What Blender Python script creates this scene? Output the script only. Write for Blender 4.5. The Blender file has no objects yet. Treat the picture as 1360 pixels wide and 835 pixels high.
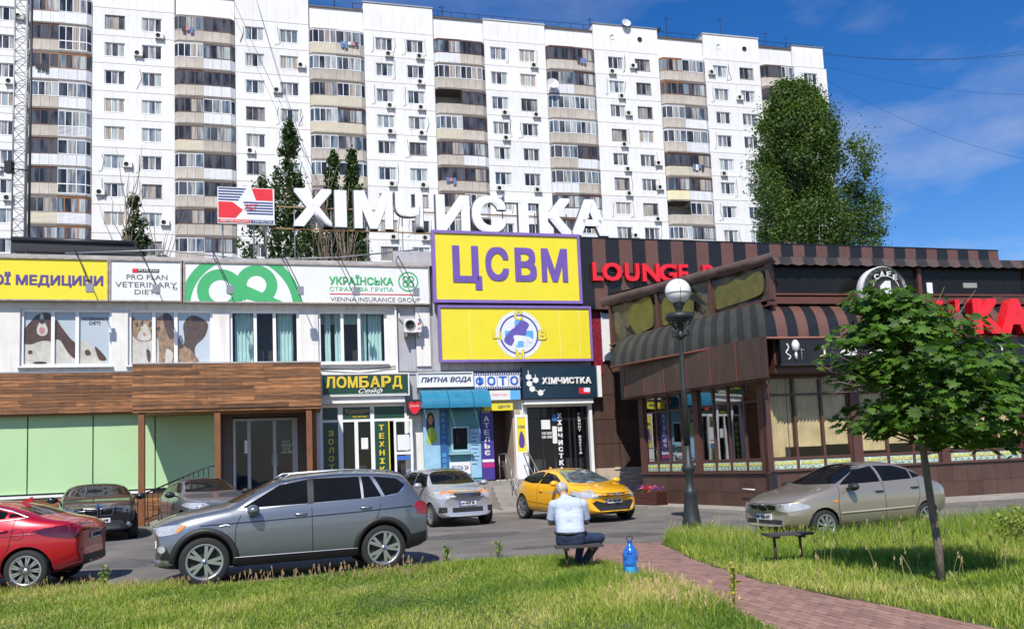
import bpy, bmesh, math, random
import numpy as np
from mathutils import Vector, Matrix
from mathutils.bvhtree import BVHTree
random.seed(7); rng = np.random.default_rng(7)
SC = bpy.context.scene; COL = SC.collection
R_ = math.radians
# ---------------- camera ----------------
EYE = 1.75; FPX = 1080.0; PX, PY = 680.0, 510.0; PITCH = math.atan(100/1080); ROLL = -.042
cam = bpy.data.cameras.new('camera'); cam.sensor_fit = 'HORIZONTAL'; cam.sensor_width = 36
cam.lens = 36*FPX/1360; cam.shift_y = (PY-417.5)/1360; cam.clip_end = 3000; cam.clip_start = .1
co = bpy.data.objects.new('camera', cam); COL.objects.link(co); SC.camera = co
RM = Matrix.Rotation(math.pi/2+PITCH, 3, 'X') @ Matrix.Rotation(ROLL, 3, 'Z')
co.matrix_world = Matrix.Translation((0, 0, EYE)) @ RM.to_4x4()
# ---------------- light ----------------
SUN_AZ = Vector((-.15, -.99)).normalized(); SUN_EL = R_(50)      # direction towards the sun
to_sun = Vector((SUN_AZ.x*math.cos(SUN_EL), SUN_AZ.y*math.cos(SUN_EL), math.sin(SUN_EL)))
sl = bpy.data.lights.new('sun', 'SUN'); sl.energy = 5.0; sl.angle = R_(.5); sl.color = (1, .95, .87)
so = bpy.data.objects.new('sun', sl); COL.objects.link(so); so.rotation_euler = to_sun.to_track_quat('Z', 'Y').to_euler(); so.location = (0, 0, 80)
W = bpy.data.worlds.new('World'); SC.world = W; W.use_nodes = True
nt = W.node_tree; bg = nt.nodes['Background']; bg.inputs[1].default_value = .08
sky = nt.nodes.new('ShaderNodeTexSky'); sky.sky_type = 'NISHITA'; sky.sun_disc = False
sky.sun_elevation = SUN_EL; sky.sun_rotation = math.atan2(SUN_AZ.x, SUN_AZ.y); sky.altitude = 200; sky.air_density = 1.0; sky.dust_density = .25; sky.ozone_density = 3.5
tc = nt.nodes.new('ShaderNodeTexCoord'); mp = nt.nodes.new('ShaderNodeMapping'); mp.inputs['Scale'].default_value = (1.2, 1.2, 3.2)
mp.inputs['Location'].default_value = (.35, .1, .55)
nz = nt.nodes.new('ShaderNodeTexNoise'); nz.inputs['Scale'].default_value = 1.7; nz.inputs['Detail'].default_value = 7; nz.inputs['Roughness'].default_value = .55
cr = nt.nodes.new('ShaderNodeValToRGB'); cr.color_ramp.elements[0].position = .5; cr.color_ramp.elements[1].position = .68
sp = nt.nodes.new('ShaderNodeSeparateXYZ'); mr = nt.nodes.new('ShaderNodeMapRange')
mr.inputs['From Min'].default_value = .62; mr.inputs['From Max'].default_value = .12; mr.inputs['To Min'].default_value = .08; mr.inputs['To Max'].default_value = .8
mu = nt.nodes.new('ShaderNodeMath'); mu.operation = 'MULTIPLY'; mx = nt.nodes.new('ShaderNodeMixRGB'); mx.inputs['Color2'].default_value = (8.5, 8.8, 9.8, 1)
hs = nt.nodes.new('ShaderNodeHueSaturation'); hs.inputs['Hue'].default_value = .511; hs.inputs['Saturation'].default_value = 1.36; hs.inputs['Value'].default_value = 1.7
L = nt.links.new
L(tc.outputs['Generated'], mp.inputs[0]); L(mp.outputs[0], nz.inputs['Vector']); L(tc.outputs['Generated'], sp.inputs[0])
L(sp.outputs['Z'], mr.inputs['Value']); lowc = nt.nodes.new('ShaderNodeMapRange'); lowc.inputs['From Min'].default_value = .36; lowc.inputs['From Max'].default_value = .2; lowc.inputs['To Max'].default_value = .11; L(sp.outputs['Z'], lowc.inputs['Value'])
adn = nt.nodes.new('ShaderNodeMath'); L(nz.outputs['Fac'], adn.inputs[0]); L(lowc.outputs[0], adn.inputs[1]); L(adn.outputs[0], cr.inputs[0])
L(cr.outputs[0], mu.inputs[0]); L(mr.outputs[0], mu.inputs[1]); L(mu.outputs[0], mx.inputs['Fac'])
L(sky.outputs[0], hs.inputs['Color']); L(hs.outputs[0], mx.inputs['Color1']); L(mx.outputs[0], bg.inputs[0])
SC.view_settings.view_transform = 'Standard'; SC.view_settings.look = 'None'; SC.view_settings.exposure = 0.1; SC.view_settings.gamma = 1
SC.cycles.max_bounces = 6; SC.cycles.transparent_max_bounces = 12; SC.cycles.caustics_reflective = False; SC.cycles.caustics_refractive = False

# ---------------- helpers ----------------
def ray(px, py): return RM @ Vector(((px-PX)/FPX, -(py-PY)/FPX, -1))
def G(px, py, z=0):
    d = ray(px, py); t = (z-EYE)/d.z; return Vector((d.x*t, d.y*t, z))
def P(px, py, Y):
    d = ray(px, py); t = Y/d.y; return Vector((d.x*t, Y, EYE+d.z*t))
class Frame:                                         # a facade: s along it, y into it, z up
    def __init__(s, x, y, deg): s.o = Vector((x, y, 0)); s.a = R_(deg); s.rot = Matrix.Rotation(s.a, 3, 'Z')
    def w(s, u, d, z): return s.o + s.rot @ Vector((u, d, z))
MATS = {}
def M(name, col, rough=.6, metal=0, var=.12, scale=2.0, bump=0, bscale=25, coat=0, rnd=0, streak=0, emit=0, spec=.5, trans=0, dirt=None, grain=None):
    if name in MATS: return MATS[name]
    m = bpy.data.materials.new(name); m.use_nodes = True; t = m.node_tree; b = t.nodes['Principled BSDF']; l = t.links.new
    b.inputs['Roughness'].default_value = rough; b.inputs['Metallic'].default_value = metal; b.inputs['Specular IOR Level'].default_value = spec
    b.inputs['Coat Weight'].default_value = coat; b.inputs['Coat Roughness'].default_value = .04
    c = t.nodes.new('ShaderNodeTexCoord'); src = c.outputs['Object']
    if grain:
        g = t.nodes.new('ShaderNodeMapping'); g.inputs['Scale'].default_value = grain; l(src, g.inputs[0]); src2 = g.outputs[0]
    else: src2 = src
    n = t.nodes.new('ShaderNodeTexNoise'); n.inputs['Scale'].default_value = scale; n.inputs['Detail'].default_value = 8; n.inputs['Roughness'].default_value = .62
    l(src2, n.inputs['Vector'])
    r = t.nodes.new('ShaderNodeMapRange'); r.inputs['From Min'].default_value = .3; r.inputs['From Max'].default_value = .7
    r.inputs['To Min'].default_value = 1-var; r.inputs['To Max'].default_value = 1+var*.6
    l(n.outputs['Fac'], r.inputs['Value']); fac = r.outputs[0]
    if rnd:
        o = t.nodes.new('ShaderNodeObjectInfo'); r2 = t.nodes.new('ShaderNodeMapRange'); r2.inputs['To Min'].default_value = 1-rnd; r2.inputs['To Max'].default_value = 1+rnd
        l(o.outputs['Random'], r2.inputs['Value']); q = t.nodes.new('ShaderNodeMath'); q.operation = 'MULTIPLY'; l(fac, q.inputs[0]); l(r2.outputs[0], q.inputs[1]); fac = q.outputs[0]
    v = t.nodes.new('ShaderNodeVectorMath'); v.operation = 'SCALE'; v.inputs[0].default_value = col[:3]; l(fac, v.inputs['Scale']); out = v.outputs[0]
    if streak or dirt:
        g = t.nodes.new('ShaderNodeMapping'); g.inputs['Scale'].default_value = (3.5, 3.5, .25); l(src, g.inputs[0])
        n2 = t.nodes.new('ShaderNodeTexNoise'); n2.inputs['Scale'].default_value = 1.4; n2.inputs['Detail'].default_value = 6; l(g.outputs[0], n2.inputs['Vector'])
        r3 = t.nodes.new('ShaderNodeMapRange'); r3.inputs['From Min'].default_value = .5; r3.inputs['From Max'].default_value = .78; r3.inputs['To Max'].default_value = streak or .4
        l(n2.outputs['Fac'], r3.inputs['Value']); mxx = t.nodes.new('ShaderNodeMixRGB'); mxx.inputs['Color2'].default_value = (*(dirt or (.16, .14, .11)), 1)
        l(r3.outputs[0], mxx.inputs['Fac']); l(out, mxx.inputs['Color1']); out = mxx.outputs[0]
    l(out, b.inputs['Base Color'])
    if bump:
        n3 = t.nodes.new('ShaderNodeTexNoise'); n3.inputs['Scale'].default_value = bscale; n3.inputs['Detail'].default_value = 5; l(src2, n3.inputs['Vector'])
        bp = t.nodes.new('ShaderNodeBump'); bp.inputs['Strength'].default_value = bump; bp.inputs['Distance'].default_value = .02; l(n3.outputs['Fac'], bp.inputs['Height']); l(bp.outputs[0], b.inputs['Normal'])
    if emit: l(out, b.inputs['Emission Color']); b.inputs['Emission Strength'].default_value = emit
    if trans: b.inputs['Transmission Weight'].default_value = trans
    MATS[name] = m; return m
def clear_glass(name, tint=(.97, .98, .98), refl=.0, rough=.02):
    if name in MATS: return MATS[name]
    m = bpy.data.materials.new(name); m.use_nodes = True; t = m.node_tree; t.nodes.remove(t.nodes['Principled BSDF']); l = t.links.new
    out = t.nodes['Material Output']; tr = t.nodes.new('ShaderNodeBsdfTransparent'); tr.inputs[0].default_value = (*tint, 1)
    gl = t.nodes.new('ShaderNodeBsdfGlossy'); gl.inputs['Roughness'].default_value = rough; gl.inputs[0].default_value = (1, 1, 1, 1)
    lw = t.nodes.new('ShaderNodeFresnel'); lw.inputs[0].default_value = 1.4; ad = t.nodes.new('ShaderNodeMath'); ad.operation = 'ADD'; ad.inputs[1].default_value = refl; ad.use_clamp = True
    n = t.nodes.new('ShaderNodeTexNoise'); n.inputs['Scale'].default_value = .8; bp = t.nodes.new('ShaderNodeBump'); bp.inputs['Strength'].default_value = .03; bp.inputs['Distance'].default_value = .05
    l(n.outputs['Fac'], bp.inputs['Height']); l(bp.outputs[0], gl.inputs['Normal'])
    mi = t.nodes.new('ShaderNodeMixShader'); l(lw.outputs[0], ad.inputs[0]); ge = t.nodes.new('ShaderNodeNewGeometry'); bf = t.nodes.new('ShaderNodeMath'); bf.operation = 'SUBTRACT'; bf.use_clamp = True; l(ad.outputs[0], bf.inputs[0]); l(ge.outputs['Backfacing'], bf.inputs[1]); l(bf.outputs[0], mi.inputs[0]); l(tr.outputs[0], mi.inputs[1]); l(gl.outputs[0], mi.inputs[2]); l(mi.outputs[0], out.inputs[0])
    MATS[name] = m; return m
def leaf_mat(name, col, var=.35, rnd=.0, rough=.55, trans=.3):
    if name in MATS: return MATS[name]
    m = bpy.data.materials.new(name); m.use_nodes = True; t = m.node_tree; b = t.nodes['Principled BSDF']; l = t.links.new
    at = t.nodes.new('ShaderNodeAttribute'); at.attribute_name = 'tone'
    v = t.nodes.new('ShaderNodeMixRGB'); v.inputs['Color1'].default_value = (*[c*(1-var) for c in col], 1)
    v.inputs['Color2'].default_value = (col[0]*(1+var*1.5), col[1]*(1+var), col[2]*(1+var*.5), 1); l(at.outputs['Fac'], v.inputs['Fac'])
    l(v.outputs[0], b.inputs['Base Color']); b.inputs['Roughness'].default_value = rough; b.inputs['Specular IOR Level'].default_value = .35
    tl = t.nodes.new('ShaderNodeBsdfTranslucent'); sc = t.nodes.new('ShaderNodeMixRGB'); sc.blend_type = 'MULTIPLY'; sc.inputs['Fac'].default_value = 1; sc.inputs['Color2'].default_value = (1.3, 1.5, .6, 1)
    l(v.outputs[0], sc.inputs['Color1']); l(sc.outputs[0], tl.inputs[0]); mi = t.nodes.new('ShaderNodeMixShader'); mi.inputs[0].default_value = trans
    l(b.outputs[0], mi.inputs[1]); l(tl.outputs[0], mi.inputs[2]); l(mi.outputs[0], t.nodes['Material Output'].inputs[0]); MATS[name] = m; return m

def link(o, parent=None):
    COL.objects.link(o)
    if parent: o.parent = parent
    return o
def tag(o, label=None, cat=None, group=None, kind=None):
    if label: o['label'] = label
    if cat: o['category'] = cat
    if group: o['group'] = group
    if kind: o['kind'] = kind
    return o
def thing(name, label, cat, loc=(0, 0, 0), group=None, rotz=0):
    o = bpy.data.objects.new(name, None); COL.objects.link(o); o.location = loc; o.rotation_euler = (0, 0, rotz); o.empty_display_size = .2
    return tag(o, label, cat, group)
def obj(name, me, parent=None, loc=(0, 0, 0), rot=(0, 0, 0)):
    o = bpy.data.objects.new(name, me); COL.objects.link(o); o.location = loc; o.rotation_euler = rot
    if parent: o.parent = parent
    return o
class MB:
    def __init__(s): s.v = []; s.f = []; s.m = []; s.mats = []; s.sm = []
    def mi(s, m):
        if m is None: m = s.mats[0] if s.mats else None
        if m not in s.mats: s.mats.append(m)
        return s.mats.index(m)
    def add(s, vs, fs, m=None, smooth=False):
        o = len(s.v); k = s.mi(m); s.v += [tuple(v) for v in vs]
        for f in fs: s.f.append([o+i for i in f]); s.m.append(k); s.sm.append(smooth)
        return s
    def box(s, x0, x1, y0, y1, z0, z1, m=None):
        return s.add([(x0, y0, z0), (x1, y0, z0), (x1, y1, z0), (x0, y1, z0), (x0, y0, z1), (x1, y0, z1), (x1, y1, z1), (x0, y1, z1)],
                     [(0, 3, 2, 1), (4, 5, 6, 7), (0, 1, 5, 4), (1, 2, 6, 5), (2, 3, 7, 6), (3, 0, 4, 7)], m)
    def hexa(s, p, m=None): return s.add(p, [(0, 3, 2, 1), (4, 5, 6, 7), (0, 1, 5, 4), (1, 2, 6, 5), (2, 3, 7, 6), (3, 0, 4, 7)], m)
    def tube(s, pts, r, n=6, m=None, cap=True):
        pts = [Vector(p) for p in pts]; rs = r if isinstance(r, (list, tuple)) else [r]*len(pts); vs = []; fs = []
        for i, p in enumerate(pts):
            d = (pts[min(i+1, len(pts)-1)]-pts[max(i-1, 0)]).normalized(); a = Vector((0, 0, 1)) if abs(d.z) < .9 else Vector((1, 0, 0))
            e = d.cross(a).normalized(); g = d.cross(e)
            for k in range(n): t = 2*math.pi*k/n; vs.append(p+(e*math.cos(t)+g*math.sin(t))*rs[i])
        for i in range(len(pts)-1):
            for k in range(n): k2 = (k+1) % n; fs.append((i*n+k, i*n+k2, (i+1)*n+k2, (i+1)*n+k))
        if cap: fs.append(tuple(range(n))[::-1]); fs.append(tuple((len(pts)-1)*n+k for k in range(n)))
        return s.add(vs, fs, m, n > 4)
    def lathe(s, prof, n=16, m=None, c=(0, 0, 0), axis='z', cap=True):
        vs = []; fs = []
        for (r, z) in prof:
            for k in range(n):
                t = 2*math.pi*k/n; a, b = r*math.cos(t), r*math.sin(t)
                vs.append((c[0]+a, c[1]+b, c[2]+z) if axis == 'z' else (c[0]+a, c[1]+z, c[2]+b))
        for i in range(len(prof)-1):
            for k in range(n): k2 = (k+1) % n; q = (i*n+k, i*n+k2, (i+1)*n+k2, (i+1)*n+k); fs.append(q if axis == 'z' else q[::-1])
        if cap: fs.append(tuple(range(n))[::-1]); fs.append(tuple((len(prof)-1)*n+k for k in range(n)))
        return s.add(vs, fs, m, True)
    def prism(s, poly, y0, y1, m=None):                 # polygon in (x,z), extruded along y
        n = len(poly); vs = [(x, y0, z) for x, z in poly]+[(x, y1, z) for x, z in poly]
        return s.add(vs, [tuple(range(n)), tuple(range(n, 2*n))[::-1]]+[(i, i+n, (i+1) % n+n, (i+1) % n) for i in range(n)], m)
    def ball(s, c, r, nu=12, nv=8, m=None, sc=(1, 1, 1)):
        vs = []; fs = []
        for j in range(nv+1):
            p = math.pi*j/nv
            for i in range(nu): t = 2*math.pi*i/nu; vs.append((c[0]+r*sc[0]*math.sin(p)*math.cos(t), c[1]+r*sc[1]*math.sin(p)*math.sin(t), c[2]-r*sc[2]*math.cos(p)))
        for j in range(nv):
            for i in range(nu): i2 = (i+1) % nu; fs.append((j*nu+i, j*nu+i2, (j+1)*nu+i2, (j+1)*nu+i))
        return s.add(vs, fs, m, True)
    def wall(s, x0, x1, z0, z1, y0, y1, holes, m=None):  # slab with rectangular openings
        zs = sorted({z0, z1, *[h for q in holes for h in (q[2], q[3]) if z0 < h < z1]})
        for a, b in zip(zs, zs[1:]):
            c = (a+b)/2; x = x0
            for h in sorted([h for h in holes if h[2] < c < h[3]]):
                if h[0] > x: s.box(x, h[0], y0, y1, a, b, m)
                x = max(x, h[1])
            if x < x1: s.box(x, x1, y0, y1, a, b, m)
        return s
    def mesh(s, name):
        me = bpy.data.meshes.new(name); me.from_pydata(s.v, [], s.f)
        for m in s.mats:
            if m: me.materials.append(m)
        me.polygons.foreach_set('material_index', s.m); me.polygons.foreach_set('use_smooth', s.sm); me.update(); return me
    def build(s, name, parent=None, fr=None, loc=(0, 0, 0)):
        o = obj(name, s.mesh(name), parent)
        if fr:
            o.location = fr.w(*loc)-(Vector(parent.location) if parent and not parent.parent else Vector()); o.rotation_euler = (0, 0, fr.a)
        else: o.location = loc
        return o
def sub(o_mesh, name, part): # sub-part sharing the transform of its part
    return obj(name, o_mesh, part)
def inst(me, name, parent, fr, s, y, z, rot=0):
    o = obj(name, me, parent); o.location = fr.w(s, y, z)-Vector(parent.location); o.rotation_euler = (0, 0, fr.a+rot); return o
def recalc(me):
    b = bmesh.new(); b.from_mesh(me); bmesh.ops.recalc_face_normals(b, faces=b.faces); b.to_mesh(me); b.free()
def text_verts(body, shear=0):
    c = bpy.data.curves.new('t', 'FONT'); c.body = body; c.shear = shear; c.extrude = .05; c.resolution_u = 3; c.align_x = 'CENTER'; c.space_line = .95
    o = bpy.data.objects.new('t', c); COL.objects.link(o); bpy.context.view_layer.update()
    me = bpy.data.meshes.new_from_object(o.evaluated_get(bpy.context.evaluated_depsgraph_get()))
    bpy.data.objects.remove(o); bpy.data.curves.remove(c)
    return me
def text(body, x0, x1, z0, z1, y0, y1, mat, bold=0, shear=0, name='lettering'):   # mesh text fitted into the box, front at y0 (toward camera); bold = shifted overlapping copies
    me = text_verts(body, shear); n = len(me.vertices); a = np.empty(n*3); me.vertices.foreach_get('co', a); a = a.reshape(-1, 3)
    fs = [tuple(p.vertices) for p in me.polygons]; bpy.data.meshes.remove(me); k = bold*1.1
    sh = [(0, 0)] if bold < .008 else [(dx*k, dy*k*.8) for dx in (np.linspace(-1, 1, 7) if bold > .035 else (-1, 0, 1)) for dy in ((-1, -.5, 0, .5, 1) if bold > .035 else (-1, 0, 1))]
    lo, hi = a.min(0)-[k, k*.8, 0], a.max(0)+[k, k*.8, 0]; V = []; Fc = []; th = (y1-y0)
    for i, (dx, dy) in enumerate(sh):
        b = np.empty_like(a); b[:, 0] = x0+(a[:, 0]+dx-lo[0])/(hi[0]-lo[0]+1e-9)*(x1-x0); b[:, 2] = z0+(a[:, 1]+dy-lo[1])/(hi[1]-lo[1]+1e-9)*(z1-z0)
        b[:, 1] = y1+(a[:, 2]-lo[2])/(hi[2]-lo[2]+1e-9)*(y0-y1)-i*.0006; V.append(b); Fc += [tuple(j+i*n for j in f) for f in fs]
    me = bpy.data.meshes.new(name); me.from_pydata(np.concatenate(V).tolist(), [], Fc); me.materials.append(mat); me.update(); return me
def put(me, name, parent, fr, loc=(0, 0, 0)):
    o = obj(name, me, parent); o.location = fr.w(*loc)-Vector(parent.location); o.rotation_euler = (0, 0, fr.a); return o
def spline(pts, k=4, closed=True):
    n = len(pts); out = []
    for i in range(n if closed else n-1):
        g = lambda j: Vector(pts[j % n]) if closed else Vector(pts[max(0, min(n-1, j))])
        p0, p1, p2, p3 = g(i-1), g(i), g(i+1), g(i+2)
        for j in range(k):
            t = j/k; out.append(tuple(.5*((2*p1)+(-p0+p2)*t+(2*p0-5*p1+4*p2-p3)*t*t+(-p0+3*p1-3*p2+p3)*t**3)))
    if not closed: out.append(tuple(pts[-1]))
    return out
def smoothmesh(me):
    me.polygons.foreach_set('use_smooth', [True]*len(me.polygons)); return me
FF = Frame(*P(740, 600, 31).xy, 15)         # shops
FA = Frame(*P(857, 100, 93).xy, 14)         # apartments
FK = Frame(4.4, 28.5, math.degrees(math.atan2(-5.1, 2.7)))   # cafe side wall
FQ = Frame(7.12, 23.37, 13)                 # cafe front

white = M('white_paint', (.78, .78, .76), .55, var=.06, streak=.25, dirt=(.45, .43, .4))
pvc = M('white_window_plastic', (.8, .8, .8), .35, var=.04)
dark = M('dark_void', (.012, .012, .013), .8)
blackm = M('black_metal', (.02, .02, .022), .45, var=.2)
greym = M('grey_metal', (.32, .33, .34), .4, metal=.6)
cable_m = M('cable', (.03, .03, .03), .7)
concrete = M('concrete', (.36, .33, .29), .9, var=.25, scale=1.5, bump=.4, streak=.3)

# ---------------- ground ----------------
asphalt = M('asphalt', (.165, .150, .133), .92, var=.42, scale=.6, bump=.35, bscale=60, streak=.0)
def sst(t): t = np.clip(t, 0, 1); return t*t*(3-2*t)
def ground_z(x, y): return .18*sst((-x-4.5)/4)*sst((y-15.5)/3)
gx = np.r_[-400, -100, -40, np.arange(-24, 4.1, .8), 20, 60, 400]; gy = np.r_[-60, 0, 8, np.arange(12, 30, .8), 60, 200, 700]
vs = [(x, y, float(ground_z(x, y))) for y in gy for x in gx]; n = len(gx)
tag(MB().add(vs, [(j*n+i, j*n+i+1, (j+1)*n+i+1, (j+1)*n+i) for j in range(len(gy)-1) for i in range(n-1)], asphalt, True).build('asphalt_road'), kind='structure')
tarm = M('tar_patch', (.10, .095, .09), .95, var=.3, scale=2, bump=.4, bscale=50)
for k, (x, y, w, d, a) in enumerate(((-1.2, 19.5, 2.6, 1.3, .2), (2.4, 18.2, 1.5, 1.0, -.3), (-7.6, 16.2, 1.9, 1.0, .1), (0.4, 16.4, 1.2, .5, .4))):
    ca, sa = math.cos(a), math.sin(a); q = [(x+u*ca-v*sa, y+u*sa+v*ca) for u, v in [(w*.5*math.cos(t)*(1+.12*math.sin(5*t+k)), d*.5*math.sin(t)*(1+.1*math.cos(4*t))) for t in np.linspace(0, 2*math.pi, 15)[:-1]]]
    tag(MB().add([(a_, b_, float(ground_z(a_, b_))+.004) for a_, b_ in q], [tuple(range(14))], tarm).build('tar_patch'), kind='structure')
crk = MB(); crm = M('crack_dark', (.03, .028, .026), .95)
for (x, y, dx, dy, n) in ((-2.5, 17.5, .45, .12, 9), (1.6, 20.5, -.3, -.28, 8), (-9.5, 17.2, .4, -.12, 8), (3.2, 17.9, -.35, .3, 7), (-1, 15.2, .42, .03, 9)):
    p0 = (x, y)
    for k in range(n):
        p1 = (p0[0]+dx+random.gauss(0, .08), p0[1]+dy+random.gauss(0, .09)); w = .007; t = Vector((p1[0]-p0[0], p1[1]-p0[1])).normalized(); nx, ny = -t.y*w, t.x*w
        crk.add([(p0[0]+nx, p0[1]+ny, float(ground_z(*p0))+.008), (p0[0]-nx, p0[1]-ny, float(ground_z(*p0))+.008), (p1[0]-nx, p1[1]-ny, float(ground_z(*p1))+.008), (p1[0]+nx, p1[1]+ny, float(ground_z(*p1))+.008)], [(0, 1, 2, 3)], crm); p0 = p1
tag(crk.build('road_cracks'), kind='stuff')['label'] = 'thin dark cracks running across the grey asphalt'
pavm = M('pavement', (.34, .31, .27), .9, var=.22, scale=1.2, bump=.4, bscale=30)
# ---------------- apartment block ----------------
apt_m = M('panel_white', (.75, .745, .73), .8, var=.07, scale=.3, streak=.34, dirt=(.42, .4, .37), rnd=.035)
seam_m = M('panel_seam', (.38, .37, .36), .9, var=.1)
parc = M('parapet_concrete', (.50, .45, .39), .9, var=.2, scale=1.5, streak=.35, dirt=(.25, .21, .18), rnd=.1)
parw = M('parapet_white', (.70, .71, .73), .6, var=.08, streak=.3, rnd=.08)
pary = M('parapet_siding', (.58, .52, .40), .6, var=.06, streak=.15)
parl = M('parapet_lemon', (.72, .66, .42), .6, var=.06)
brownf = M('brown_frame', (.11, .045, .03), .5, var=.25)
orangef = M('varnished_frame', (.35, .15, .05), .5, var=.3)
def glaz(name, a, b, sc, rough=.1, spec=.5):
    if name in MATS: return MATS[name]
    m = M(name, a, rough, spec=spec, var=0); t = m.node_tree; bs = t.nodes['Principled BSDF']; l = t.links.new
    c = t.nodes.new('ShaderNodeTexCoord'); g = t.nodes.new('ShaderNodeMapping'); g.inputs['Scale'].default_value = (sc, sc, .35)
    o = t.nodes.new('ShaderNodeObjectInfo'); ad = t.nodes.new('ShaderNodeVectorMath'); ad.operation = 'MULTIPLY_ADD'; ad.inputs[1].default_value = (30, 30, 30)
    cb = t.nodes.new('ShaderNodeCombineXYZ'); l(o.outputs['Random'], cb.inputs[0]); l(o.outputs['Random'], cb.inputs[2]); l(cb.outputs[0], ad.inputs[0]); l(c.outputs['Object'], g.inputs[0]); l(g.outputs[0], ad.inputs[2])
    n = t.nodes.new('ShaderNodeTexNoise'); n.inputs['Scale'].default_value = 1; n.inputs['Detail'].default_value = 3; l(ad.outputs[0], n.inputs['Vector'])
    r = t.nodes.new('ShaderNodeValToRGB'); r.color_ramp.elements[0].position = .42; r.color_ramp.elements[1].position = .6
    r.color_ramp.elements[0].color = (*a, 1); r.color_ramp.elements[1].color = (*b, 1); l(n.outputs['Fac'], r.inputs[0]); l(r.outputs[0], bs.inputs['Base Color'])
    return m
GLS = [glaz('glass_dark', (.02, .022, .026), (.09, .09, .095), 1.5), glaz('glass_curtain', (.13, .14, .16), (.42, .41, .38), 4), glaz('glass_sky_reflection', (.05, .075, .10), (.22, .26, .29), 2),  # the bluish panes have a sky reflection painted into their colour
       glaz('glass_net', (.3, .34, .34), (.5, .54, .52), 5), glaz('glass_beige', (.28, .24, .19), (.45, .4, .33), 6)]
apt = thing('apartment_building', 'tall white panel apartment block with glazed balconies rising behind the shops', 'building', (FA.o.x, FA.o.y, 0))
def frame_mesh(w, h, lights, mat, t=.07, dep=.09, transom=None):
    b = MB(); b.box(-w/2, w/2, -dep/2, dep/2, -h/2, -h/2+t, mat).box(-w/2, w/2, -dep/2, dep/2, h/2-t, h/2, mat)
    for i in range(lights+1): x = -w/2+t/2+(w-t)*i/lights; b.box(x-t/2, x+t/2, -dep/2+.003, dep/2-.003, -h/2+t, h/2-t, mat)
    return b
def win_variant(w, h, lights, fm, gl):
    f = frame_mesh(w, h, lights, fm); f.box(-w/2-.08, w/2+.08, -.16, .05, -h/2-.07, -h/2-.005, fm)
    g = MB(); iw = (w-.14)/lights
    for i in range(lights): x = -w/2+.07+i*iw; g.box(x-.02, x+iw+.02, .0, .02, -h/2+.03, h/2-.03, gl[i % len(gl)])
    return f.mesh('window'), g.mesh('glazing')
WV = [win_variant(1.86, 1.42, 3, pvc, [GLS[a], GLS[b], GLS[c]]) for a, b, c in ((0, 1, 0), (2, 0, 3), (1, 1, 0), (3, 2, 3), (0, 0, 1), (4, 3, 4), (2, 1, 2), (1, 0, 3))]
WV += [win_variant(1.86, 1.42, 3, M('grey_frame', (.3, .27, .24), .5), [GLS[a], GLS[b], GLS[c]]) for a, b, c in ((0, 0, 1), (1, 4, 0))]
def ac_mesh():
    b = MB(); w = M('ac_casing', (.68, .67, .63), .5, var=.08, rnd=.1); b.box(-.42, .42, -.3, 0, 0, .58, w); b.lathe([(.22, -.33), (.22, -.30)], 14, dark, (-.1, 0, .29), 'y')
    b.box(-.36, -.32, -.3, .12, -.14, 0, greym).box(.32, .36, -.3, .12, -.14, 0, greym); return b.mesh('air_conditioner')
ACM = ac_mesh()
ROW = 2.93; Z1 = 47.75; NR = 9
# tier: (s0, s1, window centres, protruding bay, top)
bays = [(-73.2, -65.8, (-71.2, -67.9), 52.3), (-60.1, -52.3, (-57.98, -54.5), 52.3), (-46.4, -38.8, (-44.4, -40.9), 52.9), (-33.0, -25.3, (-30.8, -27.4), 52.35), (-19.56, -12.27, (-17.9, -14.5), 51.6),
        (-6.37, 1.85, (-3.7, -.29), 52.35), (7.79, 15.37, (9.9, 13.45), 52.35), (20.0, 24.45, (22.4,), 51.9)]
recs = [(-65.8, -60.1, -62.99, 1.0), (-52.3, -46.4, -49.47, .2), (-38.8, -33.0, -35.98, 0), (-25.3, -19.56, -22.41, 0), (-12.27, -6.37, -9.16, .3), (1.85, 7.79, 4.6, 0), (15.37, 20.0, 18.0, .2)]
zbot = Z1-ROW*(NR-.5)
base = MB()
for s0, s1, ws, top in bays: base.box(s0+.04, s1-.04, .33, 12, 0, top-.25, seam_m)
base.box(-73, 24.4, 1.5, 12.01, 0, 51.2, seam_m); base.build('core_wall', apt, FA)
PM = {}
def panel(w, holes, h):
    k = (round(w, 2), tuple(round(x, 2) for x in holes), round(h, 2))
    if k not in PM: PM[k] = MB().wall(-w/2+.025, w/2-.025, -h/2+.025, h/2-.025, -.0, .3, [(x-.95, x+.95, -.73, .73) for x in holes], apt_m).mesh('wall_panel')
    return PM[k]
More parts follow.
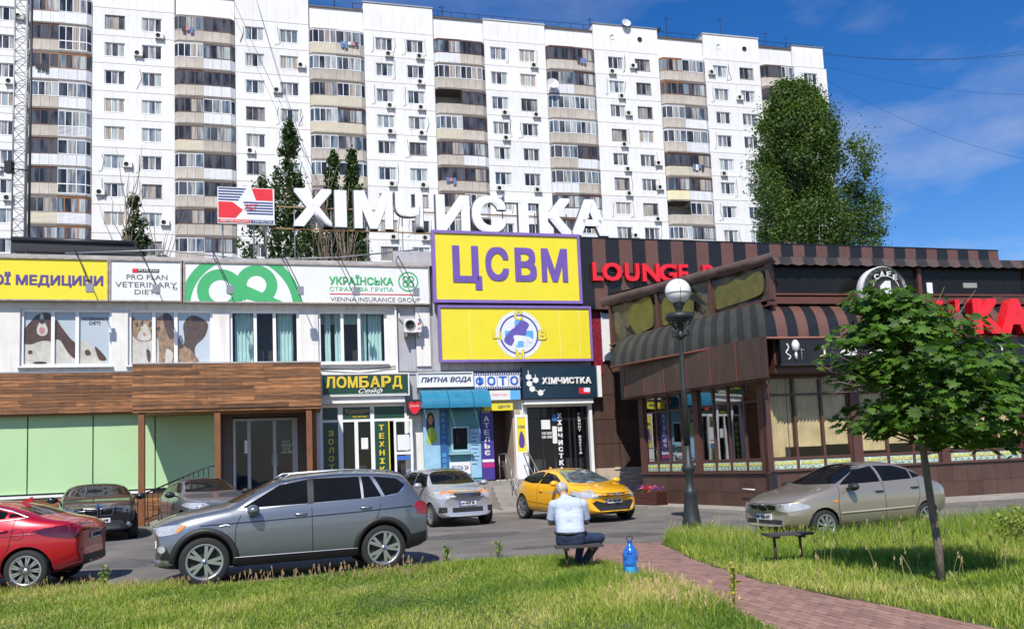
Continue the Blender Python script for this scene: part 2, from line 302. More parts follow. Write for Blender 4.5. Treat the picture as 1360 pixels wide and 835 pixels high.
for bi, (s0, s1, ws, top) in enumerate(bays):
    c = (s0+s1)/2; w = s1-s0
    for r in range(NR):
        inst(panel(w, [x-c for x in ws], ROW), 'wall_panel', apt, FA, c, -.02, Z1-ROW*r)
        for x in ws:
            fm, gm = random.choice(WV[:8] if random.random() < .85 else WV[8:]); o = inst(fm, 'window', apt, FA, x, .12, Z1-ROW*r); g_ = obj('glazing', gm, o)
            pr = {3: .75, 4: .3, 6: .45, 5: .6, 0: .4}.get(bi, .35)
            if random.random() < pr:
                dx = random.choice([-.5, .5, .75, 1.25, -1.25]) if bi != 3 else .5
                inst(ACM, 'air_conditioner', apt, FA, x+dx, -.05, Z1-ROW*r-(1.5 if abs(dx) < 1 else .6))
    # attic storey
    zt = Z1+ROW/2; a = MB().box(-w/2+.02, w/2-.02, 0, .3, 0, top-zt-.05, apt_m); inst(a.mesh('attic_panel'), 'attic_panel', apt, FA, c, -.02, zt+.03)
    a = MB().box(s0-.05, s1+.05, -.1, 4, top, top+.14, greym if bi % 2 else M('parapet_flashing', (.5, .5, .5), .5)); a.build('parapet_cap', apt, FA)
    lw = MB().box(s0+.03, s1-.03, -.02, .3, 0, zbot, apt_m); lw.build('lower_wall', apt, FA)
    for sx in (s0, s1-.02):   # side cheeks with floor joints
        for r in range(0, NR): sd = MB().box(0, .03, 0, 1.5, -ROW/2+.025, ROW/2-.025, apt_m) if r == 0 and sx == s0 and bi == 0 else None; \
            (globals().__setitem__('SIDE', sd.mesh('side_panel')) if sd else None); inst(SIDE, 'side_panel', apt, FA, sx+(.01 if sx != s0 else -.01), .29, Z1-ROW*r)
        MB().box(sx-.008, sx+.022, .29, 1.5, zt+.02, top-.02, apt_m).build('side_panel', apt, FA)
    if bi in (5, 6):
        for x, mm in (((s0+s1)/2-1.7, white), ((s0+s1)/2+1.8, dark)): MB().lathe([(.3, -.05), (.3, .02)], 16, mm, (x, -.02, 50.9), 'y').build('round_vent', apt, FA)
# the far right end wall
for r in range(NR+1): MB().box(24.45, 24.75, .0, 12, Z1-ROW*(r+.5)+.03, Z1-ROW*(r-.5)-.02, apt_m).build('end_panel', apt, FA)
slab_m = M('slab_shaded', (.16, .14, .12), .9, var=.3)  # dark slab colour paints in the shade under each balcony
def balcony_half(w, side, mat, siding):
    # outline in plan: outer end flush with the bay, folded outward towards the middle
    b = MB(); pts = [(0, -.1), (.4, -.42), (w, -.5)] if side < 0 else [(0, -.5), (w-.4, -.42), (w, -.1)]
    for (x0, y0), (x1, y1) in zip(pts, pts[1:]):
        n = max(1, round(math.hypot(x1-x0, y1-y0)/.95)) if not siding else 1
        for i in range(n):
            a = (x0+(x1-x0)*i/n, y0+(y1-y0)*i/n); c = (x0+(x1-x0)*(i+1)/n, y0+(y1-y0)*(i+1)/n); e = .012 if n > 1 else 0
            b.hexa([(a[0]+e, a[1], 0), (c[0]-e, c[1], 0), (c[0]-e, c[1]+.08, 0), (a[0]+e, a[1]+.08, 0), (a[0]+e, a[1], 1.12), (c[0]-e, c[1], 1.12), (c[0]-e, c[1]+.08, 1.12), (a[0]+e, a[1]+.08, 1.12)], mat)
        if siding:
            for k in range(1, 9): b.hexa([(x0, y0-.015, k*.125), (x1, y1-.015, k*.125), (x1, y1, k*.125), (x0, y0, k*.125), (x0, y0-.003, k*.125+.1), (x1, y1-.003, k*.125+.1), (x1, y1, k*.125+.1), (x0, y0, k*.125+.1)], mat)
    bx = [p for p in pts]; m2 = concrete if not siding else mat
    b.add([(x, y+.02, -.02) for x, y in pts]+[(pts[-1][0], 1.5, -.02), (pts[0][0], 1.5, -.02)]+[(x, y-.1, -.2) for x, y in pts]+[(pts[-1][0], 1.5, -.2), (pts[0][0], 1.5, -.2)],
          [(0, 1, 2, 3, 4), (9, 8, 7, 6, 5)]+[(i, i+5, (i+1) % 5+5, (i+1) % 5) for i in range(5)], slab_m)
    return b.mesh('balcony')
def glaz_half(w, side, fm, gl, lights, full=False):
    pts = [(0, -.1), (.4, -.42), (w, -.5)] if side < 0 else [(0, -.5), (w-.4, -.42), (w, -.1)]; f = MB(); g = MB(); z0, z1 = 1.12 if not full else .1, 2.62; t = .035
    for (x0, y0), (x1, y1) in zip(pts, pts[1:]):
        Ln = math.hypot(x1-x0, y1-y0); n = lights if Ln > 1 else 1; ux, uy = (x1-x0)/Ln, (y1-y0)/Ln
        def bar(a, c, za, zb, m, mb, d=.03):
            q = [(x0+ux*a-uy*-d, y0+uy*a-d), (x0+ux*c, y0+uy*c-d), (x0+ux*c, y0+uy*c+d), (x0+ux*a, y0+uy*a+d)]
            q[0] = (x0+ux*a, y0+uy*a-d); mb.hexa([(*p, za) for p in q]+[(*p, zb) for p in q], m)
        bar(0, Ln, z0, z0+.07, fm, f); bar(0, Ln, z1-.09, z1, fm, f)
        if full: bar(0, Ln, 1.0, 1.1, fm, f)
        for i in range(n+1): c = Ln*i/n; bar(max(0, c-t), min(Ln, c+t), z0+.07, z1-.09, fm, f, .027)
        for i in range(n): bar(Ln*i/n, Ln*(i+1)/n, z0+.05, z1-.05, gl[(i) % len(gl)], g, .008)
    f.add([(x, y-.05, z1) for x, y in pts]+[(pts[-1][0], 1.5, z1), (pts[0][0], 1.5, z1)]+[(x, y-.08, z1+.09) for x, y in pts]+[(pts[-1][0], 1.5, z1+.09), (pts[0][0], 1.5, z1+.09)],
          [(4, 3, 2, 1, 0), (5, 6, 7, 8, 9)]+[(i, (i+1) % 5, (i+1) % 5+5, i+5) for i in range(5)], concrete if random.random() < .6 else fm)
    return f.mesh('balcony_window'), g.mesh('glazing')
pink = glaz('glass_pink_curtain', (.45, .2, .25), (.6, .4, .42), 3)
LAUN = [M('cloth_white', (.7, .7, .7), .9), M('cloth_rose', (.55, .22, .25), .9), M('cloth_blue', (.12, .2, .4), .9), M('cloth_dark', (.05, .05, .06), .9)]
for ri, (s0, s1, mid, dz) in enumerate(recs):
    cache = {}
    for r in range(-0, NR+1):
        for side, a, b in ((-1, s0, mid), (1, mid, s1)):
            w = b-a; zf = Z1-ROW*r+dz-1.75   # floor of the balcony
            u = random.random(); kind = 'c' if u < .6 else ('w' if u < .88 else 's')
            if ri == 2: kind = 's' if u < .45 else 'c'
            if ri == 5 and r == 5: kind = 'l' if side < 0 else 'w'
            mat = {'c': parc, 'w': parw, 's': pary if ri == 2 or u < .93 else parw, 'l': parl}[kind]
            k1 = (side, kind, mat.name)
            if k1 not in cache: cache[k1] = balcony_half(w, side, mat, kind == 's')
            o = inst(cache[k1], 'balcony', apt, FA, a, 0, zf)
            v = random.choice('wwwbbboog' if ri not in (2,) else 'wwwwwwbg'); full = ri == 0 and side > 0 and r in (1, 4, 6)
            if v == 'o' and ri not in (0, 5): v = 'b'
            if full: v = 'w'
            fm = {'w': pvc, 'b': brownf, 'o': orangef, 'g': M('grey_frame', (.3, .27, .24), .5)}[v]; vi = random.randrange(3); k2 = (side, v, vi, full)
            if k2 not in cache:
                gl = {0: [GLS[0], GLS[1], GLS[2]], 1: [GLS[2], GLS[0], GLS[1], GLS[3]], 2: [GLS[0], GLS[0], GLS[4], GLS[1]]}[vi]
                if v in 'bo' and vi == 0: gl = [GLS[0], GLS[0], GLS[0], GLS[1]]
                cache[k2] = glaz_half(w, side, fm, gl, 3 if vi == 0 else 4, full)
            if random.random() < .05 and ri != 2: continue
            f = inst(cache[k2][0], 'balcony_window', apt, FA, a, 0, zf); gg = obj('glazing', cache[k2][1], f)
    zt = Z1+dz-1.75+2.75
    for k in range(1):
        r = random.randrange(NR); zz = Z1-ROW*r+dz-1.75; a = random.choice((s0+.8, mid+.5)); o = MB()
        for q in range(random.randint(3, 5)): x = a+q*.38; hgt = random.uniform(.35, .8); o.box(x, x+.32, -.66, -.64, zz+1.35-hgt, zz+1.35, random.choice(LAUN))
        tag(o.build('laundry', apt, FA), kind='stuff')
    MB().box(s0+.04, s1-.04, .25, 1.6, zt, 51.45, apt_m).build('recessed_parapet', apt, FA)
    MB().box(s0-.05, s1+.05, .1, 3, 51.45, 51.6, M('roof_flashing', (.1, .09, .09), .6)).build('roof_flashing', apt, FA)
# rooftop: railing, vent box, aerials
rl = MB()
for s in np.arange(-34, 24.6, 1.6):
    rl.tube([(s, 1.8, 51.4), (s, 1.8, 53.2)], .035, 4, blackm, False)
for z in (52.6, 53.2): rl.tube([(-34, 1.8, z), (24.4, 1.8, z)], .03, 4, blackm, False)
rl.build('roof_railing', apt, FA)
v = MB().box(.6, 2.8, 2.5, 4.2, 51.3, 53.2, M('vent_shaft', (.55, .52, .48), .9)); v.hexa([(0, 1.9, 53.25), (3.3, 1.9, 53.5), (3.3, 4.8, 53.5), (0, 4.8, 53.25), (0, 1.9, 53.4), (3.3, 1.9, 53.8), (3.3, 4.8, 53.8), (0, 4.8, 53.4)], blackm); v.build('ventilation_shaft', apt, FA)
v = MB().box(-42.5, -39.6, 3, 5, 52.9, 54.6, parc); v.box(-43, -39.2, 2.6, 5.4, 54.6, 54.8, blackm); v.build('ventilation_shaft', apt, FA)
for s, h in ((-36, 2), (-6.2, 2.2), (3.7, 3.3), (11, 3.8), (17.2, 2.6), (20.1, 2.2), (-24, 2)):
    MB().tube([(s, 1.2, 51.5), (s, 1.2, 51.6+h)], .05, 4, blackm).tube([(s-.4, 1.2, 51.3+h), (s+.4, 1.2, 51.3+h)], .03, 4, blackm).build('aerial', apt, FA)
def dish(parent, s, y, z, r, tilt=.3):
    b = MB(); b.lathe([(0.02, 0), (r*.5, -.06), (r, -.22)], 14, M('dish_grey', (.6, .6, .6), .5), (0, 0, 0), 'y', False).tube([(0, 0, 0), (0, .1, 0), (0, .2, -.7)], .03, 5, greym); o = b.build('satellite_dish', parent, FA, (s, y, z)); o.rotation_euler.x = -tilt
dish(apt, -2.2, -.2, 52.6, .55); dish(apt, -11.9, -.9, 44.1, .7); dish(apt, -18.9, -.5, 20.8, .6)
# stray cables on the facade
for i, (a, b) in enumerate(((( -48, 54), (-31, 16)), ((-45, 54), (-38, 30)))):
    MB().tube([(a[0]+(b[0]-a[0])*t, -2.5, a[1]+(b[1]-a[1])*t-4*t*(1-t)) for t in np.linspace(0, 1, 12)], .025, 3, cable_m, False).build('hanging_cable', apt, FA)
for k in range(60):
    bi = random.choice([1, 2, 3, 3, 4, 5, 6]); s0, s1, ws, top = bays[bi]; x = random.choice(ws)+random.choice((-1.15, 1.15)); z = Z1-ROW*random.randrange(NR)
    MB().tube([(x, -.06, z+random.uniform(.6, 1.2)), (x+random.uniform(-.2, .2), -.08, z), (x+random.uniform(-.3, .3), -.08, z-.9), (x-.3, -.06, z-1.1)], .022, 3, cable_m, False).build('wall_cable', apt, FA)
# overhead wires leaving the roof towards the right
for i, (p0, p1, sag) in enumerate((((24.4, 3, 53.2), (70, -10, 56), 3.5), ((24.4, 3, 52.9), (72, -12, 54.2), 3), ((22, 3, 52), (60, -28, 29), 7), ((24.5, 2, 51), (75, -22, 45), 5))):
    w = [FA.w(*[p0[k]+(p1[k]-p0[k])*t-(4*sag*t*(1-t) if k == 2 else 0) for k in range(3)]) for t in np.linspace(0, 1, 24)]
    o = MB().tube(w, .02 if i < 2 else .016, 4, cable_m, False).build('overhead_wire')
    tag(o, ['upper of two wires running right from the apartment roof corner', 'second wire just below the top one leaving the apartment roof corner', 'long drooping wire slanting down steeply across the blue sky', 'faint wire sloping gently down across the sky under the top pair'][i], 'wire')
# ---------------- lattice mast ----------------
mast = thing('lattice_mast', 'slim galvanised lattice mast rising at the far left above the shop roof', 'mast')
MX = P(29, 320, 34)
mast.location = (MX.x, MX.y, 8.8)
mm = M('galvanised', (.30, .31, .32), .5, metal=.5, var=.2); hw = .27; legs = [(-hw, -hw), (hw, -hw), (0, hw)]
for i, (x, y) in enumerate(legs): MB().tube([(x, y, 0), (x, y, 16)], .035, 6, mm).build('leg', mast)
br = MB()
for k in range(32):
    z = k*.5
    for i in range(3): a = legs[i]; b = legs[(i+1) % 3]; br.tube([(*a, z), (*b, z+.5)] if k % 2 else [(*b, z), (*a, z+.5)], .016, 4, mm, False); br.tube([(*a, z), (*b, z)], .014, 4, mm, False)
br.build('lattice_bracing', mast); MB().tube([(.42, -.2, 0), (.42, -.2, 15.5)], .05, 6, blackm).build('cable_duct', mast)
MB().tube([(-.9, -.3, 6.3), (.4, -.3, 6.1)], .03, 5, blackm).box(-.5, -.2, -.5, -.25, 6.0, 6.5, blackm).build('side_bracket', mast)

# ---------------- shop building ----------------
def loc(fr, s, y, z): return fr.w(s, y, z)
shop = thing('shop_building', 'two storey white shop building with sign band, wide windows and small shopfronts below', 'building', (FF.o.x, FF.o.y, 0))
stucco = M('shop_wall', (.75, .73, .69), .85, var=.12, scale=1.3, bump=.2, streak=.4, dirt=(.32, .29, .25))
greywall = M('shop_grey_cladding', (.42, .42, .45), .7, var=.1, streak=.3)
beige = M('beige_render', (.50, .40, .31), .9, var=.15, scale=2, bump=.3, streak=.35, dirt=(.25, .2, .16))
glass = clear_glass('shop_glass')
holes = [(-21.5, -19.2, 5.43, 7.35), (-18.25, -15.5, 5.43, 7.35), (-15.0, -12.3, 5.43, 7.35), (-11.75, -9.4, 5.43, 7.35), (-8.75, -6.3, 5.43, 7.35)]
MB().wall(-24, -6.0, 4.0, 9.0, 0, .35, holes, stucco).build('upper_wall', shop, FF)
MB().wall(-6.0, 1.55, 4.0, 9.6, .02, .35, [], greywall).build('upper_wall', shop, FF)
MB().box(-5.25, -4.72, -.06, 0, 5.3, 7.5, stucco).build('wall_pilaster', shop, FF)
MB().box(-6.02, -5.95, -.12, 0, 5.0, 7.5, white).build('down_pipe', shop, FF)
MB().box(-24, 23, 9, 24, 0, 8.9, stucco).build('rear_wall', shop, FF)
MB().box(-24, 1.5, .3, 24, 8.75, 8.95, M('flat_roof', (.2, .2, .2), .9)).build('roof', shop, FF)
MB().box(-24, -4.5, -.25, .3, 9.0, 9.12, M('roof_edge', (.45, .42, .4), .7, var=.3)).build('roof_edge', shop, FF)
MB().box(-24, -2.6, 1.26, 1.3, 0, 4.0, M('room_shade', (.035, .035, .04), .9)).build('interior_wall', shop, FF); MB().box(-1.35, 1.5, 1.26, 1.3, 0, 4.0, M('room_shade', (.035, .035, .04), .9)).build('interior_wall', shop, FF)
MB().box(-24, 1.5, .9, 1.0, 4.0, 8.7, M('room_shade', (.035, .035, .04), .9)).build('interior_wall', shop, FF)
cur_t = M('teal_curtain', (.42, .62, .60), .8, var=.12, scale=3); cur_y = M('cream_curtain', (.56, .48, .29), .85, var=.3, scale=2)
def curtain(x0, x1, z0, z1, y, m, fold=.16, amp=.05, tie=0):
    b = MB(); n = max(8, int((x1-x0)/fold*6)); vs = []; rows = 6
    for j in range(rows+1):
        t = j/rows
        for i in range(n+1):
            u = i/n; pinch = 1-tie*math.sin(math.pi*min(1, t*1.2))*.6; xx = x0+(x1-x0)*u*pinch
            vs.append((xx, y+amp*math.sin(i/n*(x1-x0)/fold*2*math.pi+.4*math.sin(3*t)+u*3), z0+(z1-z0)*t))
    b.add(vs, [(j*(n+1)+i, j*(n+1)+i+1, (j+1)*(n+1)+i+1, (j+1)*(n+1)+i) for j in range(rows) for i in range(n)], m, True); return b
def big_window(x0, x1, z0, z1, cuts, fr=FF, parent=shop, fm=pvc, t=.09, y=.14, glass_m=None, sill=True, name='window'):
    b = MB(); xs = [x0]+cuts+[x1]; b.box(x0, x1, y-.05, y+.05, z0, z0+t, fm).box(x0, x1, y-.05, y+.05, z1-t, z1, fm)
    for i, x in enumerate(xs): a = x if i == 0 else (x-t if i == len(xs)-1 else x-t*.6); b.box(a, a+t*(1 if i in (0, len(xs)-1) else 1.2), y-.047, y+.047, z0+t, z1-t, fm)
    if sill: b.box(x0-.05, x1+.05, -.14, y-.05, z0-.05, z0+.0, fm)
    o = b.build(name, parent, fr)
    for a, c in zip(xs, xs[1:]): q = MB().box(a+t*.5, c-t*.5, y+.0, y+.012, z0+t*.6, z1-t*.6, glass_m or glass); obj('pane', q.mesh('pane'), o)
    return o
for (a, b_, c, d), cuts in zip(holes, ([-20.4], [-17.3, -16.57], [-14.2, -13.5], [-10.9, -10.25], [-7.9, -7.3])): big_window(a, b_, c, d, cuts)
for x0, x1 in ((-11.6, -11.0), (-10.95, -10.9), (-10.15, -9.62), (-8.5, -8.3), (-8.15, -7.85), (-7.25, -7.0), (-6.95, -6.45)): curtain(x0, x1, 5.5, 7.3, .45, cur_t, .14).build('curtain', shop, FF)
for x0, x1 in ((-8.7, -6.4),): curtain(x0, x1, 6.95, 7.33, .62, cur_t, .2).build('curtain', shop, FF)
# --- photographs printed on the window film ---
def poly_flat(pts, m, y, b): b.add([(x, y, z) for x, z in pts], [tuple(range(len(pts)))], m)
fur_b = M('print_brown_fur', (.085, .035, .022), .5, var=.5, scale=9, grain=(1, 1, .5)); fur_w = M('print_white_fur', (.62, .57, .50), .5, var=.22, scale=7, grain=(1, 1, .5)); film = M('print_backdrop', (.52, .57, .63), .45, var=.05, scale=1)
fur_t = M('print_tabby_fur', (.36, .22, .13), .5, var=.6, scale=10, grain=(1, 1, .5)); fur_d = M('print_dark_fur', (.10, .055, .035), .5, var=.5, scale=8); pinkp = M('print_pink', (.6, .22, .2), .5); eyem = M('print_eye', (.6, .42, .08), .4); ink = M('print_ink', (.02, .02, .02), .5)
def zpx(pts): return spline([FAT(a, b) for a, b in pts], 4)
def FAT(u, v):   # (u, v) on an enlarged print grid -> (s, z) on the wall
    s = -18.25+(u-65)*(2.75/268); return (s, 7.33-(v-207)*(1.88/190))
def FAT2(u, v): return (-15.0+(u-387)*(2.7/257), 7.33-(v-207)*(1.88/175))
def poster(name, x0, x1, shapes, fn):
    o = MB().box(x0+.05, x1-.05, .17, .18, 5.5, 7.3, film).build(name, shop, FF); b = MB()
    for i, (m, pts) in enumerate(shapes):
        q = [(min(max(x, x0+.06), x1-.06), min(max(z, 5.51), 7.29)) for x, z in spline([fn(*p) for p in pts], 4)]; poly_flat(q, m, .168-.0012*i, b)
    me = b.mesh('printed_animal'); recalc(me); bmq = bmesh.new(); bmq.from_mesh(me); bmesh.ops.triangulate(bmq, faces=bmq.faces); bmq.to_mesh(me); bmq.free(); obj('printed_animal', me, o); return o
for o_, nm in ((big_window, 0),): pass
pd = poster('window_poster', -18.25, -15.5, [
    (fur_w, [(75, 330), (110, 305), (160, 300), (215, 330), (250, 310), (290, 350), (310, 385), (250, 388), (220, 380), (170, 388), (120, 392), (70, 390)]),
    (fur_b, [(165, 240), (180, 262), (205, 300), (225, 325), (222, 370), (200, 350), (178, 310), (160, 300)]),
    (fur_b, [(280, 330), (300, 350), (315, 375), (295, 378), (285, 355)]),
    (fur_b, [(95, 240), (110, 222), (140, 216), (158, 235), (160, 280), (155, 330), (130, 310), (110, 318), (80, 322), (66, 305), (68, 280)]),
    (fur_w, [(119, 222), (127, 222), (131, 245), (140, 268), (138, 288), (125, 294), (111, 286), (110, 266), (117, 245)]),
    (fur_w, [(112, 315), (145, 312), (168, 335), (160, 372), (120, 376), (80, 372), (78, 340)]),
    (fur_b, [(85, 345), (95, 342), (98, 352), (88, 356)]), (fur_b, [(250, 345), (262, 342), (268, 356), (254, 360)]), (ink, [(98, 384), (118, 380), (140, 384), (120, 390)]), (ink, [(118, 240), (127, 238), (132, 246), (125, 254), (117, 248)]), (pinkp, [(118, 266), (130, 266), (131, 280), (124, 288), (117, 280)]),
    (ink, [(111, 232), (115, 231), (115, 236), (111, 236)]), (ink, [(133, 232), (137, 231), (138, 236), (133, 236)])], FAT)
pc = poster('window_poster', -15.0, -12.3, [
    (fur_d, [(555, 300), (552, 250), (575, 222), (605, 228), (628, 250), (618, 290), (590, 320), (588, 350), (600, 382), (560, 382), (548, 340)]),
    (fur_t, [(440, 260), (480, 225), (505, 215), (525, 250), (545, 310), (580, 340), (590, 382), (420, 384), (400, 350), (405, 310)]),
    (fur_d, [(490, 220), (512, 218), (530, 262), (515, 300), (498, 270)]),
    (fur_w, [(398, 290), (430, 300), (468, 290), (478, 330), (468, 386), (404, 386), (398, 340)]),
    (fur_t, [(396, 262), (398, 225), (412, 238), (440, 236), (462, 240), (478, 228), (480, 262), (472, 292), (436, 306), (404, 296)]),
    (fur_w, [(428, 250), (440, 252), (452, 280), (452, 296), (434, 304), (414, 296), (416, 280)]),
    (fur_d, [(406, 246), (412, 244), (416, 256), (410, 258)]), (fur_d, [(424, 240), (430, 240), (430, 254), (426, 254)]), (fur_d, [(450, 242), (458, 244), (452, 258), (447, 256)]), (fur_d, [(468, 262), (480, 258), (478, 270), (466, 270)]), (fur_d, [(440, 330), (452, 340), (450, 372), (442, 360)]), (fur_w, [(500, 330), (520, 345), (512, 380), (498, 380)]), (eyem, [(412, 264), (420, 261), (425, 266), (418, 270)]), (eyem, [(446, 268), (455, 264), (463, 268), (454, 273)]),
    (ink, [(417, 263), (420, 263), (420, 269), (417, 269)]), (ink, [(453, 266), (456, 266), (456, 272), (453, 272)]), (pinkp, [(428, 278), (436, 277), (438, 283), (432, 287)])], FAT2)
put(text("VETERINARY\nDIETS", -16.45, -15.65, 6.85, 7.1, .155, .165, ink), 'lettering', shop, FF)
# --- lower storey: green panels, entrance, plinth ---
green = M('green_panel', (.42, .62, .33), .55, var=.05, scale=.8, streak=.3, dirt=(.5, .58, .5)); woodm = M('stained_plank', (.29, .125, .045), .6, var=.8, scale=3, bump=.3, bscale=12, rnd=.55, grain=(.6, 4, 9), streak=.55, dirt=(.055, .03, .02))
post_m = M('stained_post', (.22, .085, .03), .6, var=.4, scale=3, grain=(8, 8, .6), bump=.2)
xs = [-24, -21.9, -19.9, -17.98, -16.05, -14.15, -12.2]
for a, c in zip(xs, xs[1:]):
    MB().box(a+.02, c-.02, .0, .12, 1.3, 4.0, green).build('green_panel', shop, FF)
MB().box(-24, -12.0, .06, .3, .0, 4.0, blackm).build('lower_wall', shop, FF)
MB().box(-24, -14.2, -.12, .06, 1.16, 1.24, white).build('plinth_ledge', shop, FF)
for k in range(8):
    x = -24
    while x < -12:
        w = random.uniform(1.6, 3.2); MB().box(x+.004, min(x+w, -12)-.004, -.08-random.uniform(0, .012), .05, .02+k*.14, .02+k*.14+.132, woodm).build('plank', shop, FF); x += w
MB().wall(-12.2, -8.9, 0, 4.0, .1, .4, [(-11.7, -9.5, 1.0, 3.6)], M('grey_brown_wall', (.12, .10, .09), .8)).build('entrance_wall', shop, FF)
doorf = M('door_frame_grey', (.42, .45, .47), .4); d = big_window(-11.68, -9.52, 1.0, 3.55, [-11.15, -10.3, -9.95+.3], fm=doorf, sill=False, name='entrance_door')
MB().tube([(-10.38, .05, 1.9), (-10.38, .05, 2.5)], .02, 6, greym).tube([(-10.2, .05, 1.9), (-10.2, .05, 2.5)], .02, 6, greym).build('door_handle', shop, FF)
put(text("ПН-ПТ\n9:00-20:00\nСБ-НД\n10:00-18:00", -10.08, -9.72, 2.3, 2.75, .115, .12, white), 'opening_hours', shop, FF)
MB().box(-11.3, -11.1, .1, .12, 2.35, 2.8, white).build('notice', shop, FF)
# porch
porch = thing('wooden_porch', 'stained timber canopy on posts in front of the grey double entrance door', 'porch', tuple(loc(FF, -11.6, -1, 0)))
def planks(x0, x1, y, z0, z1, n, parent, fr=FF, t=.035, ends=(1.2, 2.6)):
    h = (z1-z0)/n
    for k in range(n):
        x = x0
        while x < x1-.01:
            w = random.uniform(*ends); e = min(x+w, x1); e = x1 if x1-e < .5 else e; q = random.uniform(0, .014)
            MB().box(x+.004, e-.004, y-t-q, y, z0+k*h+.006, z0+(k+1)*h-.004, woodm).build('plank', parent, fr); x = e
planks(-14.5, -8.75, -2.0, 3.78, 5.22, 12, porch)
MB().box(-14.5, -8.75, -2.0, .0, 3.7, 3.78, woodm).build('canopy_soffit', porch, FF); MB().box(-14.52, -8.73, -2.06, -.02, 5.22, 5.27, M('roof_edge', (.45, .42, .4), .7)).build('canopy_cap', porch, FF)
for x in (-14.5, -8.79):
    for k in range(12): MB().box(x, x+.04, -1.96, -.32, 3.79+k*.119, 3.79+k*.119+.11, woodm).build('plank', porch, FF)
for x in (-14.25, -12.0, -9.15): MB().box(x-.09, x+.09, -1.95, -1.77, .0 if x < -13 else .0, 3.7, post_m).build('post', porch, FF)
MB().box(-9.1, -8.9, -1.6, .1, 1, 3.7, post_m).build('side_board', porch, FF)
MB().box(-12.3, -8.85, -1.7, .1, .0, .98, concrete).build('porch_slab', porch, FF)
for i in range(5): MB().box(-11.9, -9.2, -1.7-.3*(i+1), -1.7-.3*i, 0, .98-.18*(i+1), concrete).build('step', porch, FF)
pl = thing('plank_parapet', 'long band of weathered brown boards along the white wall, over the green panels', 'cladding', tuple(loc(FF, -19, -.3, 3.8)))
planks(-24, -14.52, -.3, 3.85, 5.18, 12, pl); MB().box(-24, -14.54, -.3, .0, 5.18, 5.22, greym).build('top_cap', pl, FF); MB().box(-24, -14.54, -.29, .0, 3.80, 3.85, post_m).build('soffit', pl, FF)
rmp = thing('access_ramp', 'sloping concrete access ramp with black bar railing beside the porch post', 'ramp', tuple(loc(FF, -13.5, -1, 0)))
rb = MB(); rb.hexa([(-14.1, -1.7, 0), (-12.3, -1.7, 0), (-12.3, -.3, 0), (-14.1, -.3, 0), (-14.1, -1.7, .25), (-12.3, -1.7, .95), (-12.3, -.3, .95), (-14.1, -.3, .25)], concrete); rb.build('ramp_slab', rmp, FF)
MB().tube([(-14.6, -1.72, 1.0), (-12.3, -1.72, 1.95), (-11.9, -1.72, 1.95)], .028, 6, blackm).tube([(-14.6, -1.72, .2), (-12.3, -1.72, 1.1)], .02, 6, blackm).build('handrail', rmp, FF)
for i in range(16): x = -14.55+i*.15; z = .22+(x+14.6)*.39; MB().tube([(x, -1.72, z), (x, -1.72, z+.8)], .012, 4, blackm, False).build('baluster', rmp, FF)
# ---- sign band ----
def sign(name, label, x0, x1, z0, z1, y, th, face, frame=None, fr=FF, cat='sign', ft=.06):
    o = thing(name, label, cat, tuple(loc(fr, (x0+x1)/2, y, z0))); MB().box(x0+.01, x1-.01, y, y+th, z0+.01, z1-.01, face).build('sign_face', o, fr)
    if frame:
        b = MB().box(x0-.01, x1+.01, y-.05, y+th+.01, z0-.01, z0+ft, frame).box(x0-.01, x1+.01, y-.05, y+th+.01, z1-ft, z1+.01, frame).box(x0-.012, x0+ft, y-.047, y+th+.01, z0+ft, z1-ft, frame).box(x1-ft, x1+.012, y-.047, y+th+.01, z0+ft, z1-ft, frame); b.build('sign_frame', o, fr)
    return o
def T(parent, body, x0, x1, z0, z1, y, mat, bold=.012, shear=0, th=.006, fr=FF, name='lettering'): return put(text(body, x0, x1, z0, z1, y, y+th, mat, bold, shear), name, parent, fr)
yel = M('sign_yellow', (.80, .68, .03), .4, var=.04, streak=.12, dirt=(.7, .6, .2)); vio = M('sign_violet', (.10, .055, .28), .4, var=.05); vinyl = M('sign_white_vinyl', (.76, .77, .76), .4, var=.04, streak=.25, dirt=(.6, .58, .54)); grn = M('sign_green', (.06, .42, .15), .4, var=.08)
frm_r = M('rusty_frame', (.38, .33, .29), .7, var=.4, scale=6)
s1 = sign('veterinary_banner', 'yellow banner with violet Cyrillic letters at the far left of the sign band', -24, -15.56, 7.58, 9.0, -.22, .1, yel, frm_r, ft=.035)
T(s1, "ЦЕНТР ВЕТЕРИНАРНОЇ МЕДИЦИНИ", -23.9+.4, -15.72, 8.03, 8.52, -.232, vio, .03)
s2 = sign('pet_food_banner', 'white banner with grey VETERINARY DIETS lettering between the yellow and green banners', -15.52, -13.27, 7.58, 9.0, -.22, .1, vinyl, frm_r, ft=.035); gm = M('print_grey', (.1, .1, .11), .5); redp = M('sign_red', (.72, .02, .03), .4)
MB().box(-14.78, -13.98, -.235, -.222, 8.58, 8.69, ink).box(-14.82, -14.66, -.238, -.224, 8.57, 8.7, redp).build('brand_strip', s2, FF); T(s2, "PURINA", -14.62, -14.0, 8.60, 8.675, -.245, white, .0)
T(s2, "PRO PLAN", -15.0, -13.72, 8.33, 8.5, -.23, gm, .0); T(s2, "VETERINARY", -15.35, -13.42, 8.06, 8.24, -.23, gm, .0); T(s2, "DIETS", -14.75, -13.98, 7.82, 7.98, -.23, gm, .0); T(s2, "Rx", -13.55, -13.4, 7.98, 8.12, -.23, gm, 0)
s3 = sign('insurance_banner', 'long white banner with large green knot emblem and insurance group name', -13.2, -4.72, 7.56, 8.98, -.22, .1, vinyl, frm_r, ft=.035)
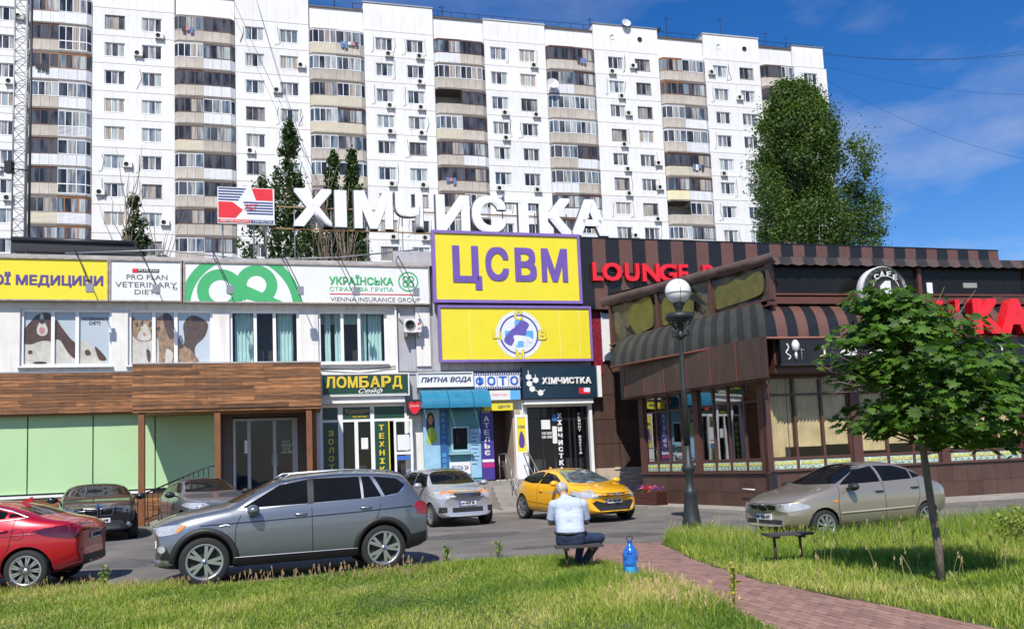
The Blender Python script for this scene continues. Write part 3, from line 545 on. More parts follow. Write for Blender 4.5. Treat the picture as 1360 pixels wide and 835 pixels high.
def ring_poly(cx, cz, r0, r1, y, m, b, a0=0, a1=360, n=40, clip=None):
    vs = []; 
    for i in range(n+1):
        t = R_(a0+(a1-a0)*i/n)
        for r in (r0, r1):
            x, z = cx+r*math.cos(t), cz+r*math.sin(t)
            if clip: x = min(max(x, clip[0]), clip[1]); z = min(max(z, clip[2]), clip[3])
            vs.append((x, y, z))
    b.add(vs, [(2*i, 2*i+1, 2*i+3, 2*i+2) for i in range(n)], m)
cl = (-13.14, -8.4, 7.61, 8.92); b = MB()
ring_poly(-11.3, 7.42, 1.70, 2.02, -.225, grn, b, 3, 177, 70, cl)
def loop8(cx, cz, L, r, ang, y, m, b, clip):         # one lobe of the woven 8
    ca, sa = math.cos(R_(ang)), math.sin(R_(ang)); 
    for sgn in (-1, 1):
        ox, oz = cx+sgn*L*ca, cz+sgn*L*sa; ring_poly(ox, oz, r*.5, r, y, m, b, 0, 360, 40, clip)
ring_poly(-12.0, 7.96, .40, .78, -.226, grn, b, 0, 360, 50, cl); ring_poly(-10.82, 8.2, .33, .70, -.2265, grn, b, -60, 235, 50, cl)
b.add([(x, -.228, z) for x, z in ((-11.75, 7.85), (-11.45, 8.3), (-9.95, 7.615), (-10.85, 7.615))], [(0, 1, 2, 3)], grn)
me = b.mesh('emblem'); put(me, 'emblem', s3, FF)
T(s3, "УКРАЇНСЬКА", -8.33, -6.05, 8.25, 8.62, -.23, grn, .03); T(s3, "СТРАХОВА ГРУПА", -8.33, -6.05, 8.02, 8.17, -.23, grn, .0); T(s3, "VIENNA INSURANCE GROUP", -8.3, -5.08, 7.64, 7.80, -.23, gm, .005); MB().box(-8.33, -5.1, -.232, -.222, 7.9, 7.93, redp).build('rule_line', s3, FF)
b = MB(); ring_poly(-5.5, 8.4, .32, .37, -.228, grn, b)
for dx in (-.1, .1):
    for dz in (-.1, .1): ring_poly(-5.5+dx, 8.4+dz, .065, .12, -.227, grn, b, n=20)
put(b.mesh('emblem'), 'emblem', s3, FF)
for i, (x, lb) in enumerate(((-16.2, 'dog poster'), (-14.2, 'pet food banner'), (-11.9, 'middle of the big green emblem'), (-9.6, 'right end of the big green emblem'), (-7.7, 'green Cyrillic name'), (-5.6, 'small round green emblem'))):
    t = thing('sign_spotlight', 'black arm lamp hanging over the '+lb, 'lamp', tuple(loc(FF, x, -.3, 9.1)), 'spotlights above the sign band')
    MB().tube([(x-.35, -.1, 9.1), (x-.3, -.6, 9.25), (x+.25, -1.0, 7.95)], .018, 5, blackm).build('arm', t, FF); MB().box(x+.15, x+.37, -1.12, -.98, 7.7, 7.98, greym).build('lamp_head', t, FF)
# yellow boards
frm_v = M('violet_frame', (.22, .14, .42), .5, var=.15)
s4 = sign('clinic_sign', 'big yellow sign with four violet letters ЦСВМ in a violet frame', -4.6, 1.18, 7.62, 10.32, -.35, .15, yel, frm_v, ft=.10)
for ch, a, c, z0 in (("Ц", -3.85, -2.75, 8.1), ("С", -2.6, -1.7, 8.45), ("В", -1.45, -.6, 8.45), ("М", -.4, .65, 8.45)): T(s4, ch, a, c, z0, 9.75 if ch != 'Ц' else 9.77, -.375, M('sign_violet2', (.16, .09, .38), .4), .034, th=.02, name='letter')
s5 = sign('clinic_emblem_sign', 'wide yellow board with a round blue dog emblem, under the four letter sign', -4.45, 1.5, 5.4, 7.5, -.35, .15, yel, frm_v, ft=.08)
for i, x in enumerate((-3.3, -2.0, .2, 1.0)): MB().box(x, x+.02, -.352, -.349, 5.5, 7.4, M('sign_yellow_seam', (.85, .76, .25), .4)).build('board_seam', s5, FF)
b = MB(); lil = M('emblem_white', (.72, .76, .85), .4); ring_poly(-1.4, 6.42, 0, .9, -.356, lil, b); ring_poly(-1.4, 6.42, .70, .76, -.359, vio, b); cy = M('emblem_blue', (.12, .42, .78), .4)
b.box(-1.56, -1.24, -.364, -.36, 5.95, 6.95, cy).box(-1.95, -.85, -.3645, -.3605, 6.28, 6.56, cy)
poly_flat(spline([(-2.0, 6.2), (-1.75, 6.55), (-1.55, 6.7), (-1.3, 6.95), (-1.1, 6.9), (-1.0, 6.78), (-1.1, 6.6), (-1.15, 6.4), (-1.5, 6.32), (-1.65, 6.1), (-1.75, 6.0)], 4), M('emblem_violet', (.13, .10, .4), .4), -.367, b)
poly_flat(spline([(-1.6, 6.38), (-1.2, 6.36), (-.95, 6.3), (-.9, 6.15), (-1.0, 6.1), (-1.1, 6.2), (-1.15, 5.95), (-1.25, 6.15), (-1.45, 6.15), (-1.5, 5.95), (-1.58, 6.15)], 4), lil, -.369, b)
me = b.mesh('emblem'); put(me, 'emblem', s5, FF)
for ch, x, z in (("С", -1.4, 7.15), ("Ц", -2.25, 6.4), ("В", -.5, 6.4), ("М", -1.4, 5.66)): T(s5, ch, x-.16, x+.16, z-.19, z+.17, -.375, yel, .03, name='letter'); T(s5, ch, x-.17, x+.17, z-.2, z+.18, -.371, vio, .03)
def on_frame(px, py, fr, y):      # a point of the wall plane seen at (px, py)
    d = ray(px, py); n = fr.rot @ Vector((0, 1, 0)); t = ((fr.o-Vector((0, 0, EYE))+n*y).dot(Vector((n.x, n.y, 0)))-0)/(d.x*n.x+d.y*n.y) if False else ((fr.o.x+n.x*y)*n.x+(fr.o.y+n.y*y)*n.y)/(d.x*n.x+d.y*n.y)
    p = Vector((0, 0, EYE))+d*t; u = fr.rot @ Vector((1, 0, 0)); return (p-fr.o).dot(u), p.z
# rooftop billboard and white letters
rf = thing('rooftop_billboard', 'small red, white and striped dry cleaning billboard on the shop roof left of white letters', 'sign', tuple(loc(FF, -11.7, 0, 8.9)))
(x0, z0), (x1, z1) = on_frame(289, 296, FF, 0), on_frame(364, 251, FF, 0); navy = M('sign_navy', (.02, .05, .2), .4)
MB().box(x0, x1, .0, .12, z0, z1, vinyl).build('sign_face', rf, FF); b = MB()
b.add([(x, -.006, z) for x, z in ((x0+1.15, z1-.02), (x1-.05, z1-.02), (x1-.05, z1-.45), (x0+1.3, z1-.45))], [(3, 2, 1, 0)], redp); b.add([(x, -.006, z) for x, z in ((x0+.03, z0+.78), (x0+.5, z0+.78), (x0+.85, z0+.5), (x0+.6, z0+.2), (x0+.03, z0+.2))], [(4, 3, 2, 1, 0)], redp)
for k in range(5): b.box(x0+.03, x0+.95-.06*k, -.008, -.0, z1-.08-k*.1, z1-.03-k*.1, navy); b.box(x1-1.05+.03*k, x1-.05, -.008, 0, z1-.56-k*.1, z1-.51-k*.1, navy)
b.box(x0+.02, x0+1.1, -.009, 0, z0+.03, z0+.15, redp).box(x0+1.12, x1-.04, -.009, 0, z0+.03, z0+.15, navy); b.build('printed_pattern', rf, FF)
T(rf, "АСТ", x0+.9, x0+1.35, z0+.5, z0+.72, -.015, redp, .01, .3); T(rf, "АМЕРИКАНСЬКА", x0+.08, x0+1.05, z0+.05, z0+.13, -.016, white, .01); T(rf, "ХІМЧИСТКА", x0+1.18, x1-.08, z0+.05, z0+.13, -.016, white, .01)
for x in (x0+.15, x0+1.2, x1-.3): MB().tube([(x, .2, 8.7), (x, .2, z1)], .03, 5, greym).build('support_post', rf, FF)
lt = thing('rooftop_letter_sign', 'tall white letters ХІМЧИСТКА standing in a row on the roof on a thin frame', 'sign', tuple(loc(FF, -4, 0, 8.9)))
wl = M('letter_white', (.80, .80, .82), .35, var=.03)
LP = [("Х", -9.6, -8.05, 9.98, 11.32), ("І", -7.85, -7.4, 9.98, 11.32), ("М", -7.15, -5.5, 9.98, 11.3), ("Ч", -5.4, -4.32, 10.02, 11.3), ("И", -4.2, -2.95, 10.35, 11.72), ("С", -2.8, -1.72, 10.35, 11.75), ("Т", -1.72, -.5, 10.42, 11.72), ("К", -.4, .85, 10.42, 11.72), ("А", .9, 2.3, 10.4, 11.72)]
LX = [(390, 440, 253, 300), (447, 461, 254, 302), (471, 505, 255, 303), (512, 561, 256, 304), (580, 623, 260, 306), (628, 671, 261, 308), (672, 718, 262, 309), (717, 757, 264, 310), (760, 805, 266, 312)]
LX[3] = (526, 561, 256, 304); LX[2] = (471, 521, 255, 303); LX[0] = (390, 441, 252, 300); LX[1] = (444, 461, 253, 301); LX[8] = (761, 806, 266, 312); BOLD = .036
for (ch, *_), (a, c, t0, t1) in zip(LP, LX):
    sa, za = on_frame(a, t1, FF, -.1); sb, zb = on_frame(c, t0, FF, -.1)
    edge_m = M('letter_side_grey', (.13, .13, .14), .6)
    if ch == 'І': o = MB().box(sa+.03, sb-.03, -.1, .08, za, zb, wl).build('letter', lt, FF); obj('letter_side', MB().box(sa, sb+.01, -.02, .12, za-.03, zb+.01, edge_m).mesh('letter_side'), o)
    else: o = put(text(ch, sa, sb, za, zb, -.1, .0, wl, BOLD), 'letter', lt, FF); obj('letter_side', text(ch, sa-.035, sb+.035, za-.035, zb+.035, .004, .13, edge_m, BOLD, 0, 'letter_side'), o)
b = MB(); gold = M('frame_ochre', (.35, .22, .1), .6)
for z in (10.35, 11.15): b.tube([(-10.3, .15, z), (2.3, .15, z-.0)], .03, 5, gold)
for x in np.arange(-9.5, 2.4, 1.3): b.tube([(x, .2, 8.8), (x, .2, 11.3)], .022, 5, greym)
b.build('support_frame', lt, FF)
MB().tube([(-17, .3, 9.3), (-14, .3, 9.5), (-11, .4, 9.25), (-8, .4, 9.4), (-5, .3, 9.75)], .03, 5, greym).build('roof_pipe', shop, FF)
bm_ = thing('roof_awning_box', 'long black rolled metal awning lying on the shop roof beside the mast', 'awning', tuple(loc(FF, -17.5, 1.5, 9)))
MB().tube([(-18.9, 1.2, 10.0), (-15.0, 1.2, 9.95)], .09, 8, blackm).build('roller', bm_, FF); MB().hexa([(-18.9, 1.2, 9.6), (-15.0, 1.2, 9.55), (-15, 2.6, 9.6), (-18.9, 2.6, 9.65), (-18.9, 1.2, 9.98), (-15.0, 1.2, 9.93), (-15, 2.6, 9.95), (-18.9, 2.6, 10.0)], blackm).build('casing', bm_, FF)
for x in (-18.5, -16.8, -15.2): MB().box(x, x+.06, 1.3, 1.4, 8.9, 9.6, greym).build('support_post', bm_, FF)
rv = thing('roof_vent', 'small pale vent pipe with cap on the shop roof near the narrow dark poplar', 'vent', tuple(loc(FF, -14.0, .6, 8.9))); MB().tube([(-14, .6, 8.95), (-14, .6, 9.35)], .12, 10, white).build('pipe', rv, FF); MB().lathe([(.2, 0), (.02, .1)], 10, greym, (-14, .6, 9.35)).build('cap', rv, FF)
# AC on the grey wall
ac = MB(); acw = M('ac_white', (.74, .74, .72), .45); ac.box(-5.72, -5.1, -.42, -.08, 6.5, 7.0, acw).lathe([(.19, -.44), (.19, -.42)], 18, greym, (-5.5, 0, 6.75), 'y').lathe([(.14, -.447), (.14, -.442)], 14, dark, (-5.5, 0, 6.75), 'y')
o = ac.build('air_conditioner', shop, FF); put(text("LG", -5.25, -5.14, 6.6, 6.68, -.428, -.422, redp, .01), 'lettering', shop, FF); MB().lathe([(.045, -.428), (.045, -.42)], 12, redp, (-5.19, 0, 6.8), 'y').build('logo_disc', shop, FF)
MB().box(-5.68, -5.62, -.4, .02, 6.35, 6.5, greym).box(-5.2, -5.14, -.4, .02, 6.35, 6.5, greym).tube([(-5.85, -.02, 7.3), (-5.85, -.06, 7.1), (-5.7, -.1, 6.95)], .025, 5, white).build('bracket', shop, FF)
for x in np.arange(-5.9, 1.4, .62): MB().box(x, x+.015, -.004, .02, 4.05, 7.5, M('clad_seam', (.3, .3, .32), .8)).build('cladding_seam', shop, FF)
for i, (z, a, c) in enumerate(((5.25, -8.7, -6), (5.1, -5.9, 1.2))): MB().tube([(a, -.06, z), ((a+c)/2, -.1, z-.06), (c, -.06, z+.05)], .02, 5, cable_m).build('wall_cable', shop, FF)
# ---- shopfronts on the raised ground floor ----
FL = 1.02
MB().wall(-8.9, 1.5, FL-.1, 4.1, .02, .3, [(-8.75, -5.65, FL, 3.95), (-5.1, -2.9, FL, 3.8), (-2.55, -1.4, FL, 3.6), (-1.25, 1.42, FL, 3.7)], stucco).build('ground_floor_wall', shop, FF)
MB().box(-8.9, 1.6, -1.2, .02, 0, FL-.02, M('plinth_stone', (.30, .28, .25), .9, var=.2, bump=.3)).build('terrace', shop, FF)
st = thing('entrance_steps', 'grey concrete steps leading up to the middle shop doors behind the yellow car', 'steps', tuple(loc(FF, -.7, -1.5, 0)))
for i in range(5): MB().box(-2.9, 1.35, -1.2-.3*(i+1), -1.2-.3*i, 0, FL-.02-.17*(i+1), concrete).build('step', st, FF)
hr = thing('stair_railing', 'thin grey steel handrail beside the steps in front of the open white door', 'railing', tuple(loc(FF, -1.8, -1.5, 1)))
for x in (-2.3, -1.45):
    MB().tube([(x, -.1, FL+.95), (x, -1.1, FL+.95), (x, -2.6, FL+.1), (x, -2.6, .05)], .025, 6, greym).tube([(x, -.1, FL+.5), (x, -1.1, FL+.5), (x, -2.6, FL-.35)], .018, 6, greym).build('handrail', hr, FF)
    for y in (-.1, -1.1, -1.8): MB().tube([(x, y, FL-.1 if y > -1.5 else .5), (x, y, FL+.95 if y > -1.5 else FL+.5)], .018, 6, greym).build('baluster', hr, FF)
# pawn shop
dg = M('sign_dark_green', (.012, .06, .035), .35); gold_l = M('letter_gold', (.75, .55, .05), .4)
s = sign('pawnshop_sign', 'dark green sign with gold letters ЛОМБАРД over a white shopfront', -8.68, -5.6, 4.22, 5.02, -.3, .2, dg, white, ft=.03)
b = MB().box(-8.6, -5.68, -.304, -.298, 4.27, 4.29, white).box(-8.6, -5.68, -.304, -.298, 4.95, 4.97, white); b.build('border_line', s, FF)
for i, ch in enumerate("ЛОМБАРД"): w = 2.75/7; T(s, ch, -8.55+i*w, -8.55+(i+1)*w-.05, 4.52 if ch != 'Д' else 4.45, 4.93, -.33, gold_l, .03, th=.03, name='letter')
T(s, "Сейф", -7.4, -6.55, 4.28, 4.5, -.31, white, .01, .4); MB().box(-8.7, -5.75, -.25, .0, 3.98, 4.2, white).build('lower_trim', s, FF)
pw = MB(); w = pvc
for a, c in ((-8.75, -8.65), (-8.12, -7.95), (-6.98, -6.84), (-5.75, -5.65)): pw.box(a, c, .05, .14, FL, 3.95, w)
pw.box(-8.65, -5.75, .055, .135, 3.86, 3.95, w).box(-8.65, -5.75, .055, .135, 3.33, 3.42, w).box(-7.55, -7.42, .055, .135, FL, 3.33, w).box(-8.65, -5.75, .055, .135, FL, FL+.12, w); pw.build('shopfront_frame', shop, FF)
for a, c in ((-7.95, -7.55), (-7.42, -6.98)): MB().box(a+.03, c-.03, .09, .1, FL+.1, 3.3, glass).build('pane', shop, FF)
MB().box(-8.65, -8.12, .07, .09, FL+.1, 3.33, dg).build('advert_panel', shop, FF); MB().box(-6.84, -6.35, .07, .09, FL+.1, 3.33, dg).build('advert_panel', shop, FF); MB().box(-8.65, -5.75, .07, .09, 3.42, 3.86, dg).build('transom_panel', shop, FF)
put(text("Кредити", -7.85, -6.9, 3.6, 3.8, .05, .07, M('dull_gold', (.42, .33, .15), .5), .02), 'lettering', shop, FF); put(text("під заставу", -7.6, -7.1, 3.46, 3.56, .05, .07, gold_l, .01), 'lettering', shop, FF)
for i, ch in enumerate("ЗОЛОТО"): z = 2.95-i*.3; put(text(ch, -8.47, -8.28, z-.1, z+.1, .05, .07, gold_l, .03), 'letter', shop, FF)
for i, ch in enumerate("ТЕХНІКА"): z = 3.1-i*.3; put(text(ch, -6.68, -6.5, z-.1, z+.1, .05, .07, gold_l, .03), 'letter', shop, FF)
MB().box(-6.34, -6.3, .06, .09, FL+.1, 3.33, yel).box(-7.32, -7.08, .06, .085, 2.35, 2.75, white).build('notice', shop, FF)
od = MB(); od.box(-6.2, -6.12, -.4, -.33, FL, 3.35, w).box(-5.62, -5.54, -.4, -.33, FL, 3.35, w).box(-6.12, -5.62, -.395, -.335, FL, FL+.12, w).box(-6.12, -5.62, -.395, -.335, 3.27, 3.35, w).box(-6.12, -5.62, -.395, -.335, 2.1, 2.2, w); o = od.build('open_door_leaf', shop, FF)
obj('pane', MB().box(-6.12, -5.62, -.37, -.36, FL+.12, 3.27, glass).mesh('pane'), o); MB().box(-6.08, -5.66, -.38, -.372, 2.25, 2.8, vinyl).box(-6.1, -5.64, -.38, -.372, 1.9, 2.05, M('sticker_blue', (.05, .15, .5), .4)).build('door_sticker', shop, FF)
hs_ = sign('red_heart_sign', 'small dark box sign with a red heart shape beside the pawnshop sign', -5.72, -5.16, 3.48, 4.05, -.45, .2, ink); poly_flat(spline([(-5.65, 3.9), (-5.55, 3.98), (-5.44, 3.92), (-5.33, 3.98), (-5.23, 3.9), (-5.26, 3.7), (-5.44, 3.52), (-5.62, 3.7)], 3), redp, -.46, bb := MB()); bb.build('heart_logo', hs_, FF); T(hs_, "Сейф", -5.6, -5.28, 3.76, 3.86, -.468, white, .0, .3)
# water kiosk
sk = M('kiosk_teal', (.10, .30, .36), .45, var=.1); blu = M('awning_blue', (.02, .20, .33), .35, var=.2, scale=3); lb = M('poster_light_blue', (.32, .55, .72), .4, var=.25, scale=2); dkb = M('letter_navy', (.01, .03, .12), .4)
s = sign('drinking_water_sign', 'white sign with dark italic letters ПИТНА ВОДА over the blue awning', -5.3, -3.23, 4.5, 5.03, -.3, .18, vinyl, white, ft=.025); T(s, "ПИТНА ВОДА", -5.15, -3.3, 4.64, 4.86, -.31, dkb, .02, .25)
aw = thing('blue_awning', 'glossy curved blue awning over the drinking water kiosk window', 'awning', tuple(loc(FF, -4, -.5, 3.9)))
for a, c in ((-5.25, -4.3), (-4.28, -3.4), (-3.38, -2.75)):
    vs = []; n = 8
    for i in range(n+1): t = math.pi/2*i/n; vs += [(a, -.15-.95*math.sin(t), 3.78+.62*math.cos(t)), (c, -.15-.95*math.sin(t), 3.78+.62*math.cos(t))]
    b = MB().add(vs, [(2*i, 2*i+1, 2*i+3, 2*i+2) for i in range(n)], blu, True).add([(a, -.15, 4.4), (a, -.15, 3.7), (a, -1.1, 3.7), (a, -1.1, 3.78), (a, -.9, 4.1), (a, -.5, 4.35)], [(0, 1, 2, 3, 4, 5)], blu).box(a, c, -1.12, -1.08, 3.68, 3.8, blu); b.build('awning_segment', aw, FF)
kb = thing('water_kiosk', 'light blue drinking water kiosk front with serving window under the blue awning', 'kiosk', tuple(loc(FF, -4, -.1, FL)))
MB().wall(-5.1, -2.95, FL, 3.75, -.08, .04, [(-4.08, -3.42, 2.15, 3.05)], sk).build('kiosk_wall', kb, FF)
MB().box(-5.1, -4.5, -.12, -.085, FL, 3.7, lb).build('poster', kb, FF); MB().box(-4.5, -4.2, -.12, -.085, 1.2, 3.65, M('poster_dark_blue', (.03, .12, .33), .4, var=.2)).build('poster', kb, FF)
MB().box(-3.38, -2.98, -.12, -.085, 1.15, 2.95, lb).build('poster', kb, FF); MB().box(-4.18, -3.4, -.12, -.085, 1.3, 1.75, vinyl).build('poster', kb, FF)
sh = MB(); 
for k in range(7): sh.box(-4.15, -3.05, -.16+.004*(k % 2), -.085, 3.08+k*.075, 3.15+k*.075, sk)
sh.build('roller_shutter', kb, FF); b = MB(); fb = M('kiosk_frame', (.3, .5, .56), .4); b.box(-4.1, -4.02, -.14, -.06, 2.1, 3.06, fb).box(-3.48, -3.4, -.14, -.06, 2.1, 3.06, fb).box(-4.02, -3.48, -.14, -.06, 2.1, 2.2, fb).box(-4.02, -3.48, -.14, -.06, 2.98, 3.06, fb).box(-4.2, -3.3, -.3, -.1, 2.02, 2.08, fb); b.build('window_frame', kb, FF)
MB().box(-4.05, -3.45, .02, .03, 2.15, 3.0, dark).build('window_void', kb, FF)
for body, x, n in (("ПІДКРІТЬ ВОДИ", -4.36, 12),):
    for i, ch in enumerate("ЯКІСНА ВОДА"): z = 3.5-i*.21; ch != ' ' and T(kb, ch, x-.06, x+.06, z-.07, z+.06, -.126, M('letter_cyan', (.1, .5, .7), .4), .02, name='letter')
skin_p = M('print_skin', (.5, .28, .18), .5); b = MB(); poly_flat(spline([(-4.98, 3.3), (-4.9, 3.55), (-4.75, 3.55), (-4.68, 3.3), (-4.7, 2.95), (-4.95, 2.95)], 3), ink, -.124, b); poly_flat(spline([(-4.92, 3.3), (-4.83, 3.5), (-4.74, 3.35), (-4.82, 3.12)], 3), skin_p, -.126, b); poly_flat(spline([(-5.0, 2.5), (-4.9, 3.0), (-4.7, 3.0), (-4.58, 2.6), (-4.8, 2.45)], 3), M('print_lime', (.35, .5, .05), .5), -.125, b); b.build('printed_woman', kb, FF)
T(kb, "ВОДА 24", -4.1, -3.48, 1.42, 1.62, -.125, navy, .01); b = MB(); 
for k in range(9): z = 2.75-k*.14; b.box(-3.34, -3.05-.05*(k % 3), -.124, -.12, z, z+.03, navy)
b.build('printed_text', kb, FF)
# photo / atelier
s = sign('photo_sign', 'white film strip sign with blue letters ФОТО', -3.2, -1.42, 4.38, 5.0, -.3, .15, vinyl); b = MB()
b.box(-3.2, -1.42, -.305, -.299, 4.9, 4.99, navy).box(-3.2, -1.42, -.305, -.299, 4.39, 4.47, navy)
for k in range(20): x = -3.18+k*.09; b.box(x+.02, x+.06, -.309, -.304, 4.92, 4.97, white).box(x+.02, x+.06, -.309, -.304, 4.41, 4.45, white)
for k in range(5): b.box(-3.2+k*.44, -3.18+k*.44, -.308, -.3, 4.47, 4.9, navy)
b.build('film_strip', s, FF)
for i, ch in enumerate("ФОТО"): T(s, ch, -3.13+i*.44, -2.82+i*.44, 4.52, 4.86, -.31, M('letter_blue', (.03, .14, .55), .4), .03, name='letter')
s = sign('service_strip_sign', 'narrow strip of pale and blue adverts below the film strip sign', -3.0, -1.42, 3.97, 4.34, -.26, .12, vinyl); MB().box(-2.98, -2.62, -.265, -.255, 3.98, 4.33, ink).box(-1.82, -1.44, -.265, -.255, 3.98, 4.33, cy).build('advert_panel', s, FF); T(s, "РЕМОНТ ОДЯГУ", -2.5, -1.9, 4.12, 4.2, -.265, redp, .0)
s = sign('centre_sign', 'short yellow sign reading ЦЕНТР above the beige doorway', -2.85, -1.72, 3.58, 3.86, -.24, .1, yel); T(s, "ЦЕНТР", -2.3, -1.85, 3.66, 3.78, -.25, navy, .01)
s = sign('atelier_banner', 'tall narrow violet banner with white vertical letters АТЕЛЬЄ by a doorway', -2.98, -2.5, 1.05, 3.52, -.2, .08, M('banner_violet', (.06, .04, .26), .45, var=.15))
for i, ch in enumerate("АТЕЛЬЄ"): z = 3.3-i*.25; T(s, ch, -2.86, -2.66, z-.1, z+.09, -.21, white, .03, name='letter')
MB().box(-2.96, -2.52, -.206, -.2, 1.5, 1.68, M('stripe_magenta', (.5, .02, .2), .4)).box(-2.96, -2.52, -.206, -.2, 1.7, 1.8, white).build('stripe', s, FF)
MB().box(-2.5, -1.4, 1.2, 1.3, FL, 3.7, M('doorway_brown', (.10, .055, .04), .7)).build('doorway_back', shop, FF); MB().box(-1.7, -1.42, -.02, 1.2, FL, 3.6, beige).build('doorway_side', shop, FF); MB().box(-2.55, -2.45, .0, 1.2, FL, 3.6, brownf).build('doorway_side', shop, FF)
# open white door with yellow advert
wd = thing('open_white_door', 'open white plastic door with a yellow advert beside the dark dry cleaning entrance', 'door', tuple(loc(FF, -1.5, -.4, FL)))
b = MB(); b.box(-1.74, -1.66, -.45, -.38, FL, 3.4, pvc).box(-1.32, -1.24, -.45, -.38, FL, 3.4, pvc).box(-1.66, -1.32, -.445, -.385, 3.3, 3.4, pvc).box(-1.66, -1.32, -.445, -.385, FL, FL+1.0, pvc); b.build('door_leaf', wd, FF)
MB().box(-1.66, -1.32, -.43, -.4, 2.02, 3.3, yel).build('advert_panel', wd, FF); T(wd, "АТЕЛЬЄ", -1.62, -1.36, 2.9, 3.0, -.436, navy, .01); b = MB(); poly_flat(spline([(-1.6, 2.5), (-1.5, 2.8), (-1.38, 2.5), (-1.42, 2.2), (-1.58, 2.2)], 3), vio, -.434, b); b.build('printed_figure', wd, FF); MB().tube([(-1.34, -.45, 1.9), (-1.3, -.55, 2.0), (-1.34, -.55, 2.3), (-1.34, -.45, 2.35)], .018, 6, white).build('door_handle', wd, FF)
# dry cleaning
dn = M('sign_dark_teal', (.012, .035, .06), .35); s = sign('dry_cleaning_sign', 'dark blue sign with white hexagon chain and white word ХІМЧИСТКА over the dark entrance', -1.36, 1.6, 3.98, 5.2, -.4, .3, dn, None)
b = MB()
for x, z in ((-1.12, 4.8), (-.85, 4.68), (-1.1, 4.55), (-1.0, 4.35), (-.68, 4.2)): b.prism([(x+.12*math.cos(R_(a)), z+.12*math.sin(R_(a))) for a in range(30, 390, 60)], -.43, -.4, white)
b.tube([(-1.12, -.41, 5.05), (-1.12, -.41, 4.8), (-.85, -.41, 4.68), (-1.1, -.41, 4.55), (-1.0, -.41, 4.35), (-.68, -.41, 4.2), (-.5, -.41, 4.3)], .02, 4, white).tube([(-.85, -.41, 4.68), (-.85, -.41, 4.9)], .015, 4, white); b.build('hexagon_logo', s, FF)
for i, ch in enumerate("ХІМЧИСТКА"): ws = [.2, .09, .24, .2, .21, .2, .19, .2, .22]; x = -.6+sum(ws[:i])+.025*i; T(s, ch, x, x+ws[i], 4.52, 4.77, -.43, white, .04, th=.03, name='letter')
MB().box(.85, 1.3, -.41, -.399, 4.13, 4.36, redp).box(1.05, 1.3, -.415, -.4, 4.2, 4.36, lil).build('small_logo', s, FF); MB().box(1.62, 1.78, -.42, -.1, 4.0, 5.2, white).build('side_cap', s, FF)
MB().box(-1.3, 1.45, -.3, .0, 3.78, 3.96, white).build('shutter_box', s, FF)
MB().box(-1.22, -1.12, .0, .1, FL, 3.7, white).build('door_jamb', shop, FF); MB().box(1.33, 1.45, -.1, .1, FL, 3.78, white).build('door_jamb', shop, FF)
b = MB()
for x in (-1.1, -.55, -.1, .55, .75, 1.28): b.box(x, x+.06, .12, .18, FL, 3.68, blackm)
b.box(-1.1, 1.33, .125, .175, 3.2, 3.27, blackm); b.build('entrance_frame', shop, FF)
for a, c in ((-1.06, -.55), (-.49, -.1), (-.04, .55), (.81, 1.28)): MB().box(a, c, .145, .155, FL, 3.66, glass).build('pane', shop, FF)
for i, ch in enumerate("ХІМЧИСТКА"): z = 3.35-i*.255; put(text(ch, .1, .27, z-.1, z+.09, .1, .12, white, .04), 'letter', shop, FF)
for i, ch in enumerate("РЕМОНТ ВЗУТТЯ"): z = 3.4-i*.125; ch != ' ' and put(text(ch, .93, 1.03, z-.045, z+.045, .1, .12, white, .02), 'letter', shop, FF)
MB().box(-.55, -.2, .1, .115, 2.85, 3.2, vinyl).box(-.12, .06, .1, .115, 2.3, 2.95, vinyl).box(-.1, .08, .1, .115, 3.15, 3.4, M('sticker_blue', (.05, .15, .5), .4)).build('notice', shop, FF); put(text("9:00-20:00\n9:00-18:00", -.55, -.15, 2.5, 2.75, .1, .11, white, .01), 'opening_hours', shop, FF)
# brown clad corner wall to the right of the entrance
clad = M('brown_cladding', (.068, .040, .031), .42, var=.15, scale=1.2, rnd=.12, streak=.2, dirt=(.2, .15, .12)); redseam = M('seam_red_brown', (.2, .06, .04), .5)
MB().box(1.5, 23, .05, 1.0, 0, 9.8, M('brown_core', (.06, .035, .025), .7)).build('brown_wall', shop, FF)
for (a, c) in ((1.55, 2.55), (2.56, 3.4), (3.41, 4.2)):
    for (z0, z1) in ((1.3, 2.2), (2.21, 3.15), (3.16, 4.1), (4.11, 5.3), (5.31, 7.3)):
        if z1 > 7 and a < 3: continue
        MB().box(a+.008, c-.008, .0, .05, z0+.006, z1-.006, clad).build('cladding_panel', shop, FF)
MB().box(1.5, 4.3, -.25, .05, 0, 1.28, beige).build('beige_plinth', shop, FF)
for i in range(5): MB().box(2.2+i*.22, 2.6+i*.22, -.3, -.24, 1.22-i*.17, 1.30-i*.17, M('stair_edge', (.6, .52, .42), .8)).build('stair_tread', shop, FF)
MB().box(1.62, 2.02, -.05, .0, 4.9, 7.5, M('red_pattern_panel', (.25, .01, .03), .5, var=.9, scale=14)).build('red_patterned_panel', shop, FF)
MB().box(2.05, 2.75, -.04, .0, 5.45, 7.3, vinyl).box(2.03, 2.08, -.08, -.02, 5.4, 7.35, pvc).box(2.7, 2.76, -.08, -.02, 5.4, 7.35, pvc).build('old_window', shop, FF)
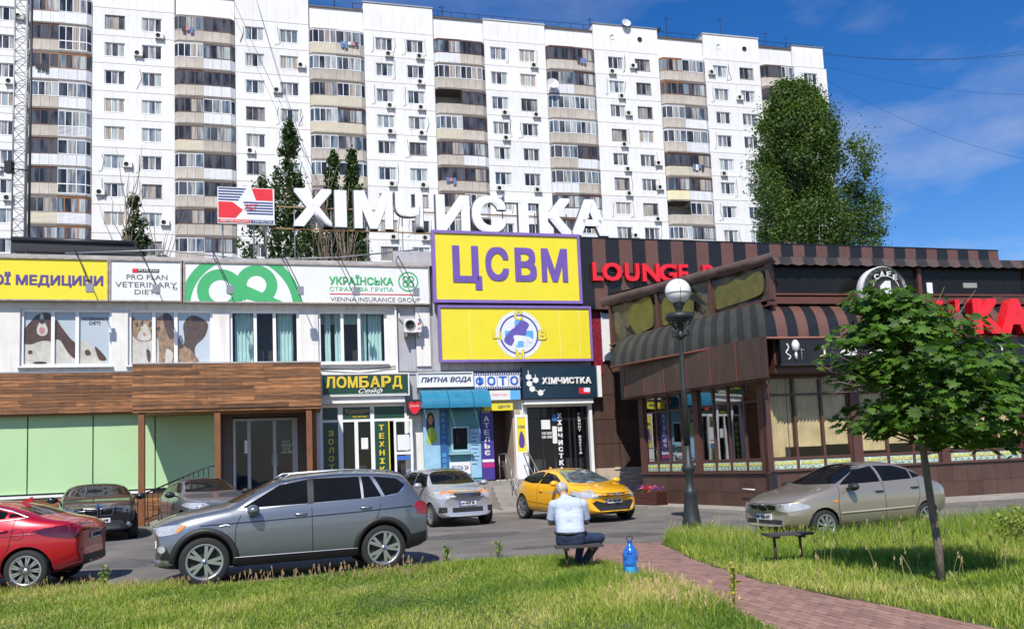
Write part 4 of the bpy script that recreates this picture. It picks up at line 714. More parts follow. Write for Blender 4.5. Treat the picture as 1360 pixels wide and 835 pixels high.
# striped fascia with lounge letters
lf = thing('striped_fascia', 'long roof fascia of alternating black and brown vertical panels behind the lounge letters', 'fascia', tuple(loc(FF, 10, -.3, 7.4)))
bk = M('fascia_black', (.012, .012, .013), .35, var=.1, rnd=.1); bn = M('fascia_brown', (.13, .062, .048), .4, var=.1, rnd=.08, streak=.15, dirt=(.2, .13, .1))
N = 36; W0, W1 = 1.17, 21.3
for i in range(N):
    a = W0+(W1-W0)*i/N; c = W0+(W1-W0)*(i+1)/N; MB().box(a+.006, c-.006, -.3-(i % 2)*.006, -.1, 7.42, 10.22, bk if i % 2 == 0 else bn).build('fascia_panel', lf, FF)
MB().box(W0, W1, -.32, 1.5, 10.22, 10.27, bk).build('fascia_cap', lf, FF); MB().box(W0, W1, -.1, 6, 7.4, 10.2, bk).build('fascia_back', lf, FF)
ll = thing('lounge_letter_sign', 'red raised letters LOUNGE BAR on the striped black and brown fascia', 'sign', tuple(loc(FF, 5, -.45, 8.6)))
redl = M('letter_red', (.80, .01, .02), .3, var=.03, coat=.4)
for ch, a, c in (("L", 786, 800), ("O", 799, 825), ("U", 829, 848), ("N", 852, 875), ("G", 874, 898), ("E", 900, 913), ("B", 932, 948), ("A", 950, 972), ("R", 975, 993)):
    sa, _ = on_frame(a, 350, FF, -.45); sb, _ = on_frame(c, 350, FF, -.45); put(text(ch, sa, sb, 8.5, 9.22, -.5, -.36, redl, .03), 'letter', ll, FF)
MB().box(1.7, 9, -.36, -.33, 8.83, 8.87, blackm).build('mounting_rail', ll, FF)

# ---------------- cafe ----------------
cafe = thing('cafe_building', 'brown clad corner cafe with curved striped awnings and rows of curtained windows', 'building', (FQ.o.x, FQ.o.y, 0))
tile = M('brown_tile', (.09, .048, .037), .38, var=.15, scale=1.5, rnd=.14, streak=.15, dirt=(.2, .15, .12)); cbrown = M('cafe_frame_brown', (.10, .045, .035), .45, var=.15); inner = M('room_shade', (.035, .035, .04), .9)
SL, QL = 5.95, 13.0
# side wall
MB().box(0, SL, .03, .3, 0, 1.05, blackm).build('base_wall', cafe, FK); MB().box(0, QL, .03, .3, 0, 1.08, blackm).build('base_wall', cafe, FQ)
def tiles(fr, x0, x1, n, zs):
    w = (x1-x0)/n
    for i in range(n):
        for a, c in zip(zs, zs[1:]): MB().box(x0+i*w+.005, x0+(i+1)*w-.005, 0, .03, a+.004, c-.004, tile).build('tile', cafe, fr)
tiles(FK, 0, SL, 9, (0, .5, 1.02)); tiles(FQ, 0, QL, 25, (0, .54, 1.06))
MB().box(-.05, SL+.02, -.06, .1, 1.05, 1.10, cbrown).build('window_sill', cafe, FK); MB().box(0, QL, -.06, .1, 1.08, 1.13, cbrown).build('window_sill', cafe, FQ)
yl = M('strip_yellow', (.75, .68, .12), .4); mint = M('strip_mint', (.50, .62, .52), .45, var=.5, scale=12); leafp = M('strip_leaf', (.06, .12, .07), .5)
side_glass = clear_glass('side_glass', (.6, .65, .65), .32)
def lights(fr, x0, x1, n, gm, zt=3.72, zs=1.42, ztr=3.05, doorish=None):
    f = MB(); w = (x1-x0)/n
    for i in range(n+1): x = x0+i*w; f.box(x-.04, x+.04, .03, .13, 1.12, zt, cbrown)
    f.box(x0, x1, .035, .125, zs-.04, zs+.04, cbrown).box(x0, x1, .035, .125, zt-.08, zt, cbrown).box(x0, x1, .035, .125, 1.1, 1.15, cbrown)
    if ztr: f.box(x0, x1, .035, .125, ztr-.03, ztr+.03, cbrown)
    o = f.build('window', cafe, fr)
    for i in range(n):
        for a, c in (((zs, ztr), (ztr, zt)) if ztr else ((zs, zt),)): obj('pane', MB().box(x0+i*w+.02, x0+(i+1)*w-.02, .07, .08, a, c, gm).mesh('pane'), o)
        a, c = x0+i*w+.05, x0+(i+1)*w-.05; b = MB().box(a, c, .05, .06, 1.14, zs-.05, mint)
        for k in range(7): x = a+(c-a)*(k+.5)/7; b.prism([(x-.05, 1.15), (x+.01, 1.15+.05), (x+.06, 1.15), (x+.02, 1.24)], .044, .05, leafp if k % 2 else mint)
        p = obj('strip_panel', b.mesh('strip_panel'), o); obj('lettering', text("L'KAFA CAFE", a+.03, c-.03, 1.27, 1.36, .038, .046, yl, .03), p)
lights(FK, .25, 2.85, 4, side_glass, 3.74, 1.45, 3.15); lights(FK, 3.1, 5.75, 4, side_glass, 3.74, 1.45, 3.15)
for a, c in ((0, .25), (2.85, 3.1), (5.75, 5.98)): MB().box(a, c, -.02, .2, 1.1, 3.9, cbrown).build('pillar', cafe, FK)
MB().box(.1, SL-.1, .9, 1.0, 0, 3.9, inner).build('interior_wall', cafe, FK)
cg = clear_glass('cafe_glass', (.97, .96, .94), .0)
for k in range(4):
    a = .12+k*3.0; lights(FQ, a+.1, a+2.75, 3, cg, 3.85, 1.45, 3.3); MB().box(a+2.77, a+3.06, -.05, .2, 1.1, 3.9, cbrown).build('pillar', cafe, FQ)
    w = 2.65/3
    for i in range(3):
        x = a+.1+i*w; lo = 1.75 if i else 1.5
        if k == 0 and i == 0: curtain(x+.02, x+w*.62, 1.5, 3.8, .15, cur_y, .13, .04).build('curtain', cafe, FQ); curtain(x+w*.5, x+w, 1.78, 3.8, .19, cur_y, .16, .03).build('curtain', cafe, FQ)
        else: curtain(x+.0, x+w*(.98), lo+random.uniform(0, .1), 3.8, .15, cur_y, random.uniform(.12, .18), .035).build('curtain', cafe, FQ)
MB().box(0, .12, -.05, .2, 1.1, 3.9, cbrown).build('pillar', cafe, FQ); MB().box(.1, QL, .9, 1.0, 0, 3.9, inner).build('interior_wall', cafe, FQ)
MB().tube([(.12, -.12, 3.85), (.05, -.4, 3.5), (.0, -.12, 3.2), (.0, -.12, 0)], .04, 6, cbrown).build('drain_pipe', cafe, FQ)
MB().box(.25, QL, 1.0, 6.2, 3.95, 4.0, blackm).build('ceiling_slab', cafe, FQ)
MB().box(.3, QL, .3, 5.5, 3.9, 6.0, M('brown_core', (.06, .035, .025), .7)).build('upper_mass', cafe, FQ)
# fascia panels under the side awning
XA = (.25, 1.35, 2.4, 3.5, 4.6, 5.7, 6.85)
for a, c in zip(XA, XA[1:]): MB().box(a+.01, c-.01, -.72, -.66, 3.7, 4.82, clad).build('fascia_panel', cafe, FK); MB().box(a-.012, a+.012, -.735, -.7, 3.7, 4.82, redseam).build('fascia_seam', cafe, FK)
MB().hexa([(.2, -.65, 3.68), (6.86, -.65, 3.68), (6.0, .05, 3.68), (.2, .05, 3.68), (.2, -.65, 4.84), (6.86, -.65, 4.84), (6.0, .05, 4.84), (.2, .05, 4.84)], cbrown).build('fascia_box', cafe, FK)
MB().box(-.45, .26, -.4, .05, 3.68, 4.9, clad).build('fascia_return', cafe, FK)
# curved awning wrapping the corner
aw = thing('curved_striped_awning', 'curved black and brown striped canopy wrapping the cafe corner above the windows', 'awning', (FQ.o.x, FQ.o.y, 4.8))
sb = M('stripe_black', (.015, .016, .018), .4, var=.3, scale=3, spec=.4); sbr = M('stripe_brown', (.14, .065, .048), .5, var=.2, scale=3); sg = M('stripe_side_dull', (.05, .05, .042), .6, var=.3, scale=4); sd = M('stripe_side_dark', (.022, .024, .022), .6, var=.3, scale=4)  # side stripes use duller, darker tones than the front ones
def stripe(p_in0, p_in1, p_out0, p_out1, z_top, z_bot, m, n=8):
    vs = []
    for i in range(n+1):
        t = math.pi/2*i/n; k = math.sin(t); z = z_bot+(z_top-z_bot)*math.cos(t)
        for a, c in ((p_in0, p_out0), (p_in1, p_out1)): vs.append((a.x+(c.x-a.x)*k, a.y+(c.y-a.y)*k, z))
    for a, c in ((p_out0, p_in0), (p_out1, p_in1)): vs.append((c.x, c.y, z_bot-.02)); 
    b = MB().add(vs, [(2*i, 2*i+1, 2*i+3, 2*i+2) for i in range(n)], m, True); o = b.mesh('awning_stripe'); return obj('awning_stripe', o, aw, -Vector((aw.location.x, aw.location.y, 0))+Vector((0, 0, -aw.location.z)))
kin0, kin1 = FK.w(.0, 0, 0), FK.w(6.05, .0, 0); kout0, kout1 = FK.w(.0, -1.1, 0), FK.w(7.32, -1.1, 0); qi0, qi1 = FQ.w(.0, .0, 0), FQ.w(QL, .0, 0); qo0, qo1 = FQ.w(-.25, -1.0, 0), FQ.w(QL, -1.0, 0)
kout1 = qo0
NS = 26
for i in range(NS): stripe(kin0.lerp(kin1, i/NS), kin0.lerp(kin1, (i+1)/NS), kout0.lerp(kout1, i/NS), kout0.lerp(kout1, (i+1)/NS), 5.95, 4.78, sg if i % 2 else sd)
NQ = 40
for i in range(NQ):
    ti, tj = i/NQ, (i+1)/NQ; stripe(qi0.lerp(qi1, ti), qi0.lerp(qi1, tj), qo0.lerp(qo1, ti), qo0.lerp(qo1, tj), 5.9, 4.8, sbr if i % 2 else sb)
MB().tube([tuple(kout0+Vector((0, 0, 4.78))), tuple(qo0+Vector((0, 0, 4.8))), tuple(qo1+Vector((0, 0, 4.8)))], .04, 6, redseam).build('awning_edge_pipe', aw, loc=(0, 0, 0)).location = -Vector(aw.location)
# icon sign box under the front awning
ib = thing('icon_sign_box', 'long black sign box with white pictures of microphone, cup and dice under the front awning', 'sign', tuple(FQ.w(4, -1, 4)))
for i in range(15): MB().box(.15+i*.8, .94+i*.8, -1.0, -.75, 4.08, 4.78, M('signbox_black', (.012, .012, .014), .3)).build('panel', ib, FQ)
MB().box(.1, QL, -1.03, -.72, 4.02, 4.08, blackm).build('bottom_rail', ib, FQ); MB().box(.1, QL, -.74, .05, 3.86, 4.8, cbrown).build('soffit', ib, FQ)
ic = MB(); ic.lathe([(.02, 0), (.1, .04), (.11, .2), (.06, .3), (0.01, .32)], 12, white, (.6, -1.03, 4.42)); ic.tube([(.6, -1.03, 4.2), (.6, -1.03, 4.42)], .04, 6, white)
ic.tube([(.36+.09*math.sin(t*1.3)*(1-t/9), -1.02, 4.2+t*.055) for t in np.linspace(0, 8, 24)], .022, 5, white); ic.tube([(.78, -1.02, 4.2), (.78, -1.02, 4.5), (.86, -1.02, 4.45)], .018, 5, white); ic.build('microphone_icon', ib, FQ)
ic = MB(); cream = M('icon_cream', (.6, .55, .35), .4); ic.lathe([(.17, 0), (.15, .04), (.03, .07), (.03, .2), (.08, .3)], 12, cream, (1.5, -1.03, 4.25)); ic.build('cup_icon', ib, FQ)
ic = MB()
for x, a in ((2.15, -.5), (2.3, 0), (2.42, .4)):
    q = [(x+u*math.cos(a)-v*math.sin(a), 4.42+u*math.sin(a)+v*math.cos(a)) for u, v in ((-.09, -.13), (.09, -.13), (.09, .13), (-.09, .13))]; ic.prism(q, -1.03-.004*x, -1.0, white)
ic.build('cards_icon', ib, FQ); ic = MB()
for x, z in ((3.1, 4.25), (3.25, 4.25), (3.4, 4.25), (3.0, 4.3), (3.2, 4.42), (3.3, 4.42)): ic.ball((x, -1.02, z), .075, 10, 6, white)
ic.tube([(3.2, -1.02, 4.5), (3.22, -1.02, 4.65)], .02, 5, white); ic.build('balls_icon', ib, FQ)
ic = MB(); ic.tube([(4.6, -1.02, 4.6), (4.6, -1.02, 4.25), (4.5, -1.02, 4.22)], .03, 5, white); ic.build('hook_icon', ib, FQ); ic = MB().tube([(7.3, -1.02, 4.6), (7.45, -1.02, 4.45), (7.6, -1.02, 4.6)], .02, 5, white).tube([(7.45, -1.02, 4.45), (7.45, -1.02, 4.22)], .02, 5, white); ic.build('glass_icon', ib, FQ)
# red KAFE letters
kl = thing('cafe_letter_sign', 'huge red block letters standing on the sign box to the right of the small maple', 'sign', tuple(FQ.w(6, -1.1, 4.8)))
for ch, a, c, z1 in (("L", 5.1, 5.65, 5.82), ("'", 5.75, 5.88, 5.85), ("K", 6.35, 7.28, 5.88), ("A", 7.3, 8.35, 5.88), ("F", 8.5, 9.3, 5.88), ("A", 9.4, 10.4, 5.88)):
    put(text(ch, a, c, 4.84 if ch != "'" else 5.5, z1, -1.25, -.95, redl, .05), 'letter', kl, FQ)
# round sign
rs = thing('round_cafe_sign', 'round black and white disc sign with numeral 1 above the front awning', 'sign', tuple(FQ.w(4.2, -.9, 5.6)))
cx, cz = 3.55, 6.1; b = MB().lathe([(.72, -1.15), (.75, -1.1), (.75, -.85), (.7, -.8)], 36, white, (cx, 0, cz), 'y'); b.build('disc', rs, FQ)
b = MB(); b.lathe([(.60, -1.172), (.60, -1.155)], 36, M('disc_dark', (.05, .048, .045), .5), (cx, 0, cz), 'y'); b.build('disc_face', rs, FQ)
b = MB(); ring_poly(cx, cz, .44, .46, -1.18, white, b, 20, 160); 
for t in range(24): a = R_(t*15); b.tube([(cx+.63*math.cos(a), -1.16, cz+.63*math.sin(a)), (cx+.70*math.cos(a+.12), -1.16, cz+.70*math.sin(a+.12))], .012, 4, ink)
tag(b.build('disc_ornament', rs, FQ), kind='stuff')
MB().prism([(cx+a, cz+c) for a, c in ((-.2, -.45), (.26, -.45), (.26, -.34), (.14, -.34), (.14, .3), (-.02, .3), (-.2, .14), (-.2, .02), (-.05, .1), (-.05, -.34), (-.2, -.34))], -1.2, -1.16, white).build('numeral', rs, FQ)
for i, ch in enumerate("CAFE"): a = R_(125-i*24); put(text(ch, cx+.52*math.cos(a)-.07, cx+.52*math.cos(a)+.07, cz+.52*math.sin(a)-.08, cz+.52*math.sin(a)+.07, -1.19, -1.17, white, .02), 'letter', rs, FQ)
# terrace level: front dark glazing, side plastic film, valance
ter = thing('roof_terrace', 'enclosed upper terrace with brown frame, torn film windows and checkered canopy edge', 'terrace', (FQ.o.x, FQ.o.y, 5.9))
fb_ = M('fabric_brown', (.10, .065, .055), .85, var=.25, scale=3, bump=.5, bscale=6); darkgl = M('terrace_dark_glass', (.012, .012, .012), .35, spec=.25, var=.3)
fred = M('terrace_frame', (.12, .045, .033), .55, var=.2)
MB().box(.3, 12.9, -.45, -.3, 5.88, 6.08, fred).box(.3, 12.9, -.4, -.3, 6.14, 6.2, fred).build('frame_rail', ter, FQ)
for x in (.4, 5.3, 9.2, 12.8): MB().box(x-.06, x+.06, -.46, -.34, 5.8, 7.0, fred).build('frame_post', ter, FQ)
for a, c in ((.46, 5.24), (5.36, 9.14), (9.26, 12.74)): MB().box(a, c, -.36, -.34, 6.2, 6.98, darkgl).build('dark_window', ter, FQ)
MB().box(5.6, 5.8, -.37, -.362, 6.22, 6.55, vinyl).build('pale_patch', ter, FQ); MB().box(6.9, 7.4, -.37, -.362, 6.4, 6.55, M('dull_reflex', (.3, .3, .28), .5)).build('pale_patch', ter, FQ)  # grey patch paints a dull reflection onto the dark glazing
vb = M('valance_black', (.018, .018, .019), .8, var=.3, scale=4); vbr = M('valance_brown', (.085, .055, .047), .8, var=.2, scale=4)
for i in range(34):
    a, c = .2+i*.38, .2+(i+1)*.38; vs = [(a, -.62, 7.0), (c, -.62, 7.0), (c+.06, -.45, 7.26), (a+.06, -.45, 7.26), ((a+c)/2, -.63, 6.96)]
    MB().add(vs, [(0, 4, 1, 2, 3)], vb if i % 2 else vbr).build('valance_square', ter, FQ)
MB().add([(*FQ.w(.2, -.46, 7.25).xy, 7.25), (*FQ.w(13.1, -.46, 7.25).xy, 7.25), (*FQ.w(13.1, 6.5, 7.6).xy, 7.6), (*FK.w(-1.7, .05, 0).xy, 7.75)], [(0, 1, 2, 3)], fb_).build('canopy_roof', ter).location = -Vector(ter.location)
MB().box(.5, 12.9, 4.9, 5.0, 6.0, 7.4, blackm).build('terrace_back_wall', ter, FQ)
# side film
film_m = M('terrace_film', (.095, .085, .062), .3, var=.5, scale=2.5, bump=.6, bscale=3, grain=(1, 1, .6)); filmy = M('film_yellow_patch', (.13, .12, .026), .35, var=.35, scale=3, bump=.6, bscale=3)
def kz(s): return 5.76+(s+1.15)*(.17/7.5), 7.40-(s+1.48)*(.36/8.1)     # lower and upper edge height along the side
PXS = (-1.3, 1.45, 4.1, 6.5)
for i, (a, c) in enumerate(zip(PXS, PXS[1:])):
    b = MB(); n, mrows = 10, 6; vs = []
    for j in range(mrows+1):
        for k in range(n+1):
            s_ = a+(c-a)*k/n; lo, hi = kz(s_); vs.append((s_, .0+.05*math.sin(k*1.7+j)+.03*math.sin(j*2.1+k*.6), lo+(hi-lo)*j/mrows))
    b.add(vs, [(j*(n+1)+k, j*(n+1)+k+1, (j+1)*(n+1)+k+1, (j+1)*(n+1)+k) for j in range(mrows) for k in range(n)], film_m, True); o = b.build('film_window', ter, FK)
    s0_, s1_ = a+(c-a)*(.42 if i == 0 else .1), a+(c-a)*(.92 if i != 1 else .7); lo, hi = kz((a+c)/2); b = MB(); poly_flat(spline([(s0_, lo+.2), (s0_+.3, lo+.16), (s1_-.3, lo+.22), (s1_, lo+.4), (s1_-.1, hi-.25), (s0_+.5, hi-.3), (s0_+.05, hi-.4)], 3), filmy, -.085, b); obj('yellow_patch', b.mesh('yellow_patch'), o)
    if i < 2:
        sx = a+.85 if i == 0 else a+1.6; z = kz(sx)[0]+(.25 if i == 0 else .65); b = MB(); poly_flat([(sx, z+.35), (sx+.15, z+.1), (sx+.55, z-.12), (sx+.9, z-.25), (sx+.5, z+.1), (sx+.35, z+.3), (sx+.2, z+.2)], dark, -.1, b); obj('torn_hole', b.mesh('torn_hole'), o)
for s_ in PXS: lo, hi = kz(s_); MB().box(s_-.06, s_+.06, -.1, .06, lo-.15, hi, cbrown).build('frame_post', ter, FK)
for dz, t, m in ((0, .06, cbrown), (-.16, .05, fred)):
    l0, l1 = kz(-1.4)[0]+dz, kz(6.6)[0]+dz; MB().hexa([(-1.4, -.12, l0), (6.6, -.12, l1), (6.6, .1, l1), (-1.4, .1, l0), (-1.4, -.12, l0+t), (6.6, -.12, l1+t), (6.6, .1, l1+t), (-1.4, .1, l0+t)], m).build('frame_rail', ter, FK)
n = 24; vs = []
for k in range(n+1):
    s_ = -1.7+k*(8.6/n); lo, hi = kz(s_); w = .04*math.sin(k*2.3)+.03*math.sin(k*.9); sag = .22*(1-k/n)
    vs += [(s_, -.12, hi-.10+w*.4-sag*.3), (s_, -.25+w, hi+.02), (s_, -.2+w, hi+.16), (s_, .1, hi+.27)]
MB().add(vs, [(4*k+j, 4*k+4+j, 4*k+5+j, 4*k+1+j) for k in range(n) for j in range(3)], fb_, True).build('fabric_edge', ter, FK)
MB().box(-1.5, 6.3, .9, 1.0, 5.7, 7.2, blackm).build('terrace_back_wall', ter, FK)
MB().box(-1.5, .2, .0, .6, 4.8, 5.8, brownf).build('terrace_support', ter, FK)
# pavement by the cafe
p = MB(); q = [FK.w(-2, -1.2, 0), FK.w(SL+.3, -1.1, 0), FQ.w(14, -1.3, 0), FQ.w(14, .2, 0), FQ.w(.1, .1, 0), FK.w(-2, 1.5, 0)]
vs = [(v.x, v.y, .0) for v in q]+[(v.x, v.y, .09) for v in q]; p.add(vs, [(6, 7, 8, 11), (8, 9, 10, 11)]+[(i, (i+1) % 6, (i+1) % 6+6, i+6) for i in range(6)], pavm); tag(p.build('pavement'), kind='structure')
q = [FF.w(-24, -2.9, 0), FF.w(2.2, -2.9, 0), FF.w(2.2, 0, 0), FF.w(-24, 0, 0)]; tag(MB().add([(v.x, v.y, 0) for v in q]+[(v.x, v.y, .06) for v in q], [(4, 5, 6, 7), (0, 1, 5, 4)], pavm).build('pavement'), kind='structure')
# gas pipe / tap on tile wall
MB().tube([(5.0, -.15, .62), (5.5, -.15, .6)], .02, 5, white).build('hose_tap', cafe, FK)
# ---------------- street lamp ----------------
lx, ly = G(917, 697).xy
lx, ly = 4.08, 19.3
lamp = thing('street_lamp', 'black cast iron lamp post with one round white globe in front of the cafe', 'street lamp', (lx, ly, 0)); iron = M('cast_iron', (.024, .03, .03), .5, var=.35, scale=4, bump=.2)
lean = -.012
b = MB().lathe([(.23, 0), (.23, .12), (.2, .2), (.14, .75), (.155, .8), (.14, .86), (.10, .92), (.10, 1.25), (.165, 1.33), (.165, 1.42), (.09, 1.52), (.08, 1.9)], 14, iron); b.build('base', lamp)
b = MB().lathe([(.08, 1.9), (.07, 3.2), (.076, 3.25), (.066, 3.3), (.055, 4.45), (.06, 4.5)], 12, iron); b.build('pole', lamp)
b = MB().lathe([(.07, 4.45), (.14, 4.52), (.08, 4.6), (.09, 4.85), (.33, 4.92), (.35, 4.98), (.33, 5.06), (.1, 5.0), (.07, 5.12), (.1, 5.2), (.15, 5.3), (.14, 5.33)], 16, iron)
for k in range(6): a = k*math.pi/3; c, s = math.cos(a), math.sin(a); b.tube([(.08*c, .08*s, 4.55), (.2*c, .2*s, 4.52), (.2*c, .2*s, 4.62), (.1*c, .1*s, 4.7), (.22*c, .22*s, 4.82), (.3*c, .3*s, 4.95)], .018, 5, iron)
b.build('bracket', lamp); b = MB().ball((0, 0, 5.60), .31, 24, 16, M('globe_white', (.82, .82, .80), .25, var=.05, spec=.5)); o = b.build('globe', lamp)
b = MB()
for a in (0, math.pi/2): b.tube([(.315*math.cos(a)*math.sin(t), .315*math.sin(a)*math.sin(t), 5.60-.315*math.cos(t)) for t in np.linspace(0, 2*math.pi, 25)], .006, 4, iron, False)
b.tube([(.315*math.cos(t), .315*math.sin(t), 5.55) for t in np.linspace(0, 2*math.pi, 25)], .006, 4, iron, False); b.build('globe_band', lamp)
# ---------------- planters ----------------
pm_ = M('planter_wood', (.09, .03, .022), .5, var=.4, scale=3, grain=(.6, 4, 8), rnd=.2)
def leafquads(n, cen, spread, size, tone=None, flat=.0, shape=None, bias=None):
    """n small folded leaves: (verts, faces, tones)"""
    c = np.asarray(cen); p = c if c.ndim == 2 else c+rng.normal(size=(n, 3))*spread; n = len(p)
    nrm = rng.normal(size=(n, 3)); nrm[:, 2] = np.abs(nrm[:, 2])+flat; nrm /= np.linalg.norm(nrm, axis=1)[:, None]
    if bias is not None: nrm = nrm*.55+bias; nrm /= np.linalg.norm(nrm, axis=1)[:, None]+1e-9
    a = np.cross(nrm, rng.normal(size=(n, 3))); a /= np.linalg.norm(a, axis=1)[:, None]; b = np.cross(nrm, a); sz = (size*(.6+.8*rng.random(n)))[:, None]
    sh = shape or [(-1, 0, 0), (0, -.55, .18), (1, 0, 0), (0, .55, .18)]
    V = np.stack([p+a*sz*x+b*sz*y+nrm*sz*z for x, y, z in sh], 1).reshape(-1, 3); k = len(sh); F = (np.arange(n)[:, None]*k+np.arange(k)[None]); t = np.repeat(rng.random(n) if tone is None else tone, k); return V, F, t
def fastmesh(name, V, F, mat, tone=None, smooth=False):
    me = bpy.data.meshes.new(name); nv, nf, k = len(V), len(F), F.shape[1]; me.vertices.add(nv); me.vertices.foreach_set('co', np.ascontiguousarray(V, dtype=np.float32).ravel())
    me.loops.add(nf*k); me.loops.foreach_set('vertex_index', F.astype(np.int32).ravel()); me.polygons.add(nf); me.polygons.foreach_set('loop_start', np.arange(nf, dtype=np.int32)*k); me.polygons.foreach_set('loop_total', np.full(nf, k, dtype=np.int32))
    me.update(calc_edges=True); me.materials.append(mat)
    if tone is not None: at = me.attributes.new('tone', 'FLOAT', 'POINT'); at.data.foreach_set('value', tone.astype(np.float32))
    if smooth: me.polygons.foreach_set('use_smooth', np.ones(nf, bool))
    return me
def planter(fr, s, y, w, label):
    c = fr.w(s, y, 0); t = thing('flower_planter', label, 'planter', (c.x, c.y, .09), 'wooden flower planters', fr.a)
    for i, (x0, x1, y0, y1) in enumerate(((-w/2, w/2, -.22, -.18), (-w/2, w/2, .18, .22), (-w/2, -w/2+.04, -.18, .18), (w/2-.04, w/2, -.18, .18))):
        for k in range(4): obj('board', MB().box(x0, x1, y0, y1, .03+k*.1, .03+k*.1+.092, pm_).mesh('board'), t)
    b = MB(); [obj('corner_post', MB().box(x-.03, x+.03, -.235, .235, 0, .46, pm_).mesh('corner_post'), t) for x in (-w/2+.03, w/2-.03)]; obj('soil', MB().box(-w/2+.04, w/2-.04, -.18, .18, .3, .38, M('soil', (.06, .04, .03), .95)).mesh('soil'), t)
    for nm, col, xs in (('purple', (.18, .06, .45), (-.35, -.12, .38)), ('red', (.7, .02, .03), (.02, .15, -.02)), ('pink', (.75, .25, .4), (-.25, .22, .3))):
        V = []; F = []; T_ = []; o_ = 0
        for x in xs:
            v, f, tt = leafquads(60, (x*w/1.1, 0, .52), (.07, .08, .05), .035, None, .5); V.append(v); F.append(f+o_); T_.append(tt); o_ += len(v)
        m = tag(obj('flower_cluster', fastmesh('flower_cluster', np.concatenate(V), np.concatenate(F), leaf_mat('petal_'+nm, col), np.concatenate(T_)), t), kind='stuff')
    v, f, tt = leafquads(260, (0, 0, .45), (w*.25, .1, .04), .04); v[:, 0] = np.clip(v[:, 0], -w/2, w/2); tag(obj('foliage', fastmesh('foliage', v, f, leaf_mat('planter_leaf', (.06, .13, .03)), tt), t), kind='stuff')
planter(FK, 1.3, -.75, 1.35, 'wider brown slatted planter of red and purple flowers left of the lamp post'); planter(FK, -.9, -.55, .55, 'small brown planter half hidden behind the nose of the yellow car')

# ---------------- cars ----------------
tyre_m = M('tyre_rubber', (.018, .018, .018), .8, var=.2); rim_m = M('alloy_rim', (.55, .56, .57), .3, metal=.85, var=.05); cglass = M('car_glass', (.008, .009, .010), .04, spec=.16, var=.3)
chrome = M('chrome', (.62, .61, .6), .38, metal=1, var=.02); blackp = M('black_plastic', (.02, .02, .021), .55, var=.2); lamp_c = M('headlamp_lens', (.42, .44, .46), .08, var=.25, scale=9, coat=1, spec=.8); lamp_r = M('tail_lamp_red', (.30, .008, .012), .1, var=.3, scale=6, coat=1); orange = M('indicator_orange', (.8, .25, .03), .2); plate_m = M('number_plate', (.75, .75, .73), .4); seamk = M('panel_gap', (.015, .015, .015), .6)
def wheel_meshes(r, w, spokes, wd=.62):
    WK = .022 if spokes <= 5 else .012
    t = MB(); rr = r*wd+.02; t.lathe([(rr, -w/2+.01), (r*.93, -w/2), (r*.985, -w/2+.02), (r, -w/2+.05), (r, w/2-.05), (r*.985, w/2-.02), (r*.93, w/2), (rr, w/2-.01)], 36, tyre_m, axis='y', cap=False)
    m = MB(); m.lathe([(rr+.01, -w/2+.015), (rr-.015, -w/2+.0), (rr-.035, -w/2+.03), (rr-.05, 0)], 36, rim_m, axis='y', cap=False); m.lathe([(rr-.02, -w/2+.09), (.0, -w/2+.09)], 28, blackp, axis='y', cap=False)
    m.lathe([(.001, -w/2+.005), (.035, -w/2+.008), (.05, -w/2+.03)], 14, rim_m, axis='y', cap=False)
    for i in range(spokes):
        for da in (-1, 1):
            da *= .7/spokes; a = 2*math.pi*i/spokes; a1 = a+da*1.35; a0 = a+da*.3; c0, s0, c1, s1 = math.cos(a0), math.sin(a0), math.cos(a1), math.sin(a1); R = rr-.015; y = -w/2+.012
            px, pz = -s1*WK, c1*WK
            m.hexa([(.04*c0-px, y, .04*s0-pz), (R*c1-px*1.2, y, R*s1-pz*1.2), (R*c1-px*1.2, y+.04, R*s1-pz*1.2), (.04*c0-px, y+.04, .04*s0-pz), (.04*c0+px, y, .04*s0+pz), (R*c1+px*1.2, y, R*s1+pz*1.2), (R*c1+px*1.2, y+.04, R*s1+pz*1.2), (.04*c0+px, y+.04, .04*s0+pz)], rim_m)
    me = m.mesh('rim'); recalc(me); t = t.mesh('tyre'); recalc(t); return t, me
